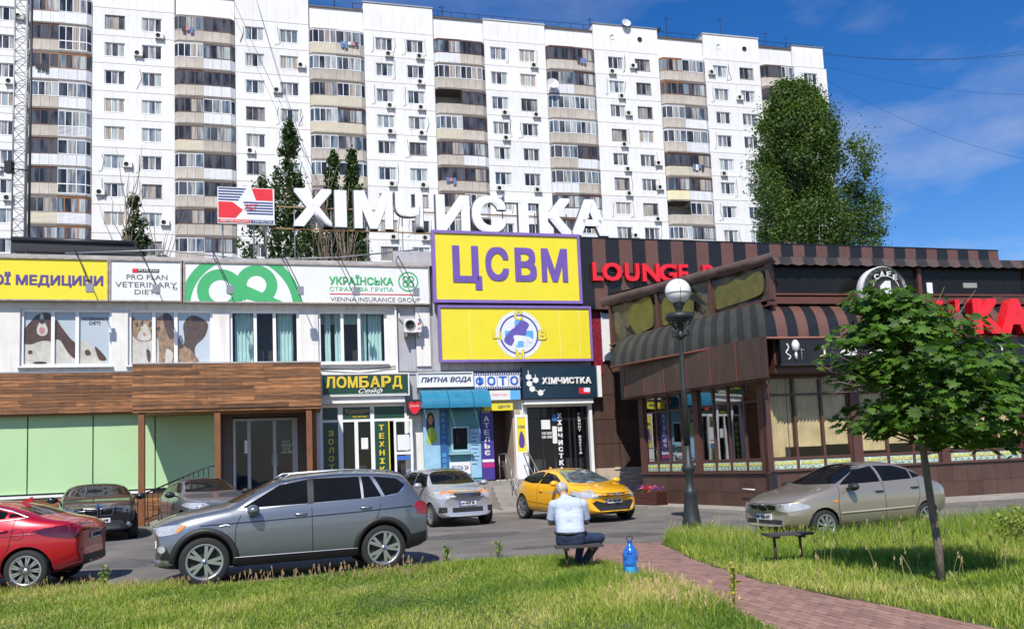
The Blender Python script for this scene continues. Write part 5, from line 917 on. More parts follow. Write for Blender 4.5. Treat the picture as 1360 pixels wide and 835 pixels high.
class Body:
    def __init__(s, spec, paint):
        s.sp = spec; xs = sorted(set(spec['xs']), reverse=True)
        top = sorted(spec['top']); belt = sorted(spec['belt']); wid = sorted(spec['wid']); bot = sorted(spec['bot'])
        I = lambda k, x: float(np.interp(x, [a for a, _ in k], [b for _, b in k])); rows = []
        for x in xs:
            zt, zb, w, z0 = I(top, x), I(belt, x), I(wid, x), I(bot, x); zb = min(zb, zt-.02); h = zt-zb; wb = w*.945
            yr = max(wb-.06-spec.get('tumble', .34)*h, wb*.55); zr = zt-min(.055, .3*h)
            mid = z0+.22; pts = [(0, z0), (.72*w, z0), (.93*w, z0+.05), (.995*w, mid), (w, (mid+zb-.14)*.5), (.992*w, zb-.12), (wb, zb-.0)]
            pts += [((wb+yr)/2+.025*min(1, h*3), (zb+zr)/2+.01), (yr, zr), (yr*.55, zt-.012*min(1, h*4)), (0, zt)]
            rows.append([(x, y, z) for y, z in pts])
        n = len(rows[0]); cv = spec.get('curve', (.10, .10)); V = []; F = []
        def bend(p):
            x, y, z = p; t = x/(xs[0]); return (x-(cv[0]*max(0, (x)/xs[0])**2 if x > 0 else -cv[1]*(x/xs[-1])**2)*(y/wmax)**2*1.6, y, z)
        wmax = max(b for _, b in wid)
        ring = 2*n-2
        for r in rows:
            V += [bend(p) for p in r]+[bend((x, -y, z)) for x, y, z in r[-2:0:-1]]
        for j in range(len(rows)-1):
            for k in range(ring): k2 = (k+1) % ring; F.append((j*ring+k, j*ring+k2, (j+1)*ring+k2, (j+1)*ring+k))
        def cap(j, flip):
            o = j*ring
            for k in range(n-1):
                a, b = k, k+1; a2, b2 = (ring-k) % ring, (ring-k-1) % ring
                f = [o+a, o+a2, o+b2, o+b]; f = [v for i, v in enumerate(f) if v not in f[:i]]; F.append(f if flip else f[::-1])
        cap(0, False); cap(len(rows)-1, True)
        me = bpy.data.meshes.new('body'); me.from_pydata(V, [], F); recalc(me); o = bpy.data.objects.new('body', me); COL.objects.link(o)
        m = o.modifiers.new('s', 'SUBSURF'); m.levels = m.render_levels = 2; bpy.context.view_layer.update(); dg = bpy.context.evaluated_depsgraph_get()
        full = bpy.data.meshes.new_from_object(o.evaluated_get(dg)); bm = bmesh.new(); bm.from_mesh(full); s.bvh = BVHTree.FromBMesh(bm); bm.free()
        # wheel arches
        cut = MB(); ra = spec['r']*1.13
        for wx in spec['wheels']:
            for sg_ in (-1, 1): y0, y1 = sorted((sg_*(wmax-.34), sg_*(wmax+.3))); cut.lathe([(ra, y0), (ra, y1)], 32, blackp, (wx, 0, spec['r']+.01), 'y')
        cm = cut.mesh('cut'); recalc(cm); cob = bpy.data.objects.new('cut', cm); COL.objects.link(cob)
        full.materials.clear(); full.materials.append(paint); o.modifiers.clear(); o.data = full; b = o.modifiers.new('b', 'BOOLEAN'); b.object = cob; b.operation = 'DIFFERENCE'; b.solver = 'EXACT'
        bpy.context.view_layer.update(); res = bpy.data.meshes.new_from_object(o.evaluated_get(bpy.context.evaluated_depsgraph_get())); bpy.data.objects.remove(o); bpy.data.objects.remove(cob)
        res.materials.clear(); res.materials.append(paint); res.materials.append(blackp); lower = spec.get('clad', 0)
        for p in res.polygons:
            c = p.center; inside = any(math.hypot(c.x-wx, c.z-spec['r']-.01) < ra+.004 and abs(c.y) < wmax-.015 for wx in spec['wheels'])
            n_ = p.normal; p.use_smooth = not inside
            p.material_index = 1 if inside or c.z < I(bot, c.x)+.03 and n_.z < -.5 or (lower and c.z < lower) else 0
        try: res.set_sharp_from_angle(angle=R_(40))
        except Exception: pass
        res.name = 'body'; s.mesh = res; s.wmax = wmax
    def hit(s, view, a, b, side=1):
        if view == 'side': o, d = Vector((a, 3*side, b)), Vector((0, -side, 0))
        elif view == 'front': o, d = Vector((4, a, b)), Vector((-1, 0, 0))
        elif view == 'rear': o, d = Vector((-4, a, b)), Vector((1, 0, 0))
        else: o, d = Vector((a, b, 4)), Vector((0, 0, -1))
        p, n, i, _ = s.bvh.ray_cast(o, d); return (p, n) if p else (None, None)
    def patch(s, view, poly, mat, side=1, off=.004, name='panel', smooth_n=0, cell=.05, thick=.02):
        if smooth_n: poly = spline(poly, smooth_n)
        bm = bmesh.new(); vs = [bm.verts.new((a, b, 0)) for a, b in poly]; bm.faces.new(vs); bmesh.ops.triangulate(bm, faces=bm.faces)
        for _ in range(6):
            e = [e for e in bm.edges if e.calc_length() > cell*1.6]
            if not e: break
            bmesh.ops.subdivide_edges(bm, edges=e, cuts=1); bmesh.ops.triangulate(bm, faces=[f for f in bm.faces if len(f.verts) > 3])
        kill = []; inner_ = {}
        for v in bm.verts:
            p, n = s.hit(view, v.co.x, v.co.y, side)
            if p is None: kill.append(v); continue
            v.co = p+n*off; inner_[v] = n
        bmesh.ops.delete(bm, geom=kill, context='VERTS')
        for f in bm.faces:
            c = f.verts[0]
            if c in inner_ and f.normal.dot(inner_[c]) < 0: f.normal_flip()
        bm.normal_update()
        if thick:
            ed = [e for e in bm.edges if e.is_boundary]; r = bmesh.ops.extrude_edge_only(bm, edges=ed); nv = [g for g in r['geom'] if isinstance(g, bmesh.types.BMVert)]
            for v in nv:
                q = min((w.co for e in v.link_edges for w in [e.other_vert(v)] if w in inner_), key=lambda c: (c-v.co).length, default=v.co)
            for v in nv:
                for e in v.link_edges:
                    w = e.other_vert(v)
                    if w in inner_ and (w.co-v.co).length < 1e-6: v.co = w.co-inner_[w]*(off+.004); break
        me = bpy.data.meshes.new(name); bm.to_mesh(me); bm.free(); me.materials.append(mat); me.polygons.foreach_set('use_smooth', [True]*len(me.polygons))
        try: me.set_sharp_from_angle(angle=R_(50))
        except Exception: pass
        return me
    def strip(s, view, path, w, mat, side=1, off=.004, name='trim', depth=.0):
        P_ = []; 
        for (a, b), (c, d) in zip(path, path[1:]):
            n = max(1, int(math.hypot(c-a, d-b)/.05)); P_ += [(a+(c-a)*i/n, b+(d-b)*i/n) for i in range(n)]
        P_.append(path[-1]); vs = []
        for i, (a, b) in enumerate(P_):
            t = Vector(P_[min(i+1, len(P_)-1)])-Vector(P_[max(i-1, 0)]); t.normalize(); nx, ny = -t.y*w/2, t.x*w/2; q = []
            for k, (du, dd) in enumerate(((-1, -.002), (-1, off), (1, off), (1, -.002))):
                p, n = s.hit(view, a+nx*du, b+ny*du, side)
                if p is None: break
                q.append(p+n*dd)
            if len(q) == 4: vs.append(q)
        if len(vs) < 2: return None
        b = MB().add([v for q in vs for v in q], [(4*i+k, 4*i+k+1, 4*i+5+k, 4*i+4+k) for i in range(len(vs)-1) for k in range(3)], mat, True); me = b.mesh(name); recalc(me); return me
def make_car(name, label, spec, paint, pos, head, rimspokes=5, plate=None, scale=1, tilt=0, group=None):
    B = Body(spec, paint); t = thing(name, label, 'car', pos, group, math.atan2(head[1], head[0])); t.scale = (scale,)*3
    obj('body', B.mesh, t); r = spec['r']; tm, rm = wheel_meshes(r, .22, rimspokes, spec.get('rimk', .66))
    for i, wx in enumerate(spec['wheels']):
        for sg_ in (-1, 1):
            w = obj('wheel', tm, t, (wx, sg_*(B.wmax-.125), r), (0, 0, 0 if sg_ < 0 else math.pi)); obj('rim', rm, w)
    return t, B
def put_patches(t, B, items):
    for it in items:
        it = dict(it); kind = it.pop('k', 'p'); sides = it.pop('sides', (1, -1) if it.get('view') == 'side' else (1,)); nm = it['name']
        for sd in sides:
            if kind == 'p': me = B.patch(side=sd, **it)
            else: me = B.strip(side=sd, **it)
            if me is not None and len(me.polygons): obj(nm, me, t)
def D(view, name, poly, mat, **k): return dict(view=view, name=name, poly=poly, mat=mat, **k)
def S(view, name, path, w, mat, **k): return dict(k='s', view=view, name=name, path=path, w=w, mat=mat, **k)
def mirror(t, x, y, z, m, s=1):
    for sd in (1, -1):
        b = MB().ball((0, 0, 0), 1, 12, 8, m, (.09*s, .12*s, .075*s)); b.hexa([(-.03, -.2*sd, -.06), (.05, -.2*sd, -.06), (.05, 0, -.05), (-.03, 0, -.05), (-.03, -.2*sd, -.03), (.05, -.2*sd, -.03), (.05, 0, 0), (-.03, 0, 0)], blackp)
        o = obj('side_mirror', b.mesh('side_mirror'), t, (x, sd*y, z))
def plate_(t, B, front, z, body, w=.46, h=.11, y=0):
    p, n = B.hit('front' if front else 'rear', y, z); sx = 1 if front else -1; x = p.x+sx*.012
    b = MB().box(-.012, .012, -w/2, w/2, -h/2, h/2, plate_m); o = obj('number_plate', b.mesh('number_plate'), t, (x, y, z))
    me = text(body, -w*.42, w*.42, -h*.28, h*.28, -.004, 0, ink, .02); q = obj('lettering', me, o); q.rotation_euler = (0, 0, math.pi/2 if front else -math.pi/2); q.location = (sx*.013, 0, 0)
    obj('plate_band', MB().box(-.0125, .0125, -w/2-.001, -w/2+.03, -h/2-.001, h/2+.001, M('plate_blue', (.02, .08, .4), .4)).mesh('plate_band'), o)
def handle(t, B, pts, m):
    for x, z in pts:
        for sd in (1, -1):
            p, n = B.hit('side', x, z, sd)
            if p: obj('door_handle', MB().tube([(-.10, 0, -.0), (-.06, .022*sd, 0), (.06, .022*sd, 0), (.10, 0, 0)], [.012, .014, .014, .012], 6, m).mesh('door_handle'), t, tuple(p+n*.008))
def paint(name, col, metal=.55, rough=.32): return M(name, col, rough, metal=metal, var=.05, scale=40, coat=1)
def arc(cx, cz, r, a0, a1, n=20): return [(cx+r*math.cos(R_(a0+(a1-a0)*i/n)), cz+r*math.sin(R_(a0+(a1-a0)*i/n))) for i in range(n+1)]
def xr(a, b, extra=()): return list(np.linspace(a, b, 20))+list(extra)
# --- grey suv ---
suv = dict(xs=xr(2.30, -2.30, (2.22, -2.22, 1.1, .35, -2.0, -1.85)), r=.375, wheels=(1.44, -1.37), rimk=.68, tumble=.36, clad=.33,
  top=[(2.33, .84), (2.22, .97), (1.9, 1.10), (1.5, 1.165), (1.12, 1.22), (.28, 1.61), (0, 1.65), (-.7, 1.69), (-1.5, 1.655), (-1.92, 1.585), (-2.08, 1.28), (-2.2, 1.1), (-2.3, 1.02)],
  belt=[(2.3, .78), (1.9, .97), (1.2, 1.08), (.5, 1.12), (-1.6, 1.17), (-2.3, 1.05)], wid=[(2.33, .70), (2.15, .84), (1.7, .915), (.5, .925), (-1.3, .93), (-1.9, .88), (-2.3, .74)], bot=[(2.33, .36), (2.1, .26), (1.5, .24), (-1.5, .25), (-2.1, .32), (-2.3, .42)], curve=(.16, .08))
gpaint = paint('paint_slate_grey', (.19, .21, .235), .6); c1 = Vector((-3.86, 14.12)); hd = Vector((-2.55, -1.02)).normalized()
t, B = make_car('parked_suv', 'slate grey SUV with roof rails parked side on behind the lawn, facing left', suv, gpaint, (c1.x, c1.y, 0), hd, 5)
put_patches(t, B, [
 D('side', 'window_surround', [(.95, 1.140), (.28, 1.505), (-.4, 1.583), (-1.25, 1.583), (-1.70, 1.517), (-1.83, 1.405), (-1.67, 1.255), (-1.3, 1.217), (.2, 1.163)], chrome, off=.003, smooth_n=2),
 D('side', 'side_window', [(.88, 1.160), (.28, 1.490), (-.16, 1.560), (-.14, 1.180)], cglass, off=.007), D('side', 'side_window', [(-.24, 1.185), (-.26, 1.570), (-1.02, 1.570), (-1.02, 1.210)], cglass, off=.007),
 D('side', 'side_window', [(-1.06, 1.215), (-1.06, 1.570), (-1.2, 1.565), (-1.36, 1.230)], cglass, off=.007), D('side', 'side_window', [(-1.42, 1.235), (-1.27, 1.560), (-1.66, 1.510), (-1.8, 1.400), (-1.66, 1.270)], cglass, off=.007), D('side', 'window_pillar', [(-.14, 1.175), (-.16, 1.565), (-.26, 1.575), (-.24, 1.180)], blackp, off=.0065),
 D('front', 'windscreen', [(-.66, 1.25), (-.52, 1.57), (0, 1.60), (.52, 1.57), (.66, 1.25), (.4, 1.24), (0, 1.24), (-.4, 1.24)], cglass), D('rear', 'rear_window', [(-.58, 1.2), (-.48, 1.48), (.48, 1.48), (.58, 1.2)], cglass),
 D('side', 'headlight', [(2.2, .82), (2.08, .93), (1.78, .96), (1.72, .93), (1.82, .84), (2.05, .80)], lamp_c, off=.008, smooth_n=2), D('side', 'indicator', [(1.86, .86), (1.76, .955), (1.7, .945), (1.8, .85)], orange, off=.011), D('front', 'headlight', [(.42, .83), (.45, .91), (.72, .93), (.76, .88), (.7, .81)], lamp_c, sides=(1,), off=.006), D('front', 'headlight', [(-.42, .83), (-.45, .91), (-.72, .93), (-.76, .88), (-.7, .81)], lamp_c, off=.006),
 D('front', 'grille', [(.04, .72), (.05, .88), (.32, .88), (.30, .72)], chrome, off=.008), D('front', 'grille', [(-.04, .72), (-.05, .88), (-.32, .88), (-.30, .72)], chrome, off=.008), D('front', 'lower_grille', [(-.55, .42), (-.5, .6), (.5, .6), (.55, .42)], blackp, off=.006),
 D('side', 'bumper_insert', [(2.2, .42), (2.25, .66), (2.0, .64), (1.9, .45)], blackp, off=.005), D('side', 'fog_light', arc(2.05, .60, .055, 0, 340, 10), lamp_c, off=.014), D('side', 'skid_trim', [(2.15, .36), (2.2, .46), (2.0, .42), (1.9, .36)], rim_m, off=.012),
 D('side', 'tail_light', [(-2.0, 1.12), (-2.22, 1.08), (-2.24, .9), (-2.1, .88), (-1.92, 1.03)], lamp_r, off=.008), D('rear', 'tail_light', [(.5, .95), (.5, 1.08), (.8, 1.08), (.82, .9)], lamp_r, off=.008), D('rear', 'tail_light', [(-.5, .95), (-.5, 1.08), (-.8, 1.08), (-.82, .9)], lamp_r, off=.008),
 D('side', 'sill_cladding', [(1.0, .25), (1.0, .40), (-.93, .40), (-.93, .25)], blackp, off=.012), D('side', 'rear_cladding', [(-1.85, .34), (-1.8, .56), (-2.25, .62), (-2.25, .38)], blackp, off=.008),
 S('side', 'arch_trim', arc(1.44, .385, .465, -8, 188), .09, blackp, off=.014), S('side', 'arch_trim', arc(-1.37, .385, .465, -8, 188), .09, blackp, off=.014),
 S('side', 'door_gap', [(1.0, .40), (.98, .85), (.9, 1.06)], .010, seamk), S('side', 'door_gap', [(-.2, .40), (-.2, 1.12)], .010, seamk), S('side', 'door_gap', [(-.93, .55), (-1.1, .75), (-1.28, .92), (-1.34, 1.12)], .010, seamk), S('side', 'crease_shade_strip', [(1.5, .93), (.5, .95), (-1.0, 1.0), (-1.9, 1.04)], .018, M('crease_shade', (.05, .06, .07), .3, metal=.5, coat=1), off=.006), S('side', 'sill_chrome', [(1.0, .41), (-.93, .41)], .010, chrome, off=.018),  # dark strip along the doors paints the shade of the body crease
 S('side', 'side_badge', [(1.22, .90), (1.12, .92), (1.06, .905)], .03, chrome, off=.008)])
handle(t, B, [(-.02, 1.02), (-1.08, 1.06)], chrome); mirror(t, .72, 1.02, 1.13, gpaint, 1.15)
for sd in (1, -1): obj('roof_rail', MB().tube([(.25, sd*.60, 1.585), (.1, sd*.62, 1.665), (-.8, sd*.63, 1.70), (-1.55, sd*.61, 1.655), (-1.75, sd*.60, 1.59)], .018, 6, chrome).mesh('roof_rail'), t)
for wx in suv['wheels']: b = MB().lathe([(.0, 0), (.024, 0), (.026, .004)], 12, M('badge_blue_dark', (.03, .08, .2), .3), (0, -.112, 0), 'y'); [obj('hub_badge', b.mesh('hub_badge'), w) for w in t.children if w.name.startswith('wheel') and abs(w.location.x-wx) < .01]
plate_(t, B, True, .64, "AA 7731 KE")
# --- yellow coupe ---
ypaint = paint('paint_yellow', (.95, .47, .010), .05, .3)
cpe = dict(xs=xr(2.1, -2.1, (2.03, -2.03, 1.0)), r=.335, wheels=(1.27, -1.36), rimk=.72, tumble=.40,
  top=[(2.12, .66), (2.0, .78), (1.6, .89), (1.2, .96), (.95, 1.0), (.15, 1.33), (-.25, 1.39), (-.8, 1.38), (-1.4, 1.26), (-1.85, 1.08), (-2.02, .98), (-2.1, .85)], belt=[(2.1, .6), (1.6, .80), (.9, .90), (-.5, .95), (-1.3, 1.02), (-2.1, .84)],
  wid=[(2.12, .66), (1.95, .78), (1.4, .885), (.4, .88), (-1.2, .895), (-1.8, .82), (-2.1, .66)], bot=[(2.12, .3), (1.9, .2), (1.2, .19), (-1.4, .2), (-1.9, .27), (-2.1, .38)], curve=(.22, .12))
t, B = make_car('yellow_coupe', 'bright yellow coupe parked at an angle in front of the dry cleaning entrance', cpe, ypaint, (1.62, 23.5, 0), (.47, -.88), 5, scale=1.05)
put_patches(t, B, [
 D('front', 'windscreen', [(-.64, 1.01), (-.50, 1.31), (-.25, 1.345), (.25, 1.345), (.50, 1.31), (.64, 1.01), (.35, .985), (-.35, .985)], M('screen_with_sunshade', (.10, .15, .17), .05, var=.9, scale=4, coat=1)), D('side', 'side_window', [(.78, .96), (.2, 1.21), (-.25, 1.28), (-.38, .99)], cglass, off=.006), D('side', 'side_window', [(-.45, 1.0), (-.33, 1.28), (-.8, 1.275), (-1.2, 1.19), (-1.38, 1.10), (-1.1, 1.04)], cglass, off=.006, smooth_n=2),
 D('front', 'headlight', [(.42, .66), (.5, .72), (.84, .80), (.85, .70), (.70, .61)], lamp_c, off=.008, smooth_n=2), D('front', 'headlight', [(-.42, .66), (-.5, .72), (-.84, .80), (-.85, .70), (-.70, .61)], lamp_c, off=.008, smooth_n=2),
 D('side', 'headlight', [(1.93, .66), (1.75, .80), (1.52, .83), (1.7, .70)], lamp_c, off=.007, smooth_n=2), D('front', 'upper_grille', [(-.42, .70), (-.3, .725), (.3, .725), (.42, .70), (.3, .665), (-.3, .665)], blackp, off=.006),
 D('front', 'lower_grille', [(-.62, .50), (-.52, .56), (-.3, .50), (.3, .50), (.52, .56), (.62, .50), (.45, .30), (-.45, .30)], blackp, off=.006), D('rear', 'rear_window', [(-.5, 1.05), (-.42, 1.22), (.42, 1.22), (.5, 1.05)], cglass),
 D('side', 'tail_light', [(-1.85, .9), (-1.75, 1.02), (-1.98, .98), (-2.02, .85)], lamp_r, off=.006), S('side', 'door_gap', [(.95, .28), (.98, .7), (.85, .93)], .009, seamk), S('side', 'door_gap', [(-.45, .28), (-.45, .7), (-.42, .98)], .009, seamk), S('side', 'crease_shade_strip', [(.9, .42), (-.2, .47), (-.95, .52)], .02, M('yellow_crease_shade', (.55, .22, .01), .3, coat=1), off=.005), S('front', 'hood_gap', [(-.80, .82), (-.45, .735), (.45, .735), (.80, .82)], .008, seamk)])  # darker yellow strip paints in the shaded side crease
handle(t, B, [(-.22, .80)], ypaint); mirror(t, .66, .98, 1.0, ypaint, 1.05); plate_(t, B, True, .535, "AA 1181 ME")
p, n = B.hit('front', 0, .70); em = MB().tube([(0, .085*math.cos(a), .045*math.sin(a)) for a in np.linspace(0, 2*math.pi, 18)], .008, 5, chrome, False).tube([(0, -.03, -.03), (0, -.018, .03)], .008, 5, chrome).tube([(0, .018, -.03), (0, .03, .03)], .008, 5, chrome).tube([(0, -.025, -.004), (0, .025, .004)], .007, 5, chrome); obj('front_emblem', em.mesh('front_emblem'), t, (p.x+.015, 0, .70))
obj('roof_fin', MB().prism([(-.12, 0), (.1, 0), (-.08, .09)], -.015, .015, ypaint).mesh('roof_fin'), t, (-1.1, 0, 1.33))
# --- silver hatchback ---
sv = paint('paint_silver_lilac', (.50, .50, .54), .5)
hb = dict(xs=xr(1.98, -1.98, (1.92, -1.92)), r=.30, wheels=(1.22, -1.24), rimk=.66, tumble=.30,
  top=[(2.0, .74), (1.9, .86), (1.5, .98), (1.1, 1.06), (.95, 1.10), (.35, 1.46), (0, 1.52), (-.9, 1.52), (-1.5, 1.47), (-1.75, 1.38), (-1.9, 1.0), (-1.98, .85)], belt=[(2.0, .68), (1.6, .86), (1, .97), (-1.6, 1.04), (-2, .86)],
  wid=[(2.0, .66), (1.8, .78), (1.3, .845), (-1.4, .85), (-1.8, .80), (-2, .7)], bot=[(2.0, .28), (1.8, .22), (-1.7, .22), (-2, .32)], curve=(.14, .08))
t, B = make_car('silver_hatchback', 'silver lilac compact hatchback facing out between the water kiosk and grey SUV', hb, sv, (-2.15, 24.1, 0), (.42, -.91), 8, scale=1.05)
put_patches(t, B, [D('front', 'windscreen', [(-.62, 1.10), (-.52, 1.45), (0, 1.48), (.52, 1.45), (.62, 1.10), (0, 1.08)], cglass), D('side', 'side_window', [(.82, 1.04), (.38, 1.36), (-.2, 1.42), (-.2, 1.05)], cglass, off=.006), D('side', 'side_window', [(-.27, 1.06), (-.27, 1.42), (-1.0, 1.41), (-1.05, 1.08)], cglass, off=.006), D('side', 'side_window', [(-1.1, 1.09), (-1.06, 1.40), (-1.5, 1.35), (-1.6, 1.12)], cglass, off=.006),
 D('front', 'headlight', [(.46, .74), (.5, .90), (.78, .92), (.80, .76), (.6, .70)], lamp_c, off=.008, smooth_n=2), D('front', 'headlight', [(-.46, .74), (-.5, .90), (-.78, .92), (-.80, .76), (-.6, .70)], lamp_c, off=.008, smooth_n=2), D('side', 'indicator', [(1.83, .80), (1.72, .90), (1.58, .92), (1.68, .80)], orange, off=.008), D('front', 'indicator', [(-.66, .90), (-.52, .905), (-.54, .86), (-.68, .86)], orange, off=.011), D('front', 'indicator', [(.66, .90), (.52, .905), (.54, .86), (.68, .86)], orange, off=.011),
 D('front', 'upper_grille', [(-.36, .77), (-.38, .86), (.38, .86), (.36, .77)], blackp, off=.008), D('front', 'lower_grille', [(-.42, .38), (-.42, .50), (.42, .50), (.42, .38)], blackp, off=.007), D('front', 'fog_light_recess', [(-.74, .38), (-.74, .52), (-.56, .52), (-.56, .38)], blackp, off=.007), D('front', 'fog_light_recess', [(.74, .38), (.74, .52), (.56, .52), (.56, .38)], blackp, off=.007),
 S('front', 'hood_gap', [(-.72, .95), (-.42, .885), (.42, .885), (.72, .95)], .008, seamk), S('side', 'door_gap', [(.85, .3), (.85, .98)], .009, seamk), S('side', 'door_gap', [(-.24, .3), (-.24, 1.05)], .009, seamk), S('side', 'side_moulding', [(.8, .55), (-.95, .58)], .06, blackp, off=.012)])
handle(t, B, [(-.1, .9), (-.95, .93)], sv); mirror(t, .68, .96, 1.08, sv); plate_(t, B, True, .60, "AH 8427 EK")
p, n = B.hit('front', 0, .815); obj('front_emblem', MB().ball((0, 0, 0), 1, 12, 6, M('oval_blue', (.02, .05, .25), .3), (.008, .07, .03)).mesh('front_emblem'), t, (p.x+.012, 0, .815))
# --- sedans ---
def sedan_spec(L=4.5, W=.88, H=1.45, r=.31, wb=(1.3, -1.38), trunk=1.03, hood=.9, **k):
    f, b = L/2, -L/2; s_ = dict(xs=xr(f, b, (f-.07, b+.07)), r=r, wheels=wb, rimk=.66, tumble=.38,
      top=[(f+.02, hood-.22), (f-.1, hood-.12), (f-.5, hood-.01), (1.05, hood+.09), (.9, hood+.13), (.15, H-.05), (-.2, H), (-.75, H-.01), (-1.2, H-.12), (-1.62, trunk+.06), (-1.95, trunk+.01), (b+.12, trunk-.04), (b, trunk-.2)],
      belt=[(f, hood-.28), (f-.5, hood-.08), (.9, hood+.03), (-1.4, trunk-.05), (b+.1, trunk-.11), (b, trunk-.22)], wid=[(f+.02, W*.74), (f-.2, W*.88), (1.2, W*.985), (0, W), (-1.3, W), (b+.3, W*.92), (b, W*.78)], bot=[(f, .3), (f-.3, .2), (-1.6, .2), (b+.3, .28), (b, .38)], curve=(.17, .12)); s_.update(k); return s_
def sedan_glass(H, hood, trunk):
    zb = hood+.09; zr = trunk+.04; return [D('front', 'windscreen', [(-.62, hood+.14), (-.49, H-.07), (0, H-.04), (.49, H-.07), (.62, hood+.14), (0, hood+.12)], cglass), D('rear', 'rear_window', [(-.58, trunk+.09), (-.47, H-.13), (.47, H-.13), (.58, trunk+.09)], cglass),
      D('side', 'side_window', [(.74, zb+.03), (.22, H-.15), (-.18, H-.095), (-.2, zb+.05)], cglass, off=.006), D('side', 'side_window', [(-.27, zb+.05), (-.25, H-.095), (-.72, H-.11), (-1.02, H-.2), (-1.0, zr+.02)], cglass, off=.006), D('side', 'side_window', [(-1.05, zr+.03), (-1.06, H-.22), (-1.32, zr+.06)], cglass, off=.006),
      S('side', 'door_gap', [(.88, .3), (.9, .7), (.82, zb)], .009, seamk), S('side', 'door_gap', [(-.235, .3), (-.235, zb+.04)], .009, seamk), S('side', 'door_gap', [(-.95, .42), (-1.1, .7), (-1.16, zr)], .009, seamk)]
bpaint = paint('paint_beige', (.36, .315, .25), .5, .36)
sp_ = sedan_spec(4.24, .84, 1.43, .29, (1.22, -1.30), 1.0, .9); hd = Vector((-.93, -.36)).normalized()
t, B = make_car('beige_sedan', 'dusty beige saloon parked facing left beside the long grass and the cafe', sp_, bpaint, (6.55, 16.45, 0), hd, 9)
put_patches(t, B, sedan_glass(1.43, .9, 1.0)+[D('front', 'headlight', [(.38, .60), (.42, .70), (.70, .72), (.76, .62), (.6, .57)], lamp_c, off=.008, smooth_n=3), D('front', 'headlight', [(-.38, .60), (-.42, .70), (-.70, .72), (-.76, .62), (-.6, .57)], lamp_c, off=.008, smooth_n=3), D('side', 'headlight', [(2.0, .6), (1.95, .70), (1.8, .71), (1.82, .62)], lamp_c, off=.007),
 D('front', 'grille', [(-.13, .60), (-.12, .69), (.12, .69), (.13, .60), (0, .57)], blackp, off=.01, smooth_n=2), D('front', 'grille', [(.17, .60), (.16, .69), (.33, .68), (.33, .61)], blackp, off=.01), D('front', 'grille', [(-.17, .60), (-.16, .69), (-.33, .68), (-.33, .61)], blackp, off=.01), S('front', 'grille_trim', [(-.14, .59), (-.13, .70), (.13, .70), (.14, .59), (0, .56), (-.14, .59)], .014, chrome, off=.016),
 D('side', 'indicator', [(1.02, .72), (.98, .75), (.9, .74), (.93, .70)], orange, off=.008), S('side', 'side_moulding', [(.86, .50), (-.95, .52)], .035, M('moulding_beige', (.36, .32, .27), .5), off=.01), D('side', 'tail_light', [(-1.98, .80), (-1.9, .90), (-2.04, .90), (-2.08, .76)], lamp_r, off=.008), D('front', 'lower_grille', [(-.5, .34), (-.5, .42), (.5, .42), (.5, .34)], blackp, off=.006), S('front', 'hood_gap', [(-.7, .76), (-.4, .72), (.4, .72), (.7, .76)], .008, seamk)])
handle(t, B, [(-.1, .86), (-1.0, .89)], blackp); mirror(t, .62, .93, .98, blackp); plate_(t, B, True, .47, "AA 4206 HT")
rpaint = paint('paint_red', (.50, .006, .018), .35, .28)
sp_ = sedan_spec(4.42, .90, 1.44, .325, (1.36, -1.34), 1.09, .95); hd = Vector((-.985, -.17)).normalized(); rw = G(36, 757, .325); nrm = Vector((hd.y, -hd.x)); nrm = nrm if nrm.y > 0 else -nrm; cc = Vector((rw.x, rw.y))+hd*1.34+nrm*.8
t, B = make_car('red_sedan', 'glossy red saloon cut off by the left edge, its tail towards the black car', sp_, rpaint, (cc.x, cc.y, 0), hd, 9)
put_patches(t, B, sedan_glass(1.44, .95, 1.09)+[D('side', 'tail_light', [(-1.42, .93), (-1.85, 1.0), (-2.14, 1.0), (-2.16, .82), (-1.85, .80)], M('tail_lamp_dark', (.09, .003, .006), .08, var=.4, scale=8, coat=1), off=.008, smooth_n=2), D('rear', 'tail_light', [(.3, .9), (.3, .97), (.78, 1.0), (.82, .86)], lamp_r, off=.008), D('rear', 'tail_light', [(-.3, .9), (-.3, .97), (-.78, 1.0), (-.82, .86)], lamp_r, off=.008),
 S('side', 'chrome_line', [(.74, 1.06), (-.2, 1.09), (-1.0, 1.12), (-1.34, 1.15), (-1.06, 1.26), (-.72, 1.35)], .016, chrome, off=.01), S('side', 'fuel_flap', arc(-1.22, .90, .09, 0, 360, 20), .008, seamk, sides=(1,)), S('side', 'crease_shade_strip', [(1.0, .82), (-1.0, .88), (-1.6, .90)], .014, M('red_crease_shade', (.25, .004, .01), .3, coat=1), off=.005), D('rear', 'lower_bumper', [(-.6, .36), (-.5, .5), (.5, .5), (.6, .36)], blackp, off=.006), D('side', 'bumper_insert', [(-2.0, .42), (-2.25, .56), (-2.25, .42)], M('reflector_dark', (.12, .01, .01), .3), off=.008)])  # darker red strip stands for shade along the flank crease
handle(t, B, [(-.05, .92), (-.98, .96)], rpaint); mirror(t, .66, .99, 1.03, rpaint); obj('roof_fin', MB().prism([(-.12, 0), (.1, 0), (-.1, .10)], -.015, .015, rpaint).mesh('roof_fin'), t, (-1.0, 0, 1.37)); plate_(t, B, False, .8, "AA 2915 OB")
kp = paint('paint_black', (.012, .012, .013), .3, .25)
sp_ = sedan_spec(4.62, .905, 1.43, .325, (1.46, -1.34), 1.05, .97); pc_ = P(131, 700, 19.9); hd = Vector((.47, -.88)).normalized(); cc = Vector((pc_.x, pc_.y))-hd*2.1
t, B = make_car('black_sedan', 'black saloon facing the camera in front of the green panels and porch post', sp_, kp, (cc.x, cc.y, .17), hd, 9)
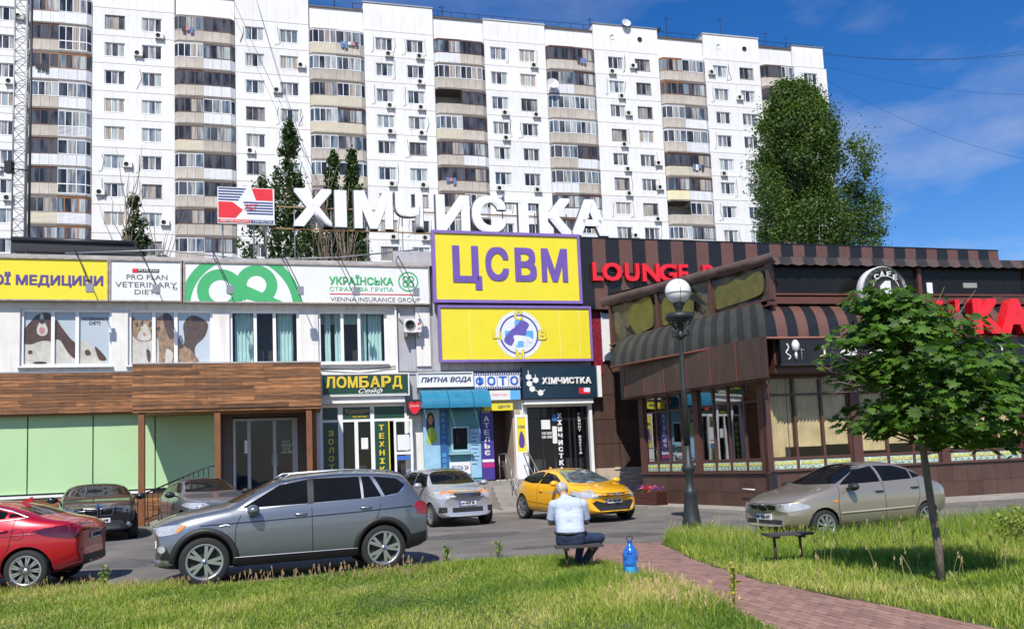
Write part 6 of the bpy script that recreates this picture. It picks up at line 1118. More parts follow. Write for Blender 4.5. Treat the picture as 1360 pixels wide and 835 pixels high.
bmwlike = [D('front', 'headlight', [(.38, .72), (.42, .82), (.76, .84), (.82, .76), (.68, .70)], lamp_c, off=.008, smooth_n=2), D('front', 'headlight', [(-.38, .72), (-.42, .82), (-.76, .84), (-.82, .76), (-.68, .70)], lamp_c, off=.008, smooth_n=2), D('front', 'grille', [(.04, .66), (.04, .80), (.32, .82), (.28, .67)], blackp, off=.012, smooth_n=2), D('front', 'grille', [(-.04, .66), (-.04, .80), (-.32, .82), (-.28, .67)], blackp, off=.012, smooth_n=2)]
dk = M('headlamp_dark', (.10, .11, .12), .08, var=.3, scale=9, coat=1)
put_patches(t, B, sedan_glass(1.43, .97, 1.05)+[dict(x, mat=dk if x['name'] == 'headlight' else x['mat']) for x in bmwlike]+[S('front', 'grille_trim', [(.03, .65), (.03, .81), (.33, .83), (.29, .66), (.03, .65)], .012, chrome, off=.014), S('front', 'grille_trim', [(-.03, .65), (-.03, .81), (-.33, .83), (-.29, .66), (-.03, .65)], .012, chrome, off=.014), D('front', 'lower_grille', [(-.5, .32), (-.45, .45), (.45, .45), (.5, .32)], blackp, off=.006), S('front', 'bumper_trim', [(-.78, .42), (-.6, .36), (-.5, .36)], .02, M('dark_trim', (.06, .06, .06), .3), off=.008), D('front', 'fog_light', arc(-.66, .42, .045, 0, 340, 10), lamp_c, off=.012), D('front', 'fog_light', arc(.66, .42, .045, 0, 340, 10), lamp_c, off=.012)])
mirror(t, .66, 1.02, 1.04, kp, 1.15); plate_(t, B, True, .53, "AA 1995 ME", .5, .11)
p, n = B.hit('front', 0, .875)
if p: b = MB().lathe([(.0, 0), (.042, 0), (.045, -.006)], 16, M('badge_blue', (.03, .2, .6), .3), (0, 0, 0), 'y'); o = obj('front_emblem', b.mesh('front_emblem'), t, (p.x+.01, 0, .875), (0, 0, math.pi/2))
g2 = paint('paint_grey_silver', (.22, .24, .27), .6)
sp_ = sedan_spec(4.45, .87, 1.46, .31, (1.3, -1.35), 1.02, .96); pc_ = P(290, 700, 21.0); hd = Vector((.56, -.83)).normalized(); cc = Vector((pc_.x, pc_.y))-hd*1.6
t, B = make_car('grey_sedan', 'silver grey saloon mostly hidden behind the bonnet of the grey SUV', sp_, g2, (cc.x, cc.y, .17), hd, 9)
put_patches(t, B, sedan_glass(1.46, .96, 1.02)+[x for x in bmwlike if x['name'] == 'headlight']+[D('front', 'grille', [(-.36, .68), (-.36, .78), (.36, .78), (.36, .68)], blackp, off=.008)]); mirror(t, .66, .98, 1.04, blackp, 1.1)

# ---------------- lawns and path ----------------
LEFT = [(-40, 5.6), (-40, 12.2), (-14, 12.2), (-8, 12.7), (-4.9, 12.45), (-3.4, 12.9), (-2.0, 13.5), (-.6, 13.95), (.1, 14.25), (.75, 14.2), (1.15, 13.35), (1.5, 12.5), (1.72, 11.8), (1.9, 10.9), (2.22, 9.1), (2.38, 7.9), (2.85, 5.6), (3.4, 4)] 
LEFT = [(-40, 2)]+LEFT[1:]+[(4.2, 2)]
RIGHT = [(5.8, 2), (5.0, 5.2), (4.3, 7.5), (3.77, 9.04), (3.14, 10.6), (2.78, 13.1), (2.7, 15.6), (3.1, 16.9), (4.0, 17.2), (4.8, 15.6), (5.6, 15.2), (8.8, 16.5), (14, 18.6), (40, 21), (40, 2)]
PATH = [(4.2, 2), (3.4, 4), (2.85, 5.6), (2.38, 7.9), (2.22, 9.1), (1.9, 10.9), (1.72, 11.8), (1.5, 12.5), (1.15, 13.35), (.75, 14.2), (.9, 15.2), (1.6, 15.9), (2.72, 16.0), (2.78, 13.1), (3.14, 10.6), (3.77, 9.04), (4.3, 7.5), (5.0, 5.2), (5.8, 2)]
def inside(poly, x, y):
    x = np.asarray(x); y = np.asarray(y); r = np.zeros(x.shape, bool); n = len(poly)
    for i in range(n):
        (x0, y0), (x1, y1) = poly[i], poly[(i+1) % n]; c = ((y0 > y) != (y1 > y)) & (x < (x1-x0)*(y-y0)/(y1-y0+1e-12)+x0); r ^= c
    return r
lawn_m = M('lawn_soil', (.085, .10, .03), .95, var=.5, scale=1.6, bump=.6, bscale=20)
def slab(name, poly, z, m, lift=.0):
    b = MB(); n = len(poly); b.add([(x, y, -.05) for x, y in poly]+[(x, y, z) for x, y in poly], [tuple(range(n, 2*n))]+[(i, (i+1) % n, (i+1) % n+n, i+n) for i in range(n)], m); me = b.mesh(name); bm = bmesh.new(); bm.from_mesh(me); bmesh.ops.triangulate(bm, faces=[f for f in bm.faces if len(f.verts) > 4]); bmesh.ops.recalc_face_normals(bm, faces=bm.faces); bm.to_mesh(me); bm.free(); return tag(obj(name, me), kind='structure')
slab('lawn', LEFT, .05, lawn_m); slab('lawn', RIGHT, .05, lawn_m)
path = slab('path', PATH, .028, M('path_sand', (.26, .19, .14), .95, var=.35, scale=5, bump=.5))
pav_m = M('paver_red', (.33, .19, .15), .9, var=.3, scale=3, bump=.5, bscale=40, rnd=.2, streak=.0)
ang = R_(-72); ux, uy = math.cos(ang), math.sin(ang); cand = []
for i in range(-90, 90):
    for j in range(-60, 60):
        a = i*.205+(.1 if j % 2 else 0); b = j*.105; x, y = 3.0+a*ux-b*uy, 10+a*uy+b*ux
        if 6.3 < y < 16: cand.append((x, y))
cand = np.array(cand); ok = inside(PATH, cand[:, 0], cand[:, 1]); cand = cand[ok]; cand = cand[np.argsort(np.hypot(cand[:, 0], cand[:, 1]-0) + (cand[:, 1] < 7.2)*50)]
pm1 = MB().box(-.0985, .0985, -.0485, .0485, 0, .026, pav_m); pm1.v = [(x*(1-.04*(z > .01)), y*(1-.08*(z > .01)), z) for x, y, z in pm1.v]; pme = pm1.mesh('paver')
for x, y in cand[:290]:
    obj('paver', pme, path, (x, y, .02+random.uniform(0, .006)), (random.uniform(-.015, .015), random.uniform(-.015, .015), ang+random.uniform(-.02, .02)))
b = MB()
for x, y in cand[290:]:
    z = .02+random.uniform(0, .006); c, s_ = ux, uy; P4 = [(x+px*c-py*s_, y+px*s_+py*c) for px, py in ((-.0985, -.0485), (.0985, -.0485), (.0985, .0485), (-.0985, .0485))]; b.hexa([(*p, z) for p in P4]+[(*p, z+.026) for p in P4], pav_m)
tag(b.build('paver_field', path), kind='stuff')
def noise2(x, y, seed=0, f=1.0):
    r = np.random.default_rng(seed); v = np.zeros_like(x)
    for k in range(7): a = r.uniform(0, 6.28); w = f*(.6+1.5*r.random())*(1+k*.5); v += np.sin(w*(x*np.cos(a)+y*np.sin(a))+r.uniform(0, 6.28))/(1+k*.35)
    return v/3.2
def grass(name, poly, n, bx, by, hfun, wid, mat, label, seedv, tonefun, dens=None):
    x = rng.uniform(*bx, n*2); y = rng.uniform(*by, n*2); k = inside(poly, x, y)
    vis = np.abs(x) < y*.68+.6; k &= vis
    if dens is not None: k &= rng.random(n*2) < dens(x, y)
    x, y = x[k][:n], y[k][:n]; m = len(x); h = hfun(x, y)*(.45+.9*rng.random(m)**1.3); a = rng.uniform(0, 6.28, m); lean = (.15+.75*rng.random(m)**1.5)*h; la = rng.uniform(0, 6.28, m)
    w = wid*(.6+.8*rng.random(m)); cx, cy = np.cos(a)*w, np.sin(a)*w; lx_, ly_ = np.cos(la)*lean, np.sin(la)*lean; z0 = np.full(m, .045)
    V = np.empty((m, 6, 3)); 
    for i, (t, ww) in enumerate(((0, 1), (.55, .85), (1, .12))):
        for sg_, j in ((-1, 0), (1, 1)):
            V[:, 2*i+j, 0] = x+cx*sg_*ww+lx_*t*t; V[:, 2*i+j, 1] = y+cy*sg_*ww+ly_*t*t; V[:, 2*i+j, 2] = z0+h*(t-.25*t*t*lean/np.maximum(h, .01))
    base = np.arange(m)[:, None]*6; F = np.concatenate([base+np.array([[0, 1, 3, 2]]), base+np.array([[2, 3, 5, 4]])], 0)
    tone = np.clip(tonefun(x, y)+rng.normal(size=m)*.22, 0, 1); o = obj(name, fastmesh(name, V.reshape(-1, 3), F, mat, np.repeat(tone, 6), True)); return tag(o, label, 'grass', kind='stuff')
def grass_mat(name, c0, c1, c2):
    m = leaf_mat(name, c0, .3, trans=.35); t = m.node_tree; v = [n for n in t.nodes if n.type == 'MIX_RGB'][0]; at = [n for n in t.nodes if n.type == 'ATTRIBUTE'][0]
    r = t.nodes.new('ShaderNodeValToRGB'); r.color_ramp.elements[0].color = (*c0, 1); r.color_ramp.elements[1].color = (*c2, 1); e = r.color_ramp.elements.new(.5); e.color = (*c1, 1)
    for l_ in list(v.outputs[0].links): t.links.new(r.outputs[0], l_.to_socket)
    t.links.new(at.outputs['Fac'], r.inputs[0]); return m
gmat = grass_mat('grass_blades', (.125, .235, .03), (.36, .44, .06), (.66, .56, .23))
def edge(x, y, lx0=-99): return np.exp(-((y-np.interp(x, [-14, -8, -5, -2, .1, 1.5, 2], [12.2, 12.6, 12.4, 13.4, 14, 12.5, 11]))/.5)**2)
hl = lambda x, y: .06+.045*np.clip(noise2(x, y, 3, 1.2), -1, 1)+.08*edge(x, y)*(x < -5)+.12*sst((x-.0)/1.2)*sst((y-8)/1.5)*(y < 12.9)*(1-.75*np.exp(-((x-1.5)/.35)**2-((y-11.6)/.5)**2))*(1-.9*np.exp(-((x-.9)/.55)**2-((y-12.3)/.7)**2))+.07*np.exp(-((x+1)/1.8)**2-((y-13.3)/.8)**2)
grass('lawn_grass', LEFT, 150000, (-9.5, 4.4), (5.9, 14.3), hl, .0042, gmat, 'sunny mown lawn with dry straw patches in the foreground', 1, lambda x, y: .37+.5*noise2(x, y, 5, 1.3)+.15*(x < -3)-.12*edge(x, y))
hr_ = lambda x, y: .11+.07*np.clip(noise2(x, y, 8, 1.1), -1, 1)+.16*sst((y-13)/2.5)+.08*sst((x-6)/2)
grass('tall_grass', RIGHT, 120000, (2.4, 14.5), (5.9, 19.5), hr_, .005, gmat, 'taller uneven grass right of the brick path below the beige saloon', 2, lambda x, y: .34+.48*noise2(x, y, 11, 1.2)-.12*sst((y-14)/2), dens=lambda x, y: .55+.45*(y < 14))
nl = 26000; lx0 = rng.uniform(-9, 4.2, nl*2); ly0 = rng.uniform(5.9, 14, nl*2); kk = inside(LEFT, lx0, ly0) & (noise2(lx0, ly0, 21, 1.5) > .05); lx0, ly0 = lx0[kk][:nl], ly0[kk][:nl]
v, f, tt = leafquads(len(lx0), np.stack([lx0, ly0, .06+.05*rng.random(len(lx0))], 1), 0, .014, flat=.8); tag(obj('clover_leaves', fastmesh('clover_leaves', v, f, leaf_mat('clover', (.10, .21, .035), .4), tt)), 'patches of small round clover leaves in the foreground lawn', 'clover', kind='stuff')
# seed heads and weeds
def seedheads(n, fx, hh, name, label, poly, col, head=.04):
    V = []; F = []; T_ = []; o_ = 0; c = 0
    while c < n:
        x, y = fx()
        if not inside(poly, np.array([x]), np.array([y]))[0]: continue
        c += 1; h = hh*random.uniform(.6, 1.2); lx_, ly_ = random.gauss(0, .06), random.gauss(0, .06); w = .0025
        q = [(x-w, y, .05), (x+w, y, .05), (x+lx_*.4+w, y+ly_*.4, h*.6), (x+lx_*.4-w, y+ly_*.4, h*.6), (x+lx_+w, y+ly_, h), (x+lx_-w, y+ly_, h)]
        V += q; F += [(o_, o_+1, o_+2, o_+3), (o_+3, o_+2, o_+4, o_+5)]; T_ += [.6]*6; o_ += 6
        for k in range(7):
            a = random.uniform(0, 3.14); zz = h-head*k/5; r_ = .011*random.uniform(.6, 1.2); X, Y_ = x+lx_+random.gauss(0, .005), y+ly_; V += [(X-r_*math.cos(a), Y_-r_*math.sin(a), zz), (X, Y_, zz-.018), (X+r_*math.cos(a), Y_+r_*math.sin(a), zz), (X, Y_, zz+.018)]; F += [(o_, o_+1, o_+2, o_+3)]; T_ += [random.uniform(.5, 1)]*4; o_ += 4
    return tag(obj(name, fastmesh(name, np.array(V), np.array(F), leaf_mat('seed_'+name, col, .3), np.array(T_))), label, 'grass', kind='stuff')
seedheads(190, lambda: (random.uniform(-9, -1.2), random.uniform(12.0, 13.4)), .24, 'seeding_grass', 'dry seeding grass stalks along the kerb below the red car and SUV', LEFT, (.36, .27, .16))
seedheads(150, lambda: (random.gauss(2.0, .4), random.uniform(8.6, 11.4)), .26, 'foxtail_grass', 'pinkish foxtail grass edging the brick path near the blue bottles', LEFT, (.50, .40, .24), .06)
seedheads(200, lambda: (random.uniform(3, 12), random.uniform(9, 17.5)), .42, 'meadow_stalks', 'thin pale stalks standing above the tall grass beside the beige saloon', RIGHT, (.38, .34, .2), .05)
def weed(name, label, x, y, h, n, col, spread=.1, group=None):
    t = thing(name, label, 'weed', (x, y, .05), group); b = MB(); V = []; F = []; T_ = []; o_ = 0; gm_ = leaf_mat('weed_stem', (.12, .16, .05))
    for k in range(4): a = random.uniform(0, 6.28); b.tube([(0, 0, 0), (spread*.4*math.cos(a), spread*.4*math.sin(a), h*.5), (spread*math.cos(a), spread*math.sin(a), h*random.uniform(.8, 1))], .004, 4, gm_)
    obj('stem', b.mesh('stem'), t); v, f, tt = leafquads(n, (0, 0, h*.55), (spread*.7, spread*.7, h*.24), .035); v[:, 2] = np.abs(v[:, 2]); tag(obj('foliage', fastmesh('foliage', v, f, leaf_mat('weed_leaf_'+name, col), tt), t), kind='stuff')
weed('tall_weed', 'single tall yellow green weed beside the brick path, nearest the camera', 2.28, 8.9, .46, 60, (.40, .42, .07), .03)
weed('bushy_weed', 'bushy pale weed at the right edge of the tall grass behind the maple', 7.9, 13.0, .6, 400, (.22, .28, .06), .28)
for i, (x, y, lb) in enumerate(((-.35, 13.9, 'wispy weed standing on the lawn edge right of the grey SUV'), (-1.2, 13.6, 'thin weed against the grey SUV rear bumper'), (6.3, 15.6, 'pale flowering weed in front of the beige saloon door'), (7.2, 15.9, 'weed below the rear door of the beige saloon'), (-6.3, 12.5, 'leafy weed by the kerb between red saloon and grey SUV'), (10.6, 15.0, 'straggly weed at the far right near the cafe tiles'))): weed('wild_weed', lb, x, y, random.uniform(.3, .42), 45, (.2, .28, .07), .06, 'wild weeds along the lawn edges')
# ---------------- trees ----------------
bark = M('bark', (.10, .08, .06), .95, var=.4, scale=6, bump=.8, bscale=14, grain=(3, 3, .7))
def limb(b, p, q, r0, r1, m, wob=.06, n=5):
    p, q = Vector(p), Vector(q); L_ = (q-p).length; pts = [p.lerp(q, t)+Vector((random.gauss(0, 1), random.gauss(0, 1), random.gauss(0, .5)))*wob*L_*.3*math.sin(math.pi*t) for t in np.linspace(0, 1, n)]
    b.tube(pts, [r0+(r1-r0)*t for t in np.linspace(0, 1, n)], 6, m); return pts
# big poplar behind the cafe
def poplar(name, label, x, y, prof, nclump, per, size, col, zlo, group=None, up=.1, tr=.35, sub=1):
    t = thing(name, label, 'tree', (x, y, 0), group); b = MB(); ztop = prof[-1][0]; limb(b, (0, 0, 0), (0, 0, ztop*.93), tr, .05, bark, .02, 8); obj('trunk', b.mesh('trunk'), t)
    zs = [p[0] for p in prof]; C = []
    lb_ = MB()
    for k in range(nclump):
        z = random.uniform(zlo, ztop); R0 = float(np.interp(z, zs, [p[1] for p in prof])); off = float(np.interp(z, zs, [p[2] for p in prof])); a = random.uniform(0, 6.28); rr = R0*(random.random()**.33)*(1+.13*math.sin(3*a+z*.9)+.12*math.sin(5*a-z*2.1))*random.uniform(.92, 1.1); C.append((off+rr*math.cos(a), rr*math.sin(a), z, R0))
        if k % 5 == 0: limb(lb_, (0, 0, z-rr*.9), (off+rr*.9*math.cos(a), rr*.9*math.sin(a), z), .05, .015, bark)
    obj('branch', lb_.mesh('branch'), t)
    C = np.array(C); base = np.repeat(C[:, :3], per, 0); tonec = np.repeat(rng.random(len(C)), per); m = len(base); sp = (np.repeat(C[:, 3], per)*.08+.10)[:, None]*np.repeat(rng.uniform(.45, 1.3, len(C)), per)[:, None]; off = rng.normal(size=(m, 3))*sp*[1, 1, 1.7]; pts = base+off+np.array([0, 0, up])*np.abs(rng.normal(size=(m, 1)))*.6
    bs = off/sp; bs = bs/(np.linalg.norm(bs, axis=1)[:, None]+1e-6)*.75; pts = base+off
    v, f, tt = leafquads(m, pts, 0, size, bias=bs, tone=np.clip(tonec*.7+rng.random(m)*.4, 0, 1)); tag(obj('crown', fastmesh('crown', v, f, leaf_mat('leaf_'+name, col, .4), tt), t), kind='stuff')
bx_ = P(1075, 200, 48); prof = [(9, 2.6, 0), (13.5, 3.15, 0), (15.2, 3.45, 0), (17, 3.1, -.15), (19, 2.75, -.35), (20.8, 2.35, -.55), (22, 1.85, -.75), (23, 1.25, -.85), (23.7, .6, -.9)]
poplar('poplar_tree', 'large dense dark green poplar behind the striped roof on the right', bx_.x, 48, prof, 470, 250, .085, (.072, .138, .034), 9)
for px, top, w_, lb in ((383, 165, 1.25, 'tallest dark columnar poplar behind the white letter Х'), (441, 200, .95, 'columnar poplar between the first white rooftop letters'), (466, 204, .8, 'slim columnar poplar behind the white letter І')):
    q = P(px, top, 60); h = q.z; poplar('columnar_poplar', lb, q.x, 60, [(12, w_*1.3, 0), (h-9, w_*1.25, 0), (h-5, w_, -.2 if px < 400 else 0), (h-2, w_*.55, 0), (h, .15, .1)], 150, 40, .15, (.04, .08, .022), 14, 'columnar poplars behind the shop roof', .5, .2)
for px, top, w_ in ((350, 240, 1.6), (410, 290, 1.3), (178, 262, .85)):
    q = P(px, top, 58); h = q.z; poplar('young_tree', {350: 'bushy young tree behind the red and white rooftop billboard', 410: 'low dark foliage behind the white letters near roof level', 178: 'narrow dark young tree on the left beyond the yellow banner'}[px], q.x, 58, [(10, w_*1.2, 0), (h-2, w_, 0), (h, .2, 0)], 70, 40, .15, (.045, .085, .025), 12, None, .4, .15)
twm = M('dry_twig', (.22, .17, .13), .9, var=.2)
for px, top, n, lb in ((168, 180, 8, 'tall bare leafless sapling in front of the apartments at the left'), (212, 255, 5, 'small bare sapling right of the narrow young tree'), (425, 210, 12, 'cluster of bare dry twigs among the columnar poplars'), (455, 240, 10, 'bare dry branches right of the twig cluster behind the letters')):
    q = P(px, top, 57); t = thing('bare_sapling', lb, 'tree', (q.x, 57, 0)); b = MB(); limb(b, (0, 0, 0), (0, 0, q.z*.8), .1, .04, twm); obj('trunk', b.mesh('trunk'), t)
    b = MB()
    for k in range(n*3): z = random.uniform(q.z*.45, q.z*.8); a = random.uniform(0, 6.28); limb(b, (0, 0, z), (random.gauss(0, .9), random.gauss(0, .6), min(q.z, z+random.uniform(2, 6))), .04, .012, twm)
    obj('branch', b.mesh('branch'), t)
# young maple with single leaves
mp_ = thing('maple_tree', 'young maple with broad bright green leaves in the long grass at the right', 'tree', (5.12, 10.1, 0)); b = MB()
tp = [(0, 0, 0), (-.0, 0, .5), (-.03, .02, 1.0), (-.06, .02, 1.5), (-.08, .02, 1.85), (-.09, .0, 2.3), (-.1, 0, 2.9), (-.05, 0, 3.4)]; b.tube(tp, [.055, .05, .045, .042, .04, .03, .02, .01], 9, M('maple_bark', (.17, .14, .105), .95, var=.4, scale=9, bump=.9, bscale=20, grain=(3, 3, .7))); obj('trunk', b.mesh('trunk'), mp_)
maple = [(0, -.5), (.12, -.18), (.48, -.32), (.40, -.08), (.56, .12), (.30, .14), (.34, .42), (.13, .30), (0, .60), (-.13, .30), (-.34, .42), (-.30, .14), (-.56, .12), (-.40, -.08), (-.48, -.32), (-.12, -.18)]
LS = .074; brs = MB(); LP_ = []
tiers = []
for k in range(195):
    z = random.choice((1.85, 1.95, 2.2, 2.28, 2.6, 2.68, 2.95, 3.2, 3.45))+random.gauss(0, .09); zt = (z-1.75)/1.75; R0 = float(np.interp(z, [1.7, 1.9, 2.3, 2.7, 3.0, 3.3, 3.6], [.7, 1.02, 1.18, 1.05, .78, .48, .2])); a = random.uniform(0, 6.28); rr = R0*random.uniform(.3, 1.06)*(1+.12*math.sin(2.3*a+z*4)); cx_ = float(np.interp(z, [1.7, 2.4, 3.6], [.38, .25, -.42])); c = Vector((cx_+rr*math.cos(a)*1.06, rr*math.sin(a), z)); tiers.append(c)
    if k % 3 == 0: limb(brs, (-.19+.1*random.random(), 0, max(1.75, z-rr*.6)), c, .014, .004, bark)
    for j in range(random.randint(16, 26)):
        p = c+Vector((random.gauss(0, .15), random.gauss(0, .15), random.gauss(0, .065)-.0)); out = Vector((math.cos(a), math.sin(a), 0)); LP_.append((p, out))
# bare twigs at the left of the crown
for k in range(46):
    a0 = Vector((-.3+random.gauss(0, .1), random.gauss(0, .15), random.uniform(2.35, 2.75))); e = Vector((-random.uniform(.7, 1.35), random.gauss(0, .3), random.uniform(2.3, 3.0))); limb(brs, a0, e, .007, .0022, twm, .35, 6)
for k in range(26): a0 = Vector((-.1, 0, 2.8)); e = Vector((random.uniform(-.4, .9), random.gauss(0, .2), random.uniform(3.1, 3.75))); limb(brs, a0, e, .008, .003, twm, .2, 6)
obj('branch', brs.mesh('branch'), mp_)
lm = leaf_mat('maple_leaf', (.06, .145, .018), .55, trans=.35, rough=.5)
def leaf_basis(p, out):
    n = (Vector((random.gauss(0, .35), random.gauss(0, .35), 1))+out*random.uniform(.1, 1.0)+Vector((0, -.25, 0))).normalized(); d = (out+Vector((random.gauss(0, .5), random.gauss(0, .5), -.3))); d = (d-n*d.dot(n)).normalized(); return n, d, n.cross(d)
LP_.sort(key=lambda q: q[0].y)
lv = bpy.data.meshes.new('leaf'); V = [(x*LS*2.05/2*1.9, y*LS*1.95/2*1.9, -.25*abs(x)*LS) for x, y in maple]; 
V.append((0, 0, .008)); F_ = [(i, (i+1) % 16, 16) for i in range(16)]; lv.from_pydata(V, [], F_); lv.materials.append(lm); at = lv.attributes.new('tone', 'FLOAT', 'POINT'); at.data.foreach_set('value', [.6]*17)
idx = list(range(len(LP_))); near = set(random.sample([i for i in idx if LP_[i][0].y < -.2], 280)); VV = []; FF_ = []; TT = []; base_v = np.array(V)
for i, (p, out) in enumerate(LP_):
    n, d, w = leaf_basis(p, out); s_ = random.uniform(.65, 1.2)
    if i in near:
        o = obj('leaf', lv, mp_, tuple(p)); o.rotation_euler = Matrix((w, d, n)).transposed().to_euler(); o.scale = (s_,)*3
    else:
        R3 = np.array([w, d, n]); vv = (base_v*s_) @ R3+np.array(p); o_ = len(VV)*17; VV.append(vv); FF_ += [(a+o_, b_+o_, c_+o_) for a, b_, c_ in F_]; TT += [random.random()]*17
tag(obj('foliage', fastmesh('foliage', np.concatenate(VV), np.array(FF_), lm, np.array(TT)), mp_), kind='stuff')
# ---------------- benches ----------------
bw = M('bench_wood', (.06, .055, .05), .75, var=.35, scale=4, grain=(.6, 5, 5), bump=.3); rusty = M('bench_leg_rust', (.06, .035, .028), .7, var=.3)
def bench(label, x, y, w, h, rot, lw):
    t = thing('bench', label, 'bench', (x, y, .03), 'small plank benches', rot)
    for k in range(2): obj('seat_plank', MB().box(-w/2+.02*k, w/2-.015*k, -.16+k*.165, -.003+k*.165, h-.035, h-.004*k, bw).mesh('seat_plank'), t)
    for sx in (-1, 1): obj('leg', MB().tube([(sx*lw+.01, 0, 0), (sx*lw, 0, h-.07)], .022, 8, rusty).mesh('leg'), t); obj('bracket', MB().box(sx*lw-.03, sx*lw+.03, -.14, .14, h-.07, h-.035, rusty).mesh('bracket'), t)
bench('narrow dark bench with nobody on it, standing in grass right of the path', 4.0, 12.3, .70, .47, .12, .2)
bench('dark bench under the seated man at the lawn edge', .90, 12.5, .72, .40, .1, .19)
# ---------------- seated man ----------------
def blob(name, segs, balls, mat, vox, smooth=6):
    b = MB()
    for p, q, r0, r1 in segs:
        p, q = Vector(p), Vector(q); L_ = (q-p).length; n = max(2, int(L_/(min(r0, r1)*.45))+1)
        for i in range(n): t = i/(n-1); b.ball(tuple(p.lerp(q, t)), r0+(r1-r0)*t, 12, 8)
    for c, r, sc in balls: b.ball(c, r, 20, 14, None, sc)
    me = b.mesh(name); o = bpy.data.objects.new(name, me); COL.objects.link(o); m = o.modifiers.new('r', 'REMESH'); m.mode = 'VOXEL'; m.voxel_size = vox; m.use_smooth_shade = True; s_ = o.modifiers.new('s', 'SMOOTH'); s_.iterations = smooth; s_.factor = .5
    bpy.context.view_layer.update(); r = bpy.data.meshes.new_from_object(o.evaluated_get(bpy.context.evaluated_depsgraph_get())); bpy.data.objects.remove(o); r.materials.clear(); r.materials.append(mat); r.name = name; return smoothmesh(r)
O = Vector((.80, 12.55, 0)); man = thing('person', 'grey haired man in pale blue polo shirt and jeans seated with his back turned', 'person', tuple(O))
skin = M('skin', (.50, .27, .19), .5, var=.08, scale=6); shirt_m = M('polo_shirt', (.46, .52, .66), .85, var=.05, scale=30, bump=.5, bscale=5); jean = M('jeans', (.022, .038, .085), .85, var=.35, scale=9, bump=.5, bscale=9); hair_m = M('grey_hair', (.50, .48, .46), .85, var=.5, scale=30, bump=.6, bscale=60); shoe = M('shoe_dark', (.03, .03, .032), .6)
hip = [(-.10, .06, .50), (.09, .02, .50)]; knee = [(.20, .44, .50), (.47, .26, .49)]; ank = [(.12, .40, .12), (.20, .22, .12)]; toe = [(.22, .52, .07), (.36, .33, .07)]
shl = [(-.235, .22, 1.02), (.215, .15, 1.02)]; elb = [(-.29, .30, .745), (.27, .26, .735)]; wri = [(-.13, .50, .72), (.12, .50, .74)]
chest = (-.02, .18, .95); waist = (0, .07, .66); neck = (-.055, .27, 1.12); head = (-.085, .36, 1.255)
segs = [(neck, head, .062, .06)]+[(s, e, .05, .045) for s, e in zip(shl, elb)]+[(e, w, .042, .028) for e, w in zip(elb, wri)]+[(h, k, .075, .055) for h, k in zip(hip, knee)]+[(k, a, .05, .036) for k, a in zip(knee, ank)]+[(a, t_, .038, .03) for a, t_ in zip(ank, toe)]+[(waist, chest, .10, .10), (chest, neck, .09, .056)]
for sg_, w in zip((1, -1), wri):          # palms, four bent fingers each and a thumb
    w = Vector(w); palm = w+Vector((.035*sg_, .055, .005)); segs.append((tuple(w), tuple(palm), .026, .028))
    for k in range(4):
        b0 = palm+Vector((.012*sg_, .012-.004*abs(k-1.5), .03-.02*k)); b1 = b0+Vector((.035*sg_, .022, -.005)); b2 = b1+Vector((.018*sg_, -.012, -.018)); segs += [(tuple(b0), tuple(b1), .0095, .009), (tuple(b1), tuple(b2), .009, .008)]
    t0 = w+Vector((.02*sg_, .01, .022)); t1 = t0+Vector((.035*sg_, .0, .025)); segs += [(tuple(t0), tuple(t1), .011, .009)]
balls = [(head, .098, (.86, 1.02, 1.12)), ((head[0]-.0, head[1]+.06, head[2]-.07), .05, (1, 1, 1)), ((head[0]-.088, head[1]+.01, head[2]-.02), .026, (.45, .8, 1.25)), ((head[0]+.088, head[1]+.01, head[2]-.02), .026, (.45, .8, 1.25)), ((head[0]+.0, head[1]+.105, head[2]-.03), .018, (.8, 1.2, 1.2))]
obj('body', blob('body', segs, balls, skin, .0075, 4), man)
dn_ = lambda p, dz: (p[0], p[1], p[2]+dz)
sg2 = [((-.12, .20, 1.0), (.11, .16, 1.0), .135, .135), ((-.10, .12, .80), (.09, .09, .80), .135, .135), ((-.08, .05, .62), (.08, .03, .62), .145, .145), ((-.08, .04, .58), (.09, .02, .58), .135, .135), (chest, neck, .14, .075), ((-.12, .20, .98), (-.10, .12, .80), .12, .13), ((.11, .16, .98), (.09, .09, .80), .12, .13), ((-.10, .12, .8), (-.08, .05, .62), .13, .14), ((.09, .09, .8), (.08, .03, .62), .13, .14), ((-.1, .22, 1.06), neck, .075, .065), ((.08, .18, 1.06), neck, .075, .065)]
for s_, e in zip(shl, elb): s_ = Vector(s_); e = Vector(e); m_ = s_.lerp(e, .72); sg2 += [(tuple(s_), tuple(m_), .082, .075), (tuple(s_), (-.12 if s_.x < 0 else .11, .18, 1.0), .08, .11)]
sh_ = obj('polo_shirt', blob('polo_shirt', sg2, [], shirt_m, .011, 6), man)
cl_ = MB(); cl_.tube([(neck[0]+.075*math.cos(a), neck[1]+.0+.068*math.sin(a), neck[2]-.005+.012*math.sin(a)) for a in np.linspace(0, 2*math.pi, 20)], .016, 6, shirt_m, False); obj('collar', cl_.mesh('collar'), sh_)
for s_, e in zip(shl, elb):
    s_ = Vector(s_); e = Vector(e); c = s_.lerp(e, .80); d = (e-s_).normalized(); x = d.orthogonal().normalized(); y = d.cross(x); obj('sleeve_cuff', MB().tube([c+(x*math.cos(a)+y*math.sin(a))*.073 for a in np.linspace(0, 2*math.pi, 18)], .009, 6, M('cuff_navy', (.03, .05, .14), .8), False).mesh('sleeve_cuff'), sh_)
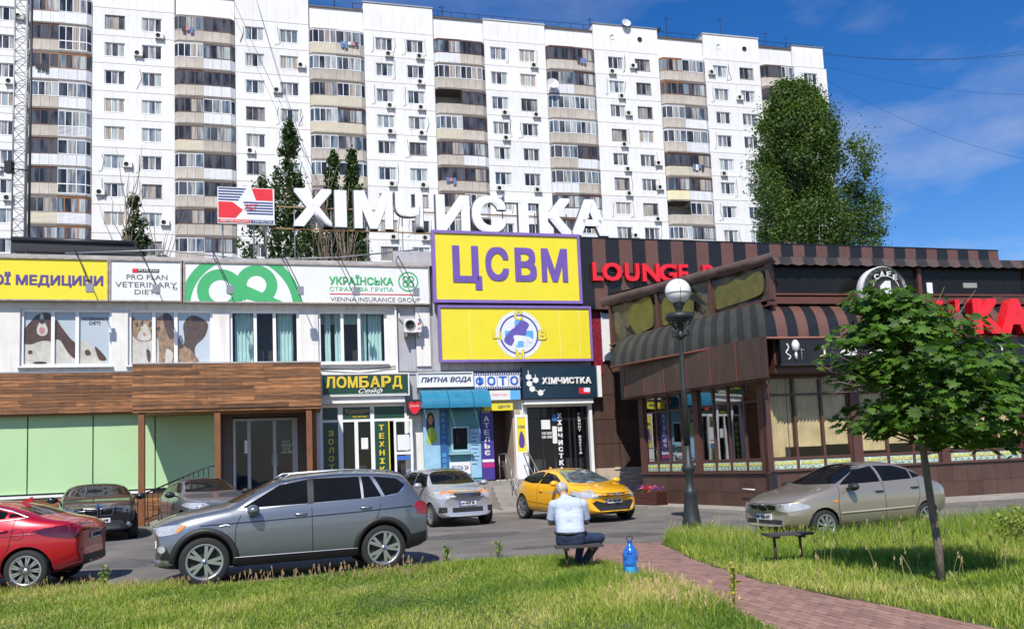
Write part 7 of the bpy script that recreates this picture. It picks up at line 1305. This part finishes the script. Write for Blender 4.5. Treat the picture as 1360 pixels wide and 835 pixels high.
sg3 = [(hip[0], hip[1], .138, .138), ((-.09, .03, .56), (.09, .01, .56), .138, .138)]+[(h, k, .115, .078) for h, k in zip(hip, knee)]+[(k, (a[0], a[1], a[2]+.02), .076, .06) for k, a in zip(knee, ank)]
tr_ = obj('jeans', blob('jeans', sg3, [], jean, .011, 5), man)
bl = MB(); bl.tube([(.0+.235*math.cos(a), .035+.157*math.sin(a), .612+.01*math.sin(a)) for a in np.linspace(0, 2*math.pi, 36)], .019, 6, ink, False); obj('belt', bl.mesh('belt'), man)
hb_ = [((head[0], head[1]-.012, head[2]+.026), .099, (.93, 1.0, .96)), ((head[0], head[1]-.04, head[2]-.02), .070, (1.05, .72, .72))]
obj('hair', blob('hair', [], hb_, hair_m, .007, 3), man)
for a, t_ in zip(ank, toe): obj('shoe', blob('shoe', [((a[0]-.04*(t_[0]-a[0])/.15, a[1]-.03, .05), (t_[0], t_[1], .045), .045, .04)], [], shoe, .009, 3), man)
# ---------------- bottles ----------------
bluep = M('bottle_blue', (.03, .22, .80), .12, var=.5, scale=9, coat=1, trans=.35)
def bottle(label, x, y, h, r, cap):
    t = thing('water_bottle', label, 'bottle', (x, y, .03), 'blue water bottles'); b = MB().lathe([(r*.9, 0), (r, .02), (r, h*.45), (r*.93, h*.48), (r, h*.51), (r, h*.62), (r*.8, h*.76), (r*.42, h*.88), (.028, h*.92), (.028, h*.96)], 24, bluep); obj('bottle_body', b.mesh('bottle_body'), t)
    obj('cap', MB().lathe([(.032, h*.95), (.032, h), (.028, h*1.005)], 14, cap).mesh('cap'), t); return t
capb = M('cap_blue', (.02, .06, .45), .4); t = bottle('large empty blue water bottle with a handle standing beside the brick path', 1.58, 11.75, .50, .11, capb); obj('handle', MB().tube([(.02, 0, .5), (.05, 0, .54), (.0, 0, .575), (-.05, 0, .54), (-.02, 0, .5)], .009, 6, ink).mesh('handle'), t)
t = bottle('smaller blue water bottle with bright label in front of the large bottle', 1.55, 11.56, .36, .07, capb); obj('label', MB().lathe([(.0715, .05), (.0715, .17)], 24, M('label_cyan', (.05, .45, .85), .3, var=.4, scale=12), cap=False).mesh('label'), t)
